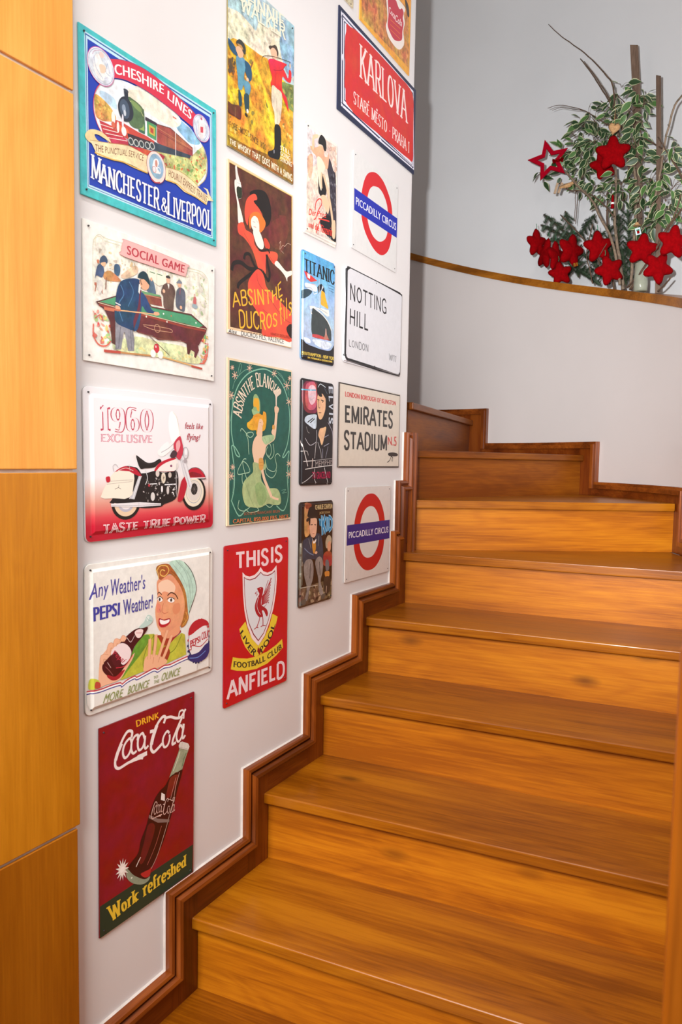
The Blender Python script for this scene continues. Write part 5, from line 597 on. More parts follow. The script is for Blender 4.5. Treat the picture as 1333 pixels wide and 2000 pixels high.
A('blanqui',[1.497,1.6512,0.2727,0.3991,0.003],[["BG","e4d2b0",0.1],["F","1f5c50",[[-1287,1941],[1332,1947],[1346,-1947],[-1273,-1973]],0.25],["S","86bfa4",30,[[-1181,-1377],[-1087,-1078],[-1083,-646],[-1147,-324],[-1190,-89],[-1087,-87],[-894,-278],[-911,-332],[-1051,-237],[-1192,209],[-1201,549],[-1129,1021],[-925,1400],[-573,1694],[-133,1852],[249,1884],[647,1757],[980,1511],[1197,1153],[1281,731],[1254,300],[1153,-37],[968,-302],[1052,-313],[1262,-155],[1215,-419],[1198,-899],[1241,-1383],[1034,-1747],[698,-1599]],0,1],["S","86bfa4",30,[[-1198,-1377],[-900,-1773],[-615,-1624]],0,1],["S","86bfa4",12,[[-1164,1208],[-1179,847],[-1244,504]],0,1],["S","86bfa4",10,[[-1165,1272],[-1064,1493],[-752,1739],[-502,1832]],0,1],["S","86bfa4",10,[[727,1834],[1061,1659],[1236,1322]],0,1],["S","86bfa4",10,[[-995,1542],[-894,1894],[-823,1839],[-926,1614]],0,1],["S","86bfa4",10,[[645,1894],[892,1806],[1020,1609]],0,1],["S","86bfa4",9,[[-1203,-603],[-1116,-861],[-1148,-1206]],0,1],["S","86bfa4",9,[[1292,-611],[1256,-1021]],0,1],["S","e2b8a0",20,[[-1081,1608],[-964,1620]],0,0],["S","e2b8a0",20,[[-1081,1608],[-1009,1535]],0,0],["S","e2b8a0",20,[[-1081,1608],[-1108,1505]],0,0],["S","e2b8a0",20,[[-1081,1608],[-1187,1552]],0,0],["S","e2b8a0",20,[[-1081,1608],[-1187,1641]],0,0],["S","e2b8a0",20,[[-1081,1608],[-1110,1704]],0,0],["S","e2b8a0",20,[[-1081,1608],[-1010,1696]],0,0],["E","e8c8a8",[-1081,1608],[24,24],0],["S","e2b8a0",20,[[-502,1843],[-393,1856]],0,0],["S","e2b8a0",20,[[-502,1843],[-432,1779]],0,0],["S","e2b8a0",20,[[-502,1843],[-527,1751]],0,0],["S","e2b8a0",20,[[-502,1843],[-599,1793]],0,0],["S","e2b8a0",20,[[-502,1843],[-600,1871]],0,0],["S","e2b8a0",20,[[-502,1843],[-528,1929]],0,0],["S","e2b8a0",20,[[-502,1843],[-434,1923]],0,0],["E","e8c8a8",[-502,1843],[24,24],0],["S","e2b8a0",20,[[-1214,1120],[-1099,1129]],0,0],["S","e2b8a0",20,[[-1214,1120],[-1143,1045]],0,0],["S","e2b8a0",20,[[-1214,1120],[-1241,1018]],0,0],["S","e2b8a0",20,[[-1214,1120],[-1319,1067]],0,0],["S","e2b8a0",20,[[-1214,1120],[-1319,1155]],0,0],["S","e2b8a0",20,[[-1214,1120],[-1242,1216]],0,0],["S","e2b8a0",20,[[-1214,1120],[-1144,1206]],0,0],["E","e8c8a8",[-1214,1120],[24,24],0],["S","e2b8a0",20,[[-1202,-796],[-1085,-797]],0,0],["S","e2b8a0",20,[[-1202,-796],[-1130,-878]],0,0],["S","e2b8a0",20,[[-1202,-796],[-1229,-896]],0,0],["S","e2b8a0",20,[[-1202,-796],[-1307,-839]],0,0],["S","e2b8a0",20,[[-1202,-796],[-1308,-749]],0,0],["S","e2b8a0",20,[[-1202,-796],[-1230,-694]],0,0],["S","e2b8a0",20,[[-1202,-796],[-1131,-715]],0,0],["E","e8c8a8",[-1202,-796],[24,24],0],["S","e2b8a0",20,[[-1152,-581],[-1063,-581]],0,0],["S","e2b8a0",20,[[-1152,-581],[-1097,-642]],0,0],["S","e2b8a0",20,[[-1152,-581],[-1172,-656]],0,0],["S","e2b8a0",20,[[-1152,-581],[-1231,-615]],0,0],["S","e2b8a0",20,[[-1152,-581],[-1231,-547]],0,0],["S","e2b8a0",20,[[-1152,-581],[-1173,-506]],0,0],["S","e2b8a0",20,[[-1152,-581],[-1098,-521]],0,0],["E","e8c8a8",[-1152,-581],[24,24],0],["S","e2b8a0",20,[[546,1826],[666,1839]],0,0],["S","e2b8a0",20,[[546,1826],[623,1759]],0,0],["S","e2b8a0",20,[[546,1826],[519,1730]],0,0],["S","e2b8a0",20,[[546,1826],[439,1774]],0,0],["S","e2b8a0",20,[[546,1826],[438,1855]],0,0],["S","e2b8a0",20,[[546,1826],[516,1917]],0,0],["S","e2b8a0",20,[[546,1826],[621,1910]],0,0],["E","e8c8a8",[546,1826],[24,24],0],["S","e2b8a0",20,[[1126,1572],[1291,1587]],0,0],["S","e2b8a0",20,[[1126,1572],[1229,1482]],0,0],["S","e2b8a0",20,[[1126,1572],[1090,1444]],0,0],["S","e2b8a0",20,[[1126,1572],[980,1504]],0,0],["S","e2b8a0",20,[[1126,1572],[978,1612]],0,0],["S","e2b8a0",20,[[1126,1572],[1086,1692]],0,0],["S","e2b8a0",20,[[1126,1572],[1226,1680]],0,0],["E","e8c8a8",[1126,1572],[24,24],0],["S","e2b8a0",20,[[1239,1156],[1385,1167]],0,0],["S","e2b8a0",20,[[1239,1156],[1331,1072]],0,0],["S","e2b8a0",20,[[1239,1156],[1207,1042]],0,0],["S","e2b8a0",20,[[1239,1156],[1108,1097]],0,0],["S","e2b8a0",20,[[1239,1156],[1107,1196]],0,0],["S","e2b8a0",20,[[1239,1156],[1203,1265]],0,0],["S","e2b8a0",20,[[1239,1156],[1327,1253]],0,0],["E","e8c8a8",[1239,1156],[24,24],0],["S","e2b8a0",20,[[1265,-780],[1412,-782]],0,0],["S","e2b8a0",20,[[1265,-780],[1357,-873]],0,0],["S","e2b8a0",20,[[1265,-780],[1232,-893]],0,0],["S","e2b8a0",20,[[1265,-780],[1133,-829]],0,0],["S","e2b8a0",20,[[1265,-780],[1131,-728]],0,0],["S","e2b8a0",20,[[1265,-780],[1228,-666]],0,0],["S","e2b8a0",20,[[1265,-780],[1354,-689]],0,0],["E","e8c8a8",[1265,-780],[24,24],0],["S","e2b8a0",20,[[1268,-491],[1398,-491]],0,0],["S","e2b8a0",20,[[1268,-491],[1352,-571]],0,0],["S","e2b8a0",20,[[1268,-491],[1240,-590]],0,0],["S","e2b8a0",20,[[1268,-491],[1153,-534]],0,0],["S","e2b8a0",20,[[1268,-491],[1152,-448]],0,0],["S","e2b8a0",20,[[1268,-491],[1236,-393]],0,0],["S","e2b8a0",20,[[1268,-491],[1349,-411]],0,0],["E","e8c8a8",[1268,-491],[24,24],0],["S","e2b8a0",20,[[-1185,1776],[-1113,1784]],0,0],["S","e2b8a0",20,[[-1185,1776],[-1140,1732]],0,0],["S","e2b8a0",20,[[-1185,1776],[-1201,1713]],0,0],["S","e2b8a0",20,[[-1185,1776],[-1249,1741]],0,0],["S","e2b8a0",20,[[-1185,1776],[-1249,1795]],0,0],["S","e2b8a0",20,[[-1185,1776],[-1202,1834]],0,0],["S","e2b8a0",20,[[-1185,1776],[-1141,1829]],0,0],["E","e8c8a8",[-1185,1776],[24,24],0],["S","e2b8a0",20,[[1250,1772],[1339,1782]],0,0],["S","e2b8a0",20,[[1250,1772],[1306,1724]],0,0],["S","e2b8a0",20,[[1250,1772],[1229,1702]],0,0],["S","e2b8a0",20,[[1250,1772],[1169,1734]],0,0],["S","e2b8a0",20,[[1250,1772],[1168,1795]],0,0],["S","e2b8a0",20,[[1250,1772],[1227,1839]],0,0],["S","e2b8a0",20,[[1250,1772],[1304,1832]],0,0],["E","e8c8a8",[1250,1772],[24,24],0],["S","a8cfae",20,[[-863,286],[-811,354],[-668,272],[-486,147],[-339,219],[-414,282],[-631,230],[-558,101],[-538,-119],[-518,-273]],0,1],["S","a8cfae",20,[[-626,-384],[-716,-385],[-804,-473],[-944,-647],[-943,-756],[-695,-736],[-477,-694],[-588,-516],[-769,-451],[-695,-692]],0,1],["S","a8cfae",20,[[273,12],[392,-8],[435,-192],[317,-332],[198,-195],[274,-57]],0,1],["S","a8cfae",20,[[512,18],[556,-236],[397,-377],[277,-263]],0,1],["S","a8cfae",20,[[843,-303],[718,-234],[597,-329],[682,-562],[562,-702],[282,-631],[202,-493]],0,1],["S","a8cfae",20,[[684,-656],[604,-796],[444,-864],[205,-745],[163,-539]],0,1],["S","a8cfae",20,[[-784,-735],[-764,-977],[-472,-1273],[-210,-1418]],0,1],["S","a8cfae",20,[[-695,-692],[-548,-959],[-172,-1443]],0,1],["S","a8cfae",20,[[-903,-1389],[-937,-1585],[-687,-1664],[-358,-1547],[-93,-1674],[-467,-1721],[-615,-1624]],0,1],["S","a8cfae",20,[[176,-1527],[375,-1629],[534,-1567]],0,1],["M","8fb07c",[[-331,1193],[-239,1233],[-125,1143],[-67,1013],[-83,789],[-307,730],[-419,812],[-346,905],[-366,1058]],0],["M","e8ac2c",[[-330,1104],[-237,1134],[-125,1098],[-103,832],[-178,827],[-235,912],[-347,927]],0],["M","9cc08c",[[-419,845],[-308,819],[-121,808],[-120,719],[-344,706]],0],["M","e8ac2c",[[-380,638],[-326,707],[-121,764],[32,728],[69,821],[185,783],[207,580],[152,373],[-1,299],[0,208],[-209,235],[-229,334],[-414,327],[-579,386],[-598,494],[-490,555]],0.3],["S","c87a1c",10,[[-307,664],[-120,697],[-43,612]],0,1],["S","c87a1c",10,[[-489,456],[-342,463],[-378,372]],0,1],["S","c87a1c",10,[[89,732],[111,529]],0,1],["M","ecc4a0",[[-100,609],[14,615],[73,527],[36,413],[19,186],[-190,179],[-173,359]],0],["S","5a3a24",10,[[-88,542],[-23,534]],0,1],["S","c84a3c",10,[[-3,456],[43,454]],0,1],["M","ecc8a8",[[-190,202],[38,187],[194,124],[509,203],[428,315],[545,505],[581,784],[580,876],[701,884],[666,511],[629,277],[551,112],[235,-35],[159,-219],[83,-334],[8,-493],[-256,-561],[-333,-360],[-391,-160],[-338,63]],0],["M","a8c494",[[38,187],[508,249],[550,135],[352,37],[196,-13],[78,52]],0.3],["S","6a9a7a",10,[[116,167],[234,34]],0,1],["S","6a9a7a",10,[[310,196],[391,84]],0,1],["M","d8a050",[[485,502],[585,484],[567,390],[466,409]],0],["M","e8c0a0",[[558,967],[659,997],[762,934],[702,814],[581,807]],0],["M","e0cdb8",[[492,1375],[815,1450],[838,1335],[676,1229],[658,1020],[610,1017],[594,1246]],0],["S","f0e0cc",16,[[614,1270],[626,995]],0,0],["M","a9bc84",[[-351,-472],[-106,-493],[124,-516],[161,-379],[203,-608],[11,-721],[13,-925],[288,-1115],[691,-1150],[859,-1321],[863,-1559],[534,-1567],[294,-1532],[-17,-1609],[-358,-1592],[-652,-1511],[-780,-1218],[-729,-956],[-513,-805],[-348,-695]],0.3],["M","8fae72",[[-251,-1056],[-25,-970],[211,-1205],[214,-1436],[-18,-1564],[-172,-1420]],0.3],["S","7a9a68",12,[[-657,-979],[-471,-1318],[-321,-1549]],0,1],["S","7a9a68",12,[[289,-1162],[531,-1356],[574,-1545]],0,1],["S","ecc8a8",100,[[29,-630],[129,-882],[288,-1115],[451,-1353]],0,1],["S","ecc8a8",60,[[451,-1353],[613,-1406],[778,-1436]],0,1],["M","d8a050",[[-108,-381],[45,-357],[104,-493],[48,-653],[-86,-629]],0],["S","b87a30",9,[[-88,-471],[85,-459]],0,1],["S","b87a30",9,[[-87,-550],[86,-539]],0,1],["T","ABSINTHE BLANQUI",[0.17,0.09,0.06],"ecdcc4",[[-1154,658],[-1128,936],[-941,1249],[-608,1560],[-318,1733],[57,1784],[428,1677],[815,1450]],[[-831,612],[-797,830],[-675,1099],[-442,1293],[-166,1428],[119,1443],[413,1391],[654,1343]]],["T","SOCIETE FRANCAISE BELIN","sans","b8603c",[[-722,-1695],[832,-1712]],[[-715,-1769],[833,-1784]]],["T","CAPITAL 850,000 FRS, NICE","bold","cc7a4c",[[-1151,-1834],[1249,-1856]],[[-1150,-1942],[1251,-1960]]],["S","86bfa4",10,[[899,-1203],[1109,-1186],[942,-1276],[1153,-1259]],0,1]])
A('anfield',[1.4891,1.2057,0.2726,0.3973,-0.0004],[["BG","c41624",0.06],["T","THIS",[0.2,0.17,0],"efd4d8",[[-924,1801],[430,1746]],[[-913,1392],[437,1342]]],["T","IS",[0.2,0.17,0],"efd4d8",[[545,1779],[1063,1784]],[[552,1365],[1071,1361]]],["T","ANFIELD",[0.2,0.17,0],"efdade",[[-1208,-1352],[1223,-1409]],[[-1211,-1786],[1232,-1834]]],["F","e8cc3c",[[647,3],[892,-120],[810,-324],[636,-563],[431,-767],[189,-959],[-90,-992],[-287,-875],[-520,-646],[-680,-390],[-768,-140],[-520,11],[-411,-233],[-214,-510],[25,-716],[264,-585],[506,-315]],0],["F","8c1420",[[17,-751],[148,-901],[89,-985],[-13,-865]],0],["F","e8cc3c",[[-1017,-784],[-778,-869],[-440,-954],[-51,-989],[434,-965],[854,-870],[1113,-774],[1162,-1013],[860,-1160],[440,-1287],[-46,-1316],[-512,-1254],[-849,-1166],[-1096,-1070]],0],["T","LIVER","bold","2a2a2a",[[-619,-169],[-446,-438],[-212,-701],[19,-860]],[[-741,-238],[-559,-497],[-346,-791],[-149,-966]]],["T","POOL","bold","2a2a2a",[[66,-798],[347,-639],[509,-439],[631,-253]],[[189,-959],[514,-760],[678,-547],[792,-296]]],["T","FOOTBALL CLUB","bold","2a2a2a",[[-979,-884],[-515,-1024],[-50,-1062],[435,-1027],[1071,-879]],[[-989,-1034],[-513,-1173],[-47,-1219],[438,-1187],[1096,-1041]]],["F","f0dfe0",[[-663,1274],[-542,1178],[-371,1126],[-160,1140],[-4,1215],[94,1310],[216,1188],[400,1129],[606,1151],[806,1274],[830,914],[794,548],[687,145],[505,-217],[304,-520],[25,-724],[-254,-478],[-450,-108],[-569,288],[-630,693]],0],["F","8c2030",[[-602,1151],[-503,1092],[-351,1048],[-139,1067],[17,1137],[96,1191],[217,1104],[401,1063],[607,1090],[741,1159],[763,873],[722,534],[615,157],[442,-193],[262,-451],[23,-608],[-197,-395],[-394,-72],[-512,302],[-573,684]],0],["F","dcdfe4",[[-579,1120],[-496,1068],[-351,1025],[-119,1041],[29,1111],[100,1159],[218,1080],[422,1036],[608,1066],[724,1112],[741,876],[701,537],[594,160],[421,-177],[241,-430],[23,-571],[-169,-376],[-367,-65],[-490,298],[-551,681]],0],["M","a81c2c",[[-37,768],[82,794],[211,756],[204,637],[147,477],[129,336],[210,274],[374,173],[438,40],[378,-22],[253,146],[172,160],[214,32],[134,-2],[13,43],[-107,184],[-140,333],[-72,488],[45,613],[4,691]],0],["S","dcdfe4",13,[[26,544],[-51,365],[11,188],[113,74]],0,1],["E","dcdfe4",[90,754],[13,13],0],["S","a81c2c",26,[[166,522],[306,646],[580,959]],0,1],["S","a81c2c",26,[[162,496],[318,610],[565,878]],0,1],["S","a81c2c",26,[[159,470],[331,574],[550,797]],0,1],["S","a81c2c",26,[[155,444],[344,538],[535,716]],0,1],["S","a81c2c",26,[[151,419],[357,502],[519,636]],0,1],["S","a81c2c",26,[[148,393],[370,466],[504,555]],0,1],["S","a81c2c",26,[[144,367],[383,430],[489,474]],0,1],["S","a81c2c",26,[[141,341],[395,394],[474,394]],0,1],["S","a81c2c",26,[[137,315],[408,358],[459,313]],0,1],["S","a81c2c",20,[[167,426],[324,740],[436,930]],0,1],["S","a81c2c",20,[[247,510],[447,746],[559,974]],0,1],["S","a81c2c",14,[[210,250],[332,278],[372,344]],0,1],["S","a81c2c",16,[[-36,697],[-133,664],[-35,625],[-93,586]],0,1],["S","a81c2c",14,[[-56,771],[2,786]],0,1],["S","a81c2c",30,[[73,57],[55,-60],[-61,-242]],0,1],["S","a81c2c",30,[[194,35],[216,-90],[218,-236]],0,1],["S","a81c2c",22,[[-159,-259],[-62,-230],[18,-245]],0,1],["S","a81c2c",22,[[118,-245],[218,-236],[341,-259]],0,1]])
A('prinz',[1.7675,2.3718,0.1734,0.2903,0.0079],[["BG","ece4da",0.2],["F","ead2c0",[[-827,1300],[754,1348],[818,-1324],[-782,-1389]],0.6],["F","e4d4d4",[[-827,1300],[-223,1317],[-280,560],[-806,26]],0.7],["B",["c8a494","e8bca0","d8b8a8"],[[284,1269],[755,1329],[774,546],[600,564]],24,80,31],["M","e0a890",[[-763,534],[-492,665],[-551,109],[-721,53]],0.6],["M","3a3440",[[293,868],[443,846],[599,638],[735,533],[772,-212],[797,-1253],[565,-1218],[185,-981],[250,-554],[431,-314],[382,231],[263,562]],0.5],["B",["6a6870","241c24"],[[373,599],[716,527],[738,-411],[548,-467]],30,60,32],["M","1c181c",[[-219,1085],[-186,1241],[-64,1368],[118,1336],[193,1218],[179,1029],[70,1009],[-5,1109]],0],["M","e8b088",[[-426,902],[-252,983],[-76,1083],[70,1009],[73,864],[256,891],[345,1033],[332,770],[263,562],[7,549],[-209,584],[-353,714],[-493,736],[-649,839],[-565,888]],0.3],["M","f0c8a0",[[-501,1195],[-259,1304],[-274,1208],[-430,1115],[-427,938],[-511,800],[-549,965]],0.2],["M","ecdcc4",[[-282,703],[-69,741],[152,580],[10,386],[-96,259],[-35,-86],[-160,-89],[-238,213],[-259,422]],0],["M","181418",[[-60,271],[10,367],[161,160],[238,-1],[168,-189],[-49,-274],[-195,-173],[-202,224],[-144,-29],[-34,-104]],0.1],["S","ecc09c",110,[[65,349],[236,91],[431,-314],[552,-654],[637,-1009]],0,1],["S","ecc09c",90,[[-26,374],[-58,181],[-35,-50]],0,1],["M","ecc09c",[[-49,-255],[168,-189],[395,-362],[326,-643],[175,-538],[-10,-409]],0],["M","181418",[[-108,-951],[253,-702],[477,-675],[558,-879],[798,-1272],[491,-1294],[115,-1186]],0.2],["M","ecc09c",[[538,-847],[726,-719],[755,-1092],[681,-1245],[564,-1180]],0],["S","d8342c",30,[[-361,-731],[-329,-541],[-190,-390],[-47,-365],[-27,-487],[-185,-680],[-322,-938],[-426,-1004]],0,1],["T","Der Prinz","bi","dc3a30",[[-707,-779],[251,-609]],[[-687,-952],[254,-776]]],["S","dc3a30",40,[[-180,-916],[109,-863],[405,-827]],0,1],["T","und die Tänzerin","bi","dc3a30",[[-708,-1119],[559,-935]],[[-699,-1277],[565,-1199]]],["S","d8342c",30,[[-108,-951],[-211,-1145],[-297,-1332]],0,1],["T","EIN FARBFILM","sans","a8b4bc",[[-65,-1280],[490,-1237]],[[-82,-1340],[492,-1331]]]])
A('titanic',[1.763,2.034,0.1783,0.2936,0.0057],[["V",[[0,"1c1c20"],[0.12,"1c1c20"],[0.125,"9fb8dc"],[0.3,"b8cce6"],[0.6,"9cc4e6"],[0.85,"5fa8dc"],[1,"5aa4d8"]],0.4],["M","1c1c20",[[-909,-940],[-699,-1013],[-469,-1050],[-269,-1058],[108,-1078],[604,-1049],[819,-873],[964,-778],[939,-1227],[-901,-1385]],0.2],["M","eef2f8",[[-798,-872],[-505,-881],[-470,-981],[-700,-979]],0],["M","dce8f4",[[-340,-857],[598,-830],[673,-929],[388,-1041],[-134,-1004]],0.6],["M","2f4a54",[[-884,360],[-597,452],[-399,423],[-593,264],[-881,156]],0.5],["M","3c4648",[[-383,-43],[-155,-55],[156,-124],[441,-255],[625,-425],[675,-709],[597,-776],[276,-768],[-369,-756]],0.35],["F","c84848",[[-369,-721],[-73,-694],[274,-714],[597,-757],[276,-785],[-368,-800]],0.2],["F","f0ece4",[[-523,18],[-292,52],[-156,33],[83,59],[504,81],[544,-75],[437,-111],[331,-94],[84,-12],[-257,15],[-472,-59],[-380,-182],[-436,-192]],0.3],["S","ece8e0",30,[[-374,11],[-121,-31],[191,-118],[477,-267],[669,-473]],0,1],["S","7a8488",10,[[-123,57],[435,-22]],0,0],["F","eaae28",[[89,556],[207,686],[319,406],[485,132],[432,104],[63,161],[58,408]],0.2],["F","1c2430",[[-135,598],[-34,689],[102,735],[243,658],[281,523],[71,570],[-63,437]],0],["F","c8d4dc",[[137,707],[208,669],[72,517]],0],["S","d8dce0",20,[[-38,846],[-13,24]],0,0],["S","9aa4a8",10,[[-22,428],[362,91]],0,0],["F","d83a3c",[[-830,896],[-605,879],[-138,772],[-470,667],[-666,711]],0],["F","f8f0ec",[[-669,864],[-506,849],[-521,743],[-635,752]],0],["M","dce4ec",[[-761,589],[-469,616],[-169,609],[-166,470],[-433,451],[-727,477]],0],["S","5a6470",10,[[-759,470],[-467,513],[-265,415]],0,0],["S","d8b4bc",20,[[-436,623],[-169,644]],0,0],["S","f0f0f0",16,[[-401,526],[-298,373],[-131,441]],0,0],["F","b87a6a",[[339,-452],[382,-481],[414,-621],[524,-731],[241,-773],[315,-636]],0],["S","efe8e0",16,[[357,-467],[361,-647]],0,0],["S","30506a",14,[[469,785],[776,785]],0,0],["S","30506a",14,[[471,705],[778,704]],0,0],["S","30506a",12,[[491,637],[780,632]],0,0],["T","TITANIC",[0.2,0.09,0.1],"14181c",[[-821,1229],[783,1241]],[[-798,887],[792,861]]],["T","SOUTHAMPTON - NEW YORK","bold","e8cc5c",[[-849,-1254],[893,-1192]],[[-848,-1340],[896,-1297]]],["T","VIA CHERBOURG & QUEENSTOWN","bold","e8cc5c",[[-611,-1366],[720,-1328]],[[-610,-1418],[721,-1383]]]])
A('elvis',[1.7661,1.6892,0.1759,0.2953,-0.0002],[["BG","19151a",0.2],["M","7a2838",[[-790,1333],[-454,1433],[-103,1385],[-51,663],[-399,539],[-743,616],[-842,969]],0.5],["M","c85a64",[[-697,1261],[-453,1400],[-166,1345],[-119,794],[-402,622],[-685,752]],0.5],["M","e8c0c8",[[-557,1208],[-388,1324],[-180,1260],[-171,925],[-374,775],[-534,912]],0.4],["S","5aa8c8",34,[[-922,1158],[-478,1174],[-163,1203]],0,0],["E","a8dcec",[-432,1178],[50,30],0],["S","b0d4e0",10,[[-536,978],[-286,1033],[-224,1105]],0,1],["S","8ab0c0",10,[[-440,903],[-221,988]],0,1],["M","e6b88c",[[-77,1034],[34,1111],[264,1131],[367,1037],[375,762],[313,585],[185,422],[54,398],[-30,495],[-84,695]],0.2],["M","100e14",[[-117,1300],[26,1415],[289,1433],[492,1358],[566,1157],[559,844],[481,596],[380,589],[407,833],[369,985],[334,1034],[131,1170],[183,1056],[36,1043],[-80,1135]],0.1],["S","c8d8e0",20,[[-52,1289],[59,1393],[224,1367],[359,1328]],0,1],["S","4a5a6a",20,[[292,1305],[465,1148]],0,1],["S","2a1a14",30,[[-75,949],[23,932]],0,1],["S","2a1a14",30,[[121,948],[270,926]],0,1],["S","3a241c",20,[[-25,902],[-4,734],[78,723]],0,1],["S","6a2a24",20,[[0,582],[147,591]],0,1],["E","241814",[-31,893],[20,16],0],["E","241814",[205,895],[26,16],0],["M","c8d8e4",[[-616,459],[-144,522],[-108,388],[-165,114],[-579,228],[-735,319]],0.4],["S","181418",30,[[-580,278],[-301,411]],0,1],["S","181418",30,[[-455,268],[-205,400]],0,1],["M","e6b88c",[[78,126],[259,169],[426,194],[364,-17],[206,-333],[69,-149],[1,-48]],0.2],["S","a8a4b8",20,[[523,338],[771,87],[814,-176]],0,1],["S","d8d8e0",16,[[-100,84],[-79,-86],[-107,-274]],0,1],["S","c8c8d0",16,[[-693,-158],[-440,-351],[-123,-257]],0,1],["S","9c9cac",20,[[333,-105],[568,-26]],0,1],["S","9c9cac",20,[[307,-365],[610,-270]],0,1],["S","7a7a8c",30,[[243,-436],[250,-713]],0,1],["S","8c8c9c",20,[[544,-359],[418,-694]],0,1],["S","d8d8d8",14,[[-26,-254],[145,-525],[184,-714]],0,1],["S","e8e0dc",30,[[-900,-199],[-778,-443],[-534,-940]],0,1],["S","d8d4d0",20,[[-107,-257],[-150,-462],[-175,-718]],0,1],["S","d8d4d0",16,[[-868,-527],[-592,-522],[-526,-638]],0,1],["S","e0dcd8",20,[[-770,-807],[-142,-777]],0,0],["S","e0dcd8",20,[[-672,-1024],[-136,-973],[837,-902]],0,0],["S","b8b4b4",12,[[-142,-769],[831,-707]],0,0],["S","c8b8b0",40,[[-288,-719],[-313,-973]],0,1],["S","e0e0e0",16,[[-817,-1406],[-541,-1310],[-228,-1144],[-168,-1007]],0,1],["S","e0e0e0",18,[[-197,-1127],[-159,-1332],[-59,-1437]],0,1],["S","e0e0e0",18,[[358,-973],[431,-1148],[594,-1467]],0,1],["S","b8b4b0",14,[[-639,159],[-574,29],[-479,-17]],0,1],["T","MEMPHIS","sans","a89c98",[[-141,-786],[832,-733]],[[-137,-956],[836,-875]]],["T","TO GRACELAND","bold","b01a4c",[[-310,-1084],[703,-1079]],[[-304,-1296],[709,-1283]]],["T","E","bold","c4ccd8",[[793,1387],[793,1186]],[[519,1374],[552,1172]]],["T","L","bold","c4ccd8",[[802,1108],[800,959]],[[527,1098],[559,947]]],["T","V","bold","c4ccd8",[[809,889],[807,722]],[[534,882],[566,713]]],["S","c4ccd8",50,[[570,593],[818,591]],0,0],["T","S","bold","c4ccd8",[[822,486],[820,301]],[[546,484],[579,295]]]])
A('kid',[1.7698,1.3464,0.1826,0.2971,-0.0014],[["BG","2a1c16",0.4],["M","c8905a",[[-695,1409],[-445,1433],[-371,1019],[-391,610],[-673,530],[-717,1040]],0.5],["M","8a4a2a",[[-665,1442],[-382,1447],[-378,1310],[-630,1305]],0.4],["F","6a6458",[[-911,213],[-794,438],[-763,-820],[-913,-968]],0.5],["B",["8a8478","5a4a3a"],[[-946,384],[-794,438],[-767,-649],[-917,-798]],12,90,41],["F","6a5642",[[-884,-905],[897,-869],[899,-1473],[-932,-1466]],0.8],["B",["a89474","3a2c20"],[[-883,-973],[865,-956],[881,-1451],[-872,-1400]],30,80,42],["M","1d1d1e",[[-534,1199],[-474,1315],[-316,1350],[-120,1298],[-35,1173],[-48,1052],[-530,1063]],0],["M","2a2826",[[-622,984],[-467,1059],[-49,1070],[2,1006],[-371,1019],[-558,929]],0],["M","dfb090",[[-449,973],[-274,1014],[-63,984],[-46,757],[-83,551],[-194,456],[-357,504],[-425,681]],0.2],["S","2a1c18",24,[[-381,832],[-269,833]],0,1],["S","2a1c18",24,[[-188,827],[-90,812]],0,1],["S","a85a4a",20,[[-278,567],[-181,568]],0,1],["M","2a2220",[[-490,992],[-402,1004],[-422,817],[-478,889]],0],["M","343e4e",[[-763,419],[-483,480],[-357,504],[-192,387],[-34,565],[201,459],[313,96],[322,-224],[89,-287],[-177,-170],[-498,-169],[-747,-227],[-786,117]],0.4],["S","6a7c98",30,[[-695,193],[-472,51],[-213,-44]],0,1],["S","8a8c84",20,[[-482,446],[-347,159]],0,1],["S","8a8c84",20,[[67,487],[42,192]],0,1],["M","c88a34",[[-288,343],[-126,347],[-88,134],[-181,-13],[-266,117]],0],["M","ece4dc",[[-291,447],[-207,336],[-79,412],[-93,326],[-222,286]],0],["E","dfb090",[-68,10],[70,40],0],["M","8c8480",[[-714,-281],[-562,-145],[-306,-173],[-204,-375],[-227,-721],[-411,-1042],[-500,-1305],[-627,-1251],[-541,-954],[-692,-574]],0.4],["M","8c8480",[[-108,-317],[-14,-152],[185,-139],[325,-313],[300,-612],[206,-866],[387,-1267],[253,-1300],[113,-1119],[69,-760]],0.4],["S","4c4644",30,[[-368,-270],[-388,-699]],0,1],["S","4c4644",30,[[122,-273],[167,-684]],0,1],["M","5c564e",[[-844,-1285],[-596,-1256],[-624,-1406],[-840,-1439]],0],["M","5c564e",[[252,-1282],[490,-1246],[425,-1380],[289,-1395]],0],["M","b8a48c",[[444,261],[541,431],[679,456],[788,339],[758,180],[518,76]],0.4],["M","d89a78",[[565,215],[720,273],[755,54],[661,-63],[571,36]],0],["M","a84a34",[[352,-85],[521,-13],[801,-77],[847,-408],[674,-479],[362,-406],[322,-224]],0.5],["M","6a6a70",[[461,-293],[633,-294],[676,-551],[504,-602]],0],["M","c8843c",[[436,-611],[678,-623],[683,-769],[475,-760]],0],["M","3a302c",[[373,-800],[754,-814],[732,-1210],[456,-1259]],0.4],["S","b8a08c",30,[[552,-1040],[524,-1252]],0,1],["S","b8b0a0",20,[[-853,-909],[42,-950]],0,0],["T","CHARLIE CHAPLIN","bold","d8c08c",[[-172,1395],[806,1398]],[[-151,1248],[794,1246]]],["T","JACKIE COOGAN","bold","b89c6c",[[73,1185],[674,1172]],[[75,1115],[665,1110]]],["T","THE",[0.3,0.3,0],"4aa4d0",[[36,995],[322,925]],[[75,784],[329,696]]],["T","KID",[0.34,0.34,0],"bfe4f0",[[183,1074],[803,959]],[[234,483],[813,661]]],["T","KID",[0.24,0.24,0],"2a8cc0",[[183,1074],[803,959]],[[234,483],[813,661]]]])
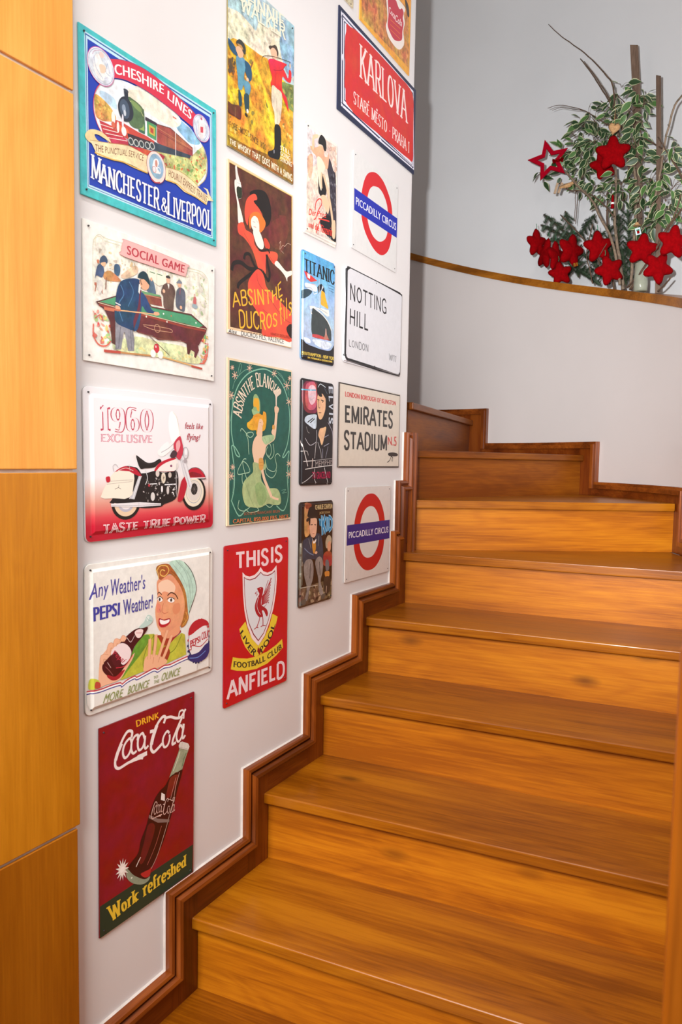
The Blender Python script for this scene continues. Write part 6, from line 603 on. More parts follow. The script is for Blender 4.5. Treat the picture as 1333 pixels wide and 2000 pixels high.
A('karlova',[2.1186,2.7588,0.5347,0.2857,-0.0037],[["BG","1c2444",0.1],["F","e4e2ee",[[-2566,1323],[-1770,1301],[244,1329],[1808,1300],[2470,1299],[2674,-1273],[121,-1302],[-1096,-1289],[-2470,-1261]],0],["F","262e52",[[-2512,1241],[249,1236],[2437,1225],[2626,-1229],[54,-1244],[-2421,-1190]],0],["F","e4e2ee",[[-2448,1201],[252,1182],[2404,1151],[2593,-1195],[52,-1190],[-2360,-1140]],0],["F","262e52",[[-2394,1131],[-1764,1152],[2335,1061],[2509,-1179],[113,-1139],[-2301,-1039]],0],["F","e4e2ee",[[-2351,1103],[-1762,1115],[2300,1017],[2470,-1162],[110,-1085],[-2260,-997]],0],["M","d02a26",[[-2236,1125],[-2008,1154],[-1602,1234],[-741,1272],[247,1289],[1315,1280],[2026,1281],[2444,1109],[2520,483],[2538,-413],[2537,-1018],[2166,-1061],[1447,-1089],[111,-1112],[-809,-1148],[-1669,-1156],[-1836,-1122],[-2189,-1042],[-2229,-707],[-2286,-606],[-2283,20],[-2316,203],[-2309,703],[-2249,907]],0.1],["E","e4e2ee",[-2417,105],[50,90],0],["E","e4e2ee",[55,-1258],[90,50],0],["S","262e52",14,[[-2566,1311],[-2436,1281],[-2560,1143],[-2405,1149]],0,1],["S","262e52",14,[[-2474,-1163],[-2317,-1171],[-2468,-1310]],0,1],["E","262e52",[-2489,1327],[30,30],0],["E","262e52",[2513,-1238],[30,30],0],["T","KARLOVA",[0.17,0.055,0.12],"f4dcd8",[[-1411,970],[1897,1019]],[[-1371,33],[1990,53]]],["T","STARÉ MĚSTO - PRAHA 1",[0.17,0.07,0.1],"f4dcd8",[[-1750,-535],[2243,-495]],[[-1736,-875],[2242,-860]]]])
A('orange',[2.1537,3.1213,0.3534,0.394,-0.012],[["BG","e8a23a",0.3],["F","c98a4a",[[-1714,-379],[1579,117],[1727,-1734],[-1636,-1888]],0.8],["B",["b8703a","e0a060","d08848"],[[-1642,-1234],[1601,-743],[1666,-1704],[-1609,-1861]],40,80,51],["M","efe4dc",[[-93,-349],[182,-86],[1265,4],[1211,-254],[1311,-488],[1212,-798],[1304,-1125],[1078,-1433],[742,-1577],[272,-1559],[58,-1474],[-69,-1292],[29,-994]],0],["M","c23446",[[16,-343],[189,-192],[1134,-152],[1137,-407],[1217,-565],[1144,-833],[1126,-1100],[861,-1291],[528,-1402],[259,-1344],[55,-1200],[98,-847]],0],["M","f0e8e0",[[580,-87],[850,-51],[1061,-106],[864,-269]],0],["T","Coca","bi","f4e4e0",[[95,-574],[542,-554]],[[158,-760],[556,-771]]],["T","Cola","bi","f4e4e0",[[577,-564],[1073,-498]],[[591,-794],[1087,-719]]],["S","e07a3a",24,[[234,-941],[970,-837]],0,0],["S","e07a3a",24,[[243,-1088],[980,-1002]],0,0],["S","e07a3a",24,[[252,-1236],[991,-1168]],0,0],["S","f0e4dc",20,[[569,-1522],[732,-1412],[773,-1533],[607,-1587]],0,1],["S","f0e4dc",20,[[1164,-1138],[1273,-1198],[1075,-1383]],0,1],["M","4a3a34",[[1246,280],[1537,209],[1643,-81],[1488,-135]],0.4]])
A('tan',[1.7986,3.1237,0.27,0.38,0.0],[["BG","cdbd9c",0.6],["B",["9a8a6a","e4dcc4","7a6a54","b8784c"],[[883,-1906],[1091,-1819],[1307,-1830],[1044,-1969]],10,40,61]])
A('picc1',[2.1046,2.3954,0.3106,0.2873,-0.0149],[["BG","dddcda",0.05],["M","cf1c26",[[-332,1215],[19,1279],[402,1207],[704,1037],[994,771],[1139,472],[1181,-13],[1123,-464],[969,-810],[734,-1023],[402,-1154],[-26,-1121],[-449,-927],[-775,-675],[-967,-351],[-1010,36],[-987,402],[-855,767],[-650,1040]],0],["M","dddcda",[[-186,827],[136,885],[426,816],[681,626],[803,409],[856,40],[836,-287],[704,-539],[423,-714],[141,-772],[-189,-709],[-427,-532],[-584,-293],[-627,-2],[-619,324],[-492,610],[-342,753]],0],["F","1c2aa8",[[-1471,340],[1548,360],[1538,-281],[-1446,-302]],0],["T","PICCADILLY CIRCUS","sb","eceaf4",[[-1356,130],[1455,189]],[[-1343,-102],[1456,-63]]]])
A('notting',[2.1066,2.0503,0.4016,0.2859,-0.0076],[["BG","d9d9dd",0.05],["S","1c1c20",95,[[-1920,1193],[-1899,1305],[-1745,1399],[-1513,1443],[25,1422],[1635,1385],[1912,1353],[1989,1242],[1987,693],[1978,-1184],[1900,-1341],[1672,-1412],[169,-1372],[-1526,-1340],[-1760,-1339],[-1896,-1245],[-1917,-1057],[-1908,280]],1,1],["T","NOTTING",[0.12,0.12,0],"1c1c20",[[-1725,938],[752,934]],[[-1704,449],[776,494]]],["T","HILL",[0.12,0.12,0],"1c1c20",[[-1706,193],[-495,221]],[[-1706,-271],[-485,-280]]],["T","LONDON",[0.1,0.1,0],"34343a",[[-1720,-732],[-450,-699]],[[-1711,-936],[-439,-924]]],["T","W11",[0.1,0.1,0],"34343a",[[1049,-763],[1634,-771]],[[1061,-975],[1621,-980]]]])
A('emirates',[2.1012,1.7189,0.4269,0.2545,-0.0019],[["BG","d7ccbc",0.05],["S","2e2622",34,[[-2111,1259],[2103,1230],[2114,-1253],[-2101,-1254]],1,0],["T","LONDON BOROUGH OF ISLINGTON","bold","cc3a3c",[[-1784,1035],[1784,1019]],[[-1778,874],[1766,870]]],["T","EMIRATES",[0.19,0.16,0],"33302e",[[-1782,615],[1548,634]],[[-1763,91],[1550,91]]],["T","STADIUM",[0.19,0.16,0],"33302e",[[-1806,-164],[1147,-190]],[[-1787,-707],[1155,-691]]],["T","N.5","sb","cc3a3c",[[1206,-216],[1881,-172]],[[1220,-489],[1900,-525]]],["M","2a2624",[[1284,-779],[1636,-747],[1984,-785],[1988,-860],[1643,-884],[1305,-863]],0],["S","2a2624",26,[[1515,-867],[1396,-1016],[1192,-1098]],0,1],["O","2a2624",16,[1582,-1006],[50,44]],["S","2a2624",26,[[1473,-868],[1646,-939]],0,0]])
A('picc2',[2.0969,1.3812,0.3134,0.2974,-0.0044],[["BG","d9d3ce",0.05],["M","bc1820",[[91,1257],[403,1211],[752,1007],[983,726],[1131,404],[1171,47],[1130,-445],[1016,-790],[769,-1059],[437,-1236],[-17,-1270],[-383,-1160],[-746,-895],[-951,-578],[-1041,-222],[-1036,106],[-975,449],[-817,769],[-558,1035],[-251,1210]],0],["M","d9d3ce",[[110,840],[340,793],[558,629],[695,429],[772,171],[776,-160],[697,-466],[495,-700],[251,-830],[-36,-848],[-280,-785],[-485,-624],[-612,-407],[-654,-162],[-637,170],[-534,478],[-347,710],[-113,822]],0],["F","20207c",[[-1463,312],[1538,312],[1550,-336],[-1474,-329]],0],["T","PICCADILLY CIRCUS","sb","e8e2ea",[[-1360,102],[1450,97]],[[-1351,-106],[1448,-122]]]])
BR=[[[[0.077,3.81,3.821],[0.154,3.78,3.726],[0.237,3.742,3.637],[0.318,3.699,3.54],[0.383,3.66,3.446],[0.423,3.634,3.385],[0.44,3.621,3.322],[0.452,3.613,3.224],[0.472,3.599,3.115]],1.6,4.5],[[[0.253,3.756,3.587],[0.316,3.723,3.484],[0.365,3.694,3.398],[0.415,3.663,3.306],[0.44,3.646,3.227],[0.475,3.621,3.117]],2.2,4],[[[0.285,3.694,3.536],[0.343,3.661,3.443],[0.408,3.62,3.329],[0.441,3.597,3.259],[0.474,3.572,3.164]],1.6,3.2],[[[0.093,3.793,3.404],[0.154,3.769,3.394],[0.236,3.731,3.35],[0.3,3.697,3.305],[0.365,3.66,3.242],[0.451,3.602,3.154]],1.2,2.4],[[[0.115,3.796,3.389],[0.16,3.777,3.386],[0.217,3.752,3.356],[0.282,3.719,3.321]],0.9,1.4],[[[0.212,3.698,3.044],[0.28,3.663,2.951],[0.362,3.614,2.853],[0.412,3.581,2.754],[0.461,3.545,2.664],[0.495,3.518,2.56],[0.524,3.494,2.42]],5,6.5],[[[0.176,3.737,3.003],[0.243,3.705,2.946],[0.299,3.675,2.927],[0.371,3.632,2.871],[0.435,3.589,2.8],[0.474,3.559,2.746]],3,3.5],[[[0.461,3.619,2.986],[0.469,3.613,2.889],[0.468,3.614,2.756],[0.483,3.603,2.65],[0.504,3.587,2.543],[0.526,3.57,2.416]],5,9],[[[0.419,3.696,2.904],[0.42,3.695,2.786],[0.442,3.681,2.641],[0.47,3.662,2.441]],4,5],[[[0.477,3.632,3.173],[0.511,3.607,3.078],[0.545,3.58,2.964],[0.563,3.565,2.877],[0.565,3.564,2.759],[0.562,3.566,2.597],[0.557,3.571,2.413]],6,7],[[[0.45,3.688,3.309],[0.473,3.672,3.203],[0.496,3.655,3.099],[0.518,3.64,2.956],[0.531,3.629,2.817]],3.5,5],[[[0.763,3.35,3.132],[0.727,3.393,3.111],[0.705,3.417,3.042],[0.689,3.434,2.979],[0.675,3.448,2.863],[0.653,3.47,2.762],[0.617,3.505,2.67],[0.587,3.532,2.572],[0.581,3.537,2.404]],4,6],[[[0.533,3.615,3.129],[0.628,3.535,3.032],[0.698,3.467,2.952],[0.769,3.39,2.809]],3,4],[[[0.661,3.434,3.011],[0.708,3.384,2.92],[0.756,3.326,2.825],[0.785,3.291,2.755]],2,4],[[[0.197,3.706,2.837],[0.289,3.658,2.732],[0.356,3.618,2.643],[0.422,3.573,2.536],[0.464,3.542,2.437]],3,4],[[[0.368,3.622,2.745],[0.352,3.632,2.668],[0.343,3.638,2.608],[0.362,3.626,2.541],[0.38,3.614,2.468]],2.5,3],[[[0.45,3.54,2.624],[0.422,3.561,2.586],[0.393,3.581,2.561]],2,2],[[[0.793,3.245,2.647],[0.728,3.33,2.587],[0.666,3.4,2.516],[0.621,3.446,2.463],[0.568,3.495,2.396]],4,5],[[[0.769,3.358,2.733],[0.742,3.39,2.65],[0.693,3.444,2.599],[0.675,3.463,2.556]],3,3],[[[0.756,3.279,2.38],[0.734,3.306,2.364],[0.7,3.347,2.343]],3.5,3.5],[[[0.263,3.706,2.968],[0.267,3.704,2.882],[0.266,3.704,2.798]],1.5,1.5],[[[0.27,3.725,2.966],[0.27,3.725,2.874],[0.265,3.728,2.79]],1.5,1.5],[[[0.549,3.538,2.414],[0.63,3.465,2.486],[0.667,3.427,2.548]],4,3],[[[0.366,3.706,3.342],[0.397,3.686,3.306],[0.445,3.655,3.249]],1.5,2],[[[0.428,3.69,3.355],[0.467,3.664,3.308],[0.513,3.63,3.244],[0.536,3.613,3.206]],2,2],[[[0.407,3.644,2.923],[0.379,3.662,2.865],[0.342,3.685,2.83]],1.5,1.5]]
ST=[[[0.469,3.5,3.006],0.074,2,10],[[0.409,3.607,3.001],0.063,20,25],[[0.068,3.76,2.732],0.068,5,50],[[0.114,3.764,2.675],0.071,-20,-55],[[0.179,3.714,2.64],0.072,8,65],[[0.214,3.675,2.545],0.057,12,15],[[0.258,3.686,2.652],0.078,-10,45],[[0.409,3.57,2.621],0.071,8,25],[[0.479,3.479,2.486],0.065,22,20],[[0.628,3.367,2.53],0.066,-6,15],[[0.699,3.317,2.434],0.065,-28,25],[[0.763,3.219,2.505],0.064,-8,20]]
OPEN=[[0.122,3.739,3.123],0.101,8,8]
LV=[[[0.471,3.624,3.356],0.032,3],[[0.55,3.563,3.263],0.043,6],[[0.583,3.535,3.215],0.043,7],[[0.52,3.587,3.218],0.05,9],[[0.444,3.643,3.311],0.036,5],[[0.341,3.709,3.273],0.054,10],[[0.279,3.743,3.272],0.043,8],[[0.249,3.758,3.221],0.043,8],[[0.345,3.706,3.175],0.061,14],[[0.404,3.67,3.217],0.036,5],[[0.393,3.677,3.127],0.057,10],[[0.237,3.764,3.148],0.054,10],[[0.171,3.794,3.171],0.043,8],[[0.302,3.731,3.088],0.057,11],[[0.289,3.738,3.03],0.05,9],[[0.355,3.701,2.957],0.05,10],[[0.419,3.66,2.892],0.043,7],[[0.502,3.601,2.84],0.043,7],[[0.492,3.609,2.917],0.05,8],[[0.549,3.564,3.054],0.05,9],[[0.588,3.531,2.977],0.043,8],[[0.58,3.538,3.14],0.043,8],[[0.509,3.596,3.153],0.043,7],[[0.554,3.56,3.103],0.036,6],[[0.059,3.838,3.105],0.036,3],[[0.732,3.386,2.94],0.036,5],[[0.698,3.424,2.912],0.036,5],[[0.594,3.526,2.859],0.043,7],[[0.628,3.495,2.869],0.043,6],[[0.676,3.447,2.838],0.036,5],[[0.73,3.388,2.785],0.043,6],[[0.706,3.415,2.749],0.043,6],[[0.722,3.398,2.704],0.036,5],[[0.631,3.491,2.791],0.043,6],[[0.677,3.446,2.682],0.039,6],[[0.624,3.498,2.667],0.036,5],[[0.655,3.468,2.648],0.032,4],[[0.593,3.526,2.725],0.036,4],[[0.307,3.728,3.337],0.022,3],[[0.167,3.796,3.086],0.029,3]]
FR=[[[0.255,3.789,2.722],[0.161,3.831,2.82],[0.07,3.865,2.906]],[[0.263,3.785,2.72],[0.219,3.806,2.812],[0.191,3.818,2.892]],[[0.278,3.777,2.745],[0.316,3.757,2.791],[0.357,3.734,2.828]],[[0.247,3.793,2.717],[0.146,3.837,2.794],[0.056,3.87,2.857]],[[0.274,3.779,2.659],[0.173,3.826,2.743],[0.114,3.85,2.772]],[[0.292,3.77,2.612],[0.236,3.798,2.596],[0.222,3.805,2.555]],[[0.298,3.767,2.653],[0.364,3.73,2.594],[0.391,3.714,2.516]],[[0.477,3.657,2.78],[0.481,3.654,2.698],[0.47,3.662,2.606]],[[0.521,3.625,2.784],[0.533,3.615,2.68],[0.531,3.617,2.574]],[[0.434,3.687,2.747],[0.431,3.688,2.645],[0.428,3.69,2.542]],[[0.389,3.715,2.727],[0.359,3.733,2.694],[0.346,3.74,2.641]],[[0.499,3.641,2.624],[0.518,3.627,2.537],[0.53,3.618,2.439]],[[0.285,3.773,2.577],[0.335,3.747,2.537],[0.4,3.708,2.479]],[[0.46,3.669,2.663],[0.449,3.676,2.57],[0.446,3.678,2.468]],[[0.535,3.614,2.639],[0.547,3.605,2.542],[0.552,3.6,2.433]],[[0.256,3.788,2.693],[0.268,3.783,2.617],[0.279,3.777,2.542]]]
SK1=[[0.511,3.669,3.543],[0.532,3.654,3.329],[0.593,3.592,2.414]]
SK2=[[0.641,3.523,3.311],[0.66,3.505,2.948],[0.689,3.433,2.368]]
HEART=[0.477,3.455,3.094]
BIRD=[0.231,3.678,2.964]
PEG=[0.173,3.695,2.965]
TAG=[0.6,3.424,2.625]
BELL=[0.461,3.582,2.821]
VASE=[[0.607,3.487,2.507],[0.612,3.482,2.402]]
GOLD_P=[0.283,3.684,2.582]
TIES=[[[0.27,3.669,2.787],[0.273,3.667,2.716]],[[0.395,3.592,2.753],[0.396,3.592,2.692]],[[0.186,3.711,2.747],[0.178,3.715,2.706]],[[0.082,3.755,2.835],[0.08,3.756,2.795]],[[0.769,3.227,2.61],[0.762,3.237,2.568]],[[0.694,3.323,2.523],[0.693,3.325,2.494]],[[0.453,3.55,2.666],[0.462,3.544,2.564]],[[0.619,3.405,2.623],[0.621,3.404,2.597]],[[0.47,3.538,3.099],[0.458,3.546,3.09]]]
# ------------------------------------------------------------------ Christmas arrangement on the ledge
BARK = simple('brown_bark', '5a4434', .75, 0, .35, 60, .6); BARKP = simple('pale_bark', '786654', .75, 0, .4, 70, .6)
LEAFG = simple('leaf_green', '263f20', .45, 0, .3, 60); LEAFW = simple('leaf_cream', 'b9bc92', .5, 0, .1, 60); LEAFM = simple('leaf_midgreen', '466a34', .45, 0, .25, 60)
NEED = simple('fir_needles', '33452f', .6, 0, .35, 40); FELT = simple('red_felt', '800207', .95, 0, .16, 90, .5); FELTD = simple('crimson_felt', '94031a', .9, 0, .15, 90, .4)
for m_ in (FELT, FELTD): m_.node_tree.nodes['Principled BSDF'].inputs['Specular IOR Level'].default_value = .05
GREENR = simple('green_ribbon', '1d6b45', .6); STRAW = simple('straw', 'b0885c', .85, 0, .25, 120, .8); PEGM = simple('raw_wood_peg', 'a88c70', .7, 0, .2, 40)
SLAT = wood('weathered_slat', '4c3a2e', '624e40', '786252', 'Z', .6, False, coat=0); GLASSV = simple('vase_glass', 'c8ccb8', .12, 0, .1, 30, 0, 0, .55)
GOLD = simple('gold_paper', 'b07828', .35, .6); TAGM = simple('pale_blue_card', 'b8ccd0', .5); WHITEM = simple('white_card', 'e0dcd8', .6)
rnd = random.Random(7)
TOWARD = (Vector((1.0966, 0, 0)) - Vector((.4, 3.6, 0))).normalized()     # out of the ledge, over the stairs
SIDE = Vector((-TOWARD.y, TOWARD.x, 0)); SIDE = SIDE if SIDE.x > 0 else -SIDE
UP = Vector((0, 0, 1))
def ledge_z(p):
    th = math.degrees(atan2(p[1] - CC.y, p[0] - CC.x)); return ztop(radians(th) * RO)
def fr(P, yaw=0, spin=0):
    """frame facing the stairs: columns side, up, out"""
    a = radians(yaw); f = (TOWARD * cos(a) + SIDE * sin(a)).normalized(); s_ = UP.cross(f).normalized(); b = radians(spin)
    s2 = s_ * cos(b) + UP * sin(b); u2 = -s_ * sin(b) + UP * cos(b); return s2, u2, f
# branches: a dry bundle; every branch a part
arr = empty('branch_arrangement', (.6, 3.49, ledge_z((.6, 3.49)))); tag(arr, 'bundle of bare brown branches fanning up from the ledge', 'branches')
for pts, r0, r1 in BR:
    q = smooth_pts([tuple(p) for p in pts], n=4)
    zl = [ledge_z(p) for p in q]; q = [(p[0], p[1], max(p[2], z + .004)) for p, z in zip(q, zl)]
    q = [(p[0] + rnd.uniform(-.0012, .0012), p[1] + rnd.uniform(-.0012, .0012), p[2] + rnd.uniform(-.001, .001)) for p in q]
    m = MB(); m.tube(q, r0 / 1000, r1 / 1000, 7)
    for i in range(3, len(q) - 2, 5):   # buds and knots
        p = Vector(q[i]); d = (SIDE * rnd.choice((-1, 1)) + UP * .8).normalized(); m.tube([p, p + d * (r0 / 1000 * 2.2)], r0 / 1400, r0 / 3000, 5)
    m.build('branch', BARKP if r1 > 5.5 else BARK, arr, smooth=True)
# two upright slats
for P_, w_, lab in ((SK1, .017, 'wide weathered wooden slat standing tallest in the arrangement'), (SK2, .010, 'thin weathered wooden slat standing right of the tallest one')):
    m = MB(); q = [Vector(p) for p in P_]; q[-1].z = ledge_z(q[-1]) + .001; vs_ = []
    for i, p in enumerate(q):
        tilt = .006 if i == 0 else 0
        for a, b in ((-1, -1), (1, -1), (1, 1), (-1, 1)): vs_.append(p + SIDE * a * w_ + TOWARD * b * .004 - UP * tilt * (a > 0))
    n = len(q); m.add(vs_, [(i * 4 + j, i * 4 + (j + 1) % 4, (i + 1) * 4 + (j + 1) % 4, (i + 1) * 4 + j) for i in range(n - 1) for j in range(4)] + [(3, 2, 1, 0), tuple((n - 1) * 4 + j for j in range(4))])
    tag(m.build('wooden_stake', SLAT), lab, 'stake', 'stakes in the arrangement')
# variegated foliage
fig = empty('variegated_plant', (.55, 3.5, ledge_z((.55, 3.5)))); tag(fig, 'leafy sprays with cream edged green leaves climbing among the branches', 'plant')
def leaf_mesh(name, tone):
    me = bpy.data.meshes.new(name); L_, W_ = 1.0, .25; v = []; prof = [(0, .02), (.12, .14), (.32, .22), (.55, .20), (.8, .09), (1, .0)]
    f = []; mi = []
    for t, w_ in prof:
        c_ = -.10 * t * t; v += [(-w_, t, c_ + .5 * w_ * .45), (-w_ * .80, t, c_ + .5 * w_ * .3), (0, t, c_), (w_ * .80, t, c_ + .5 * w_ * .3), (w_, t, c_ + .5 * w_ * .45)]
    for i in range(len(prof) - 1):
        for j in range(4): f.append((i * 5 + j, i * 5 + j + 1, i * 5 + j + 6, i * 5 + j + 5)); mi.append(1 if j in (0, 3) else 0)
    me.from_pydata(v, [], f); me.materials.append(tone); me.materials.append(LEAFW)
    for p, k in zip(me.polygons, mi): p.material_index = k; p.use_smooth = True
    return me
LM = [leaf_mesh('leaf', LEAFG), leaf_mesh('leaf', LEAFM), leaf_mesh('leaf', LEAFG)]
FI = parent_world(fig).inverted()
cnt = 0
for (cx, cy, cz), r_, n in LV:
    cen = Vector((cx, cy, cz)); tw = MB(); base = cen + Vector((.0, 0, -r_ * .4))
    tips = []
    n = int(n * 1.05) if cnt < 285 else 0
    for i in range(n):
        if cnt >= 298: break
        cnt += 1
        th = rnd.uniform(0, 2 * pi); rr_ = r_ * math.sqrt(rnd.random()) * 1.05
        p = cen + SIDE * rr_ * cos(th) + UP * rr_ * sin(th) + TOWARD * rnd.uniform(-.05, .05)
        d = (SIDE * (cos(th) * .8 + rnd.uniform(-.5, .5)) + UP * (-.55 + .5 * sin(th) + rnd.uniform(-.3, .3)) + TOWARD * rnd.uniform(-.2, .5)).normalized()
        nn = (TOWARD + UP * rnd.uniform(-.3, 1.2) + SIDE * rnd.uniform(-1.3, 1.3)).normalized(); s_ = d.cross(nn).normalized(); nn = s_.cross(d)
        sz = rnd.uniform(.036, .066)
        M = Matrix(((s_.x * sz * 1.15, d.x * sz, nn.x * sz, p.x), (s_.y * sz * 1.15, d.y * sz, nn.y * sz, p.y), (s_.z * sz * 1.15, d.z * sz, nn.z * sz, p.z), (0, 0, 0, 1)))
        o = bpy.data.objects.new('leaf', rnd.choice(LM)); C.objects.link(o); o.parent = fig; o.matrix_basis = FI @ M; tips.append(p)
    for p in tips: tw.tube([base, (base + p) / 2 + UP * .008, p], .0012, .0007, 4)
    if tips: tw.build('twig', BARK, fig)
# the many further leaves behind the nearest ones, joined
mm = MB(); mi = []
for (cx, cy, cz), r_, n in LV:
    cen = Vector((cx, cy, cz))
    for i in range(int(n * .95)):
        th = rnd.uniform(0, 2 * pi); rr_ = r_ * math.sqrt(rnd.random()) * 1.15
        p = cen + SIDE * rr_ * cos(th) + UP * rr_ * sin(th) - TOWARD * rnd.uniform(.0, .10)
        d = (SIDE * (cos(th) * .8 + rnd.uniform(-.5, .5)) + UP * (-.5 + .5 * sin(th)) + TOWARD * rnd.uniform(-.3, .3)).normalized()
        nn = (TOWARD + UP * rnd.uniform(-.3, 1.0) + SIDE * rnd.uniform(-1.2, 1.2)).normalized(); s_ = d.cross(nn).normalized(); nn = s_.cross(d); sz = rnd.uniform(.036, .06)
        me = LM[0]; mm.add([p + s_ * v.co.x * sz * 1.15 + d * v.co.y * sz + nn * v.co.z * sz for v in me.vertices], [tuple(f.vertices) for f in me.polygons]); 
        mm.m[-len(me.polygons):] = [f.material_index for f in me.polygons]
o = mm.build('foliage', [LEAFG, LEAFW], fig, smooth=True); o['kind'] = 'stuff'
# fir sprays
fir = empty('fir_branches', (.5, 3.5, ledge_z((.5, 3.5)))); tag(fir, 'dark green fir sprays low behind the hanging red stars', 'fir branches')
for P_ in FR:
    q = smooth_pts([tuple(p) for p in P_], n=6); q = [Vector((p[0], p[1], max(p[2], ledge_z(p) + .012))) for p in q]
    m = MB(); m.tube(q, .0015, .0022, 5); st = m.build('fir_twig', BARK, fir); nm = MB(); nm2 = []
    def needles(a, b, dens):
        d = (b - a); L_ = d.length; d = d.normalized()
        for i in range(int(L_ * dens)):
            p = a + d * rnd.random() * L_; ph = rnd.uniform(0, 2 * pi); e = d.orthogonal().normalized(); e2 = d.cross(e)
            nd = (e * cos(ph) + e2 * sin(ph) - d * .65).normalized(); l = rnd.uniform(.012, .02); w_ = d.cross(nd).normalized() * .0011
            nm.add([p - w_, p + w_, p + nd * l], [(0, 1, 2)])
    for a, b in zip(q, q[1:]): needles(a, b, 3800)
    for i in range(2, len(q) - 1, 2):
        for sg in (-1, 1):
            d0 = (q[0] - q[-1]).normalized()
            if (q[-1] - q[0]).z > 0: d0 = -d0
            e = (q[i + 1] - q[i - 1]).normalized(); out = (-e + SIDE * sg * .9 + TOWARD * rnd.uniform(-.3, .5)).normalized()
            b = q[i] + (out * rnd.uniform(.03, .055)); b.z = max(b.z, ledge_z(b) + .012)
            mm = MB(); needles(q[i], b, 3400)
    o = nm.build('needles', NEED, fir); o['kind'] = 'stuff'
# red felt stars
def puffy_star(name, P_, r, spin, yaw, mat, depth=.017, parent=None):
    s_, u, f = fr(P_, yaw, spin); P_ = Vector(P_); n = 40; prof = []
    for i in range(n):
        a = 2 * pi * i / n + pi / 2; t = (1 + cos(5 * (a - pi / 2))) / 2; rr_ = r * (.60 + .40 * t ** 1.05); prof.append((rr_ * cos(a), rr_ * sin(a)))
    v = []; lv = [(-1, .0), (-.9, .55), (-.55, .86), (0, 1.0), (.55, .86), (.9, .55), (1, 0)]
    for dz, k in lv:
        if k == 0: v.append(P_ + f * depth * dz * 1.25); continue
        for a, b in prof: v.append(P_ + s_ * a * k + u * b * k + f * depth * dz)
    fs = [(0, 1 + (j + 1) % n, 1 + j) for j in range(n)]
    for i in range(4):
        b = 1 + i * n; fs += [(b + j, b + (j + 1) % n, b + n + (j + 1) % n, b + n + j) for j in range(n)]
    last = 1 + 5 * n; fs += [(last, last - n + j, last - n + (j + 1) % n) for j in range(n)]
    return obj(name, v, fs, mat, parent, origin=P_, smooth=True)
SLAB = ['bright red felt star hanging highest, in front of its twin', 'pinkish red felt star half hidden behind the highest one', 'red felt star turned sideways at the far left of the lower row',
 'red felt star just right of the leftmost lower one', 'narrow edge-on red felt star low left above the ledge', 'red felt star resting lowest left on the cap rail', 'red felt star leaning in the left middle of the lower row',
 'red felt star crossed by a twig in the centre of the lower row', 'red felt star hanging lowest in the centre, near the thick stem', 'red felt star right of the stems, upper of two over the glass vase', 'red felt star low right beside the glass vase', 'red felt star at the right edge of the picture']
for i, ((x_, y_, z_), r, sp, ya) in enumerate(ST):
    o = puffy_star('felt_star', (x_, y_, z_), abs(r) * 1.08, sp, ya, FELT)
    tag(o, SLAB[i], 'star ornament', 'red felt stars')
    tie = MB(); s_, u, f = fr((0, 0, 0), ya, sp); a = Vector((x_, y_, z_)) + u * abs(r) * 1.0
    tie.tube([a, a + UP * .014 + SIDE * .003, a + UP * .028], .0016, .0016, 5); tie.build('hanging_loop', GREENR, o)
# open frame star
(x_, y_, z_), r, sp, ya = OPEN; s_, u, f = fr(None, ya, sp); P_ = Vector((x_, y_, z_)); r = abs(r) * 1.03
v = []
for dz in (-.004, .004):
    for k in (1, .56):
        for i in range(10):
            a = pi / 2 + i * pi / 5 + .1; rr_ = r * k * (1 if i % 2 == 0 else .46); v.append(P_ + s_ * rr_ * cos(a) + u * rr_ * sin(a) + f * dz)
fs = []
for i in range(10):
    j = (i + 1) % 10; fs += [(i, i + 10, j + 10, j), (20 + i, 20 + j, 30 + j, 30 + i), (i, j, 20 + j, 20 + i), (10 + i, 30 + i, 30 + j, 10 + j)]
os_ = obj('open_star', v, fs, FELTD, None, origin=P_); tag(os_, 'crimson outline star with a hollow centre at the left of the arrangement', 'star ornament')
m = MB(); bp = P_ + s_ * r * .38 - u * r * .12 + f * .012
for sg in (-1, 1): m.add([bp, bp + s_ * sg * .024 + u * .014, bp + s_ * sg * .028 + f * .008, bp + s_ * sg * .022 - u * .013], [(0, 1, 2), (0, 2, 3), (2, 1, 0), (3, 2, 0)])
m.tube([bp - u * .006, bp + u * .006], .005, .005, 6); m.build('bow', FELT, os_)
# straw heart
s_, u, f = fr(None, 5, -12); P_ = Vector(HEART); n = 32; prof = []
for i in range(n):
    a = 2 * pi * i / n; prof.append((-.026 * sin(a) ** 3, .031 / 16 * (13 * cos(a) - 5 * cos(2 * a) - 2 * cos(3 * a) - cos(4 * a))))
v = [P_ + f * .009 + u * .002]; v += [P_ + s_ * a * .7 + u * b * .7 + f * .006 for a, b in prof]; v += [P_ + s_ * a + u * b for a, b in prof]; v += [P_ + s_ * a * .7 + u * b * .7 - f * .006 for a, b in prof]; v.append(P_ - f * .008)
fs = [(0, 1 + (j + 1) % n, 1 + j) for j in range(n)]
for i in range(2): b = 1 + i * n; fs += [(b + j, b + (j + 1) % n, b + n + (j + 1) % n, b + n + j) for j in range(n)]
fs += [(1 + 3 * n, 1 + 2 * n + j, 1 + 2 * n + (j + 1) % n) for j in range(n)]
ht = obj('straw_heart', v, fs, STRAW, origin=P_, smooth=True); tag(ht, 'tan straw heart hanging just above the highest red star', 'heart ornament')
m = MB(); m.tube([P_ + u * .012, P_ + UP * .05, P_ + UP * .09 + SIDE * .004], .0008, .0008, 4); m.build('string', STRAW, ht)
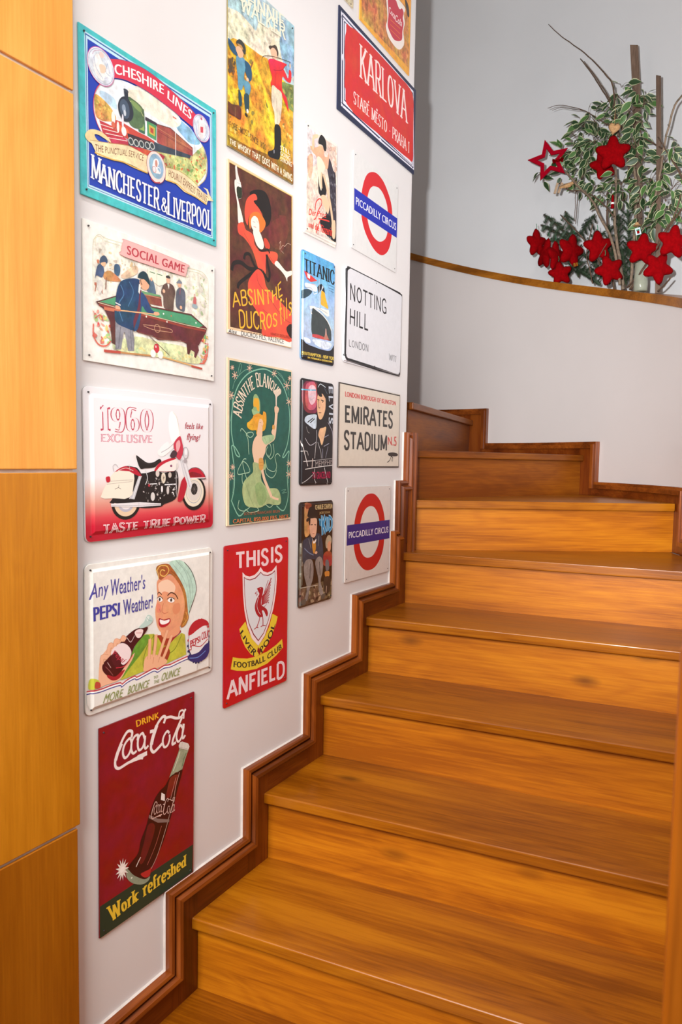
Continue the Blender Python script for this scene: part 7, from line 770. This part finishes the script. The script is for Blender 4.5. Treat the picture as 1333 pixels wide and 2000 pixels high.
# small beige bird and wooden pegs
P_ = Vector(BIRD); s_, u, f = fr(None, 0, 8); m = MB(); rings = [(-.040, .003), (-.026, .008), (-.006, .0125), (.012, .012), (.024, .008), (.031, .0078), (.038, .005), (.046, .0008)]; v = []
for a, r in rings:
    for j in range(10): v.append(P_ + s_ * a + u * (r * .95 * cos(j * pi / 5) + (.006 if a > .02 else 0)) + f * r * .8 * sin(j * pi / 5))
m.add(v, [(i * 10 + j, i * 10 + (j + 1) % 10, (i + 1) * 10 + (j + 1) % 10, (i + 1) * 10 + j) for i in range(len(rings) - 1) for j in range(10)] + [tuple(range(10))[::-1], tuple(70 + j for j in range(10))])
bd = m.build('bird_ornament', STRAW, smooth=True); tag(bd, 'small beige bird ornament perched below the hollow crimson star', 'bird ornament')
m = MB(); m.add([P_ - s_ * .015 + u * .009 + f * .008, P_ + s_ * .012 + u * .006 + f * .011, P_ - s_ * .035 - u * .002 + f * .009], [(0, 1, 2), (2, 1, 0)]); m.build('wing', PEGM, bd)
for i, dx in enumerate((0, .02)):
    P_ = Vector(PEG) + SIDE * dx; s_, u, f = fr(None, 10, -14 - 6 * i); v = [P_ + s_ * a * .006 + u * b * .026 + f * c_ * .004 for b in (-1, 1) for c_ in (-1, 1) for a in ((-1, 1) if c_ < 0 else (1, -1))]
    m = MB(); m.add(v, [(0, 1, 2, 3)[::-1], (4, 5, 6, 7), (0, 1, 5, 4), (1, 2, 6, 5), (2, 3, 7, 6), (3, 0, 4, 7)]); o = m.build('wooden_peg', PEGM); bevel(o, .001)
    tag(o, ('left' if i == 0 else 'right') + ' one of two raw wooden pegs hanging left of the bird', 'peg', 'raw wooden pegs')
# little card, red figure charm, gold parcel, cork hat
P_ = Vector(TAG); s_, u, f = fr(None, 5, 12); m = MB()
def slab(P_, w_, h_, d_, mat, name, parent=None):
    v = [P_ + s_ * a * w_ + u * b * h_ + f * c_ * d_ for c_ in (-1, 1) for a, b in ((-1, -1), (1, -1), (1, 1), (-1, 1))]
    return obj(name, v, [(3, 2, 1, 0), (4, 5, 6, 7), (0, 1, 5, 4), (1, 2, 6, 5), (2, 3, 7, 6), (3, 0, 4, 7)], mat, parent, origin=P_)
cdx = slab(P_, .011, .015, .001, TAGM, 'picture_card'); tag(cdx, 'tiny pale blue picture card hanging right of the thick stem', 'card'); slab(P_ + f * .0016 - u * .004, .005, .006, .0006, FELT, 'card_picture', cdx); slab(P_ + f * .0018 + u * .005, .006, .003, .0006, GREENR, 'card_leaf', cdx)
P_ = Vector(BELL); m = MB(); m.tube([P_ + UP * .03, P_ + UP * .018, P_, P_ - UP * .02, P_ - UP * .03], .004, .008, 10); ch = m.build('felt_charm', FELT, smooth=True); tag(ch, 'slim red and white felt figure charm between the stems below the top stars', 'charm')
m = MB(); m.tube([P_ - UP * .004, P_ - UP * .012], .0088, .009, 10); m.build('white_band', WHITEM, ch)
P_ = Vector(GOLD_P); s_, u, f = fr(None, 20, 15); gp = slab(P_, .010, .008, .006, GOLD, 'gold_parcel'); tag(gp, 'tiny gold parcel tucked among the fir at lower left', 'parcel ornament'); slab(P_ + f * .0062, .002, .0083, .0006, FELT, 'ribbon', gp)
P_ = Vector(TAG) + UP * .032 - SIDE * .006; s_, u, f = fr(None, 0, 0); m = MB(); m.tube([P_ - UP * .006, P_ + UP * .006], .011, .006, 12); m.tube([P_ - UP * .0075, P_ - UP * .006], .016, .016, 14); tag(m.build('cork_hat', STRAW, smooth=False), 'small tan straw hat above the pale blue card', 'hat ornament')
# glass vase with pale stones look
P_ = Vector(VASE[1]); zb = ledge_z(P_); m = MB(); vz = [zb + .002, zb + .004, zb + .03, VASE[0][2] - .02, VASE[0][2], VASE[0][2]]; vr = [.026, .029, .030, .027, .030, .027]; v = []
for z, r in zip(vz, vr):
    for j in range(20): v.append((P_.x + r * cos(j * pi / 10), P_.y + r * sin(j * pi / 10), z))
zz = [(VASE[0][2] - .02, .0245), (zb + .03, .027), (zb + .008, .026)]
for z, r in zz:
    for j in range(20): v.append((P_.x + r * cos(j * pi / 10), P_.y + r * sin(j * pi / 10), z))
nr = len(vz) + len(zz)
va = obj('glass_vase', v, [(i * 20 + j, i * 20 + (j + 1) % 20, (i + 1) * 20 + (j + 1) % 20, (i + 1) * 20 + j) for i in range(nr - 1) for j in range(20)] + [tuple(range(20))[::-1], tuple((nr - 1) * 20 + j for j in range(20))], GLASSV, smooth=True)
tag(va, 'small greenish glass vase at the foot of the branches on the ledge', 'vase')
bpy.context.view_layer.update()
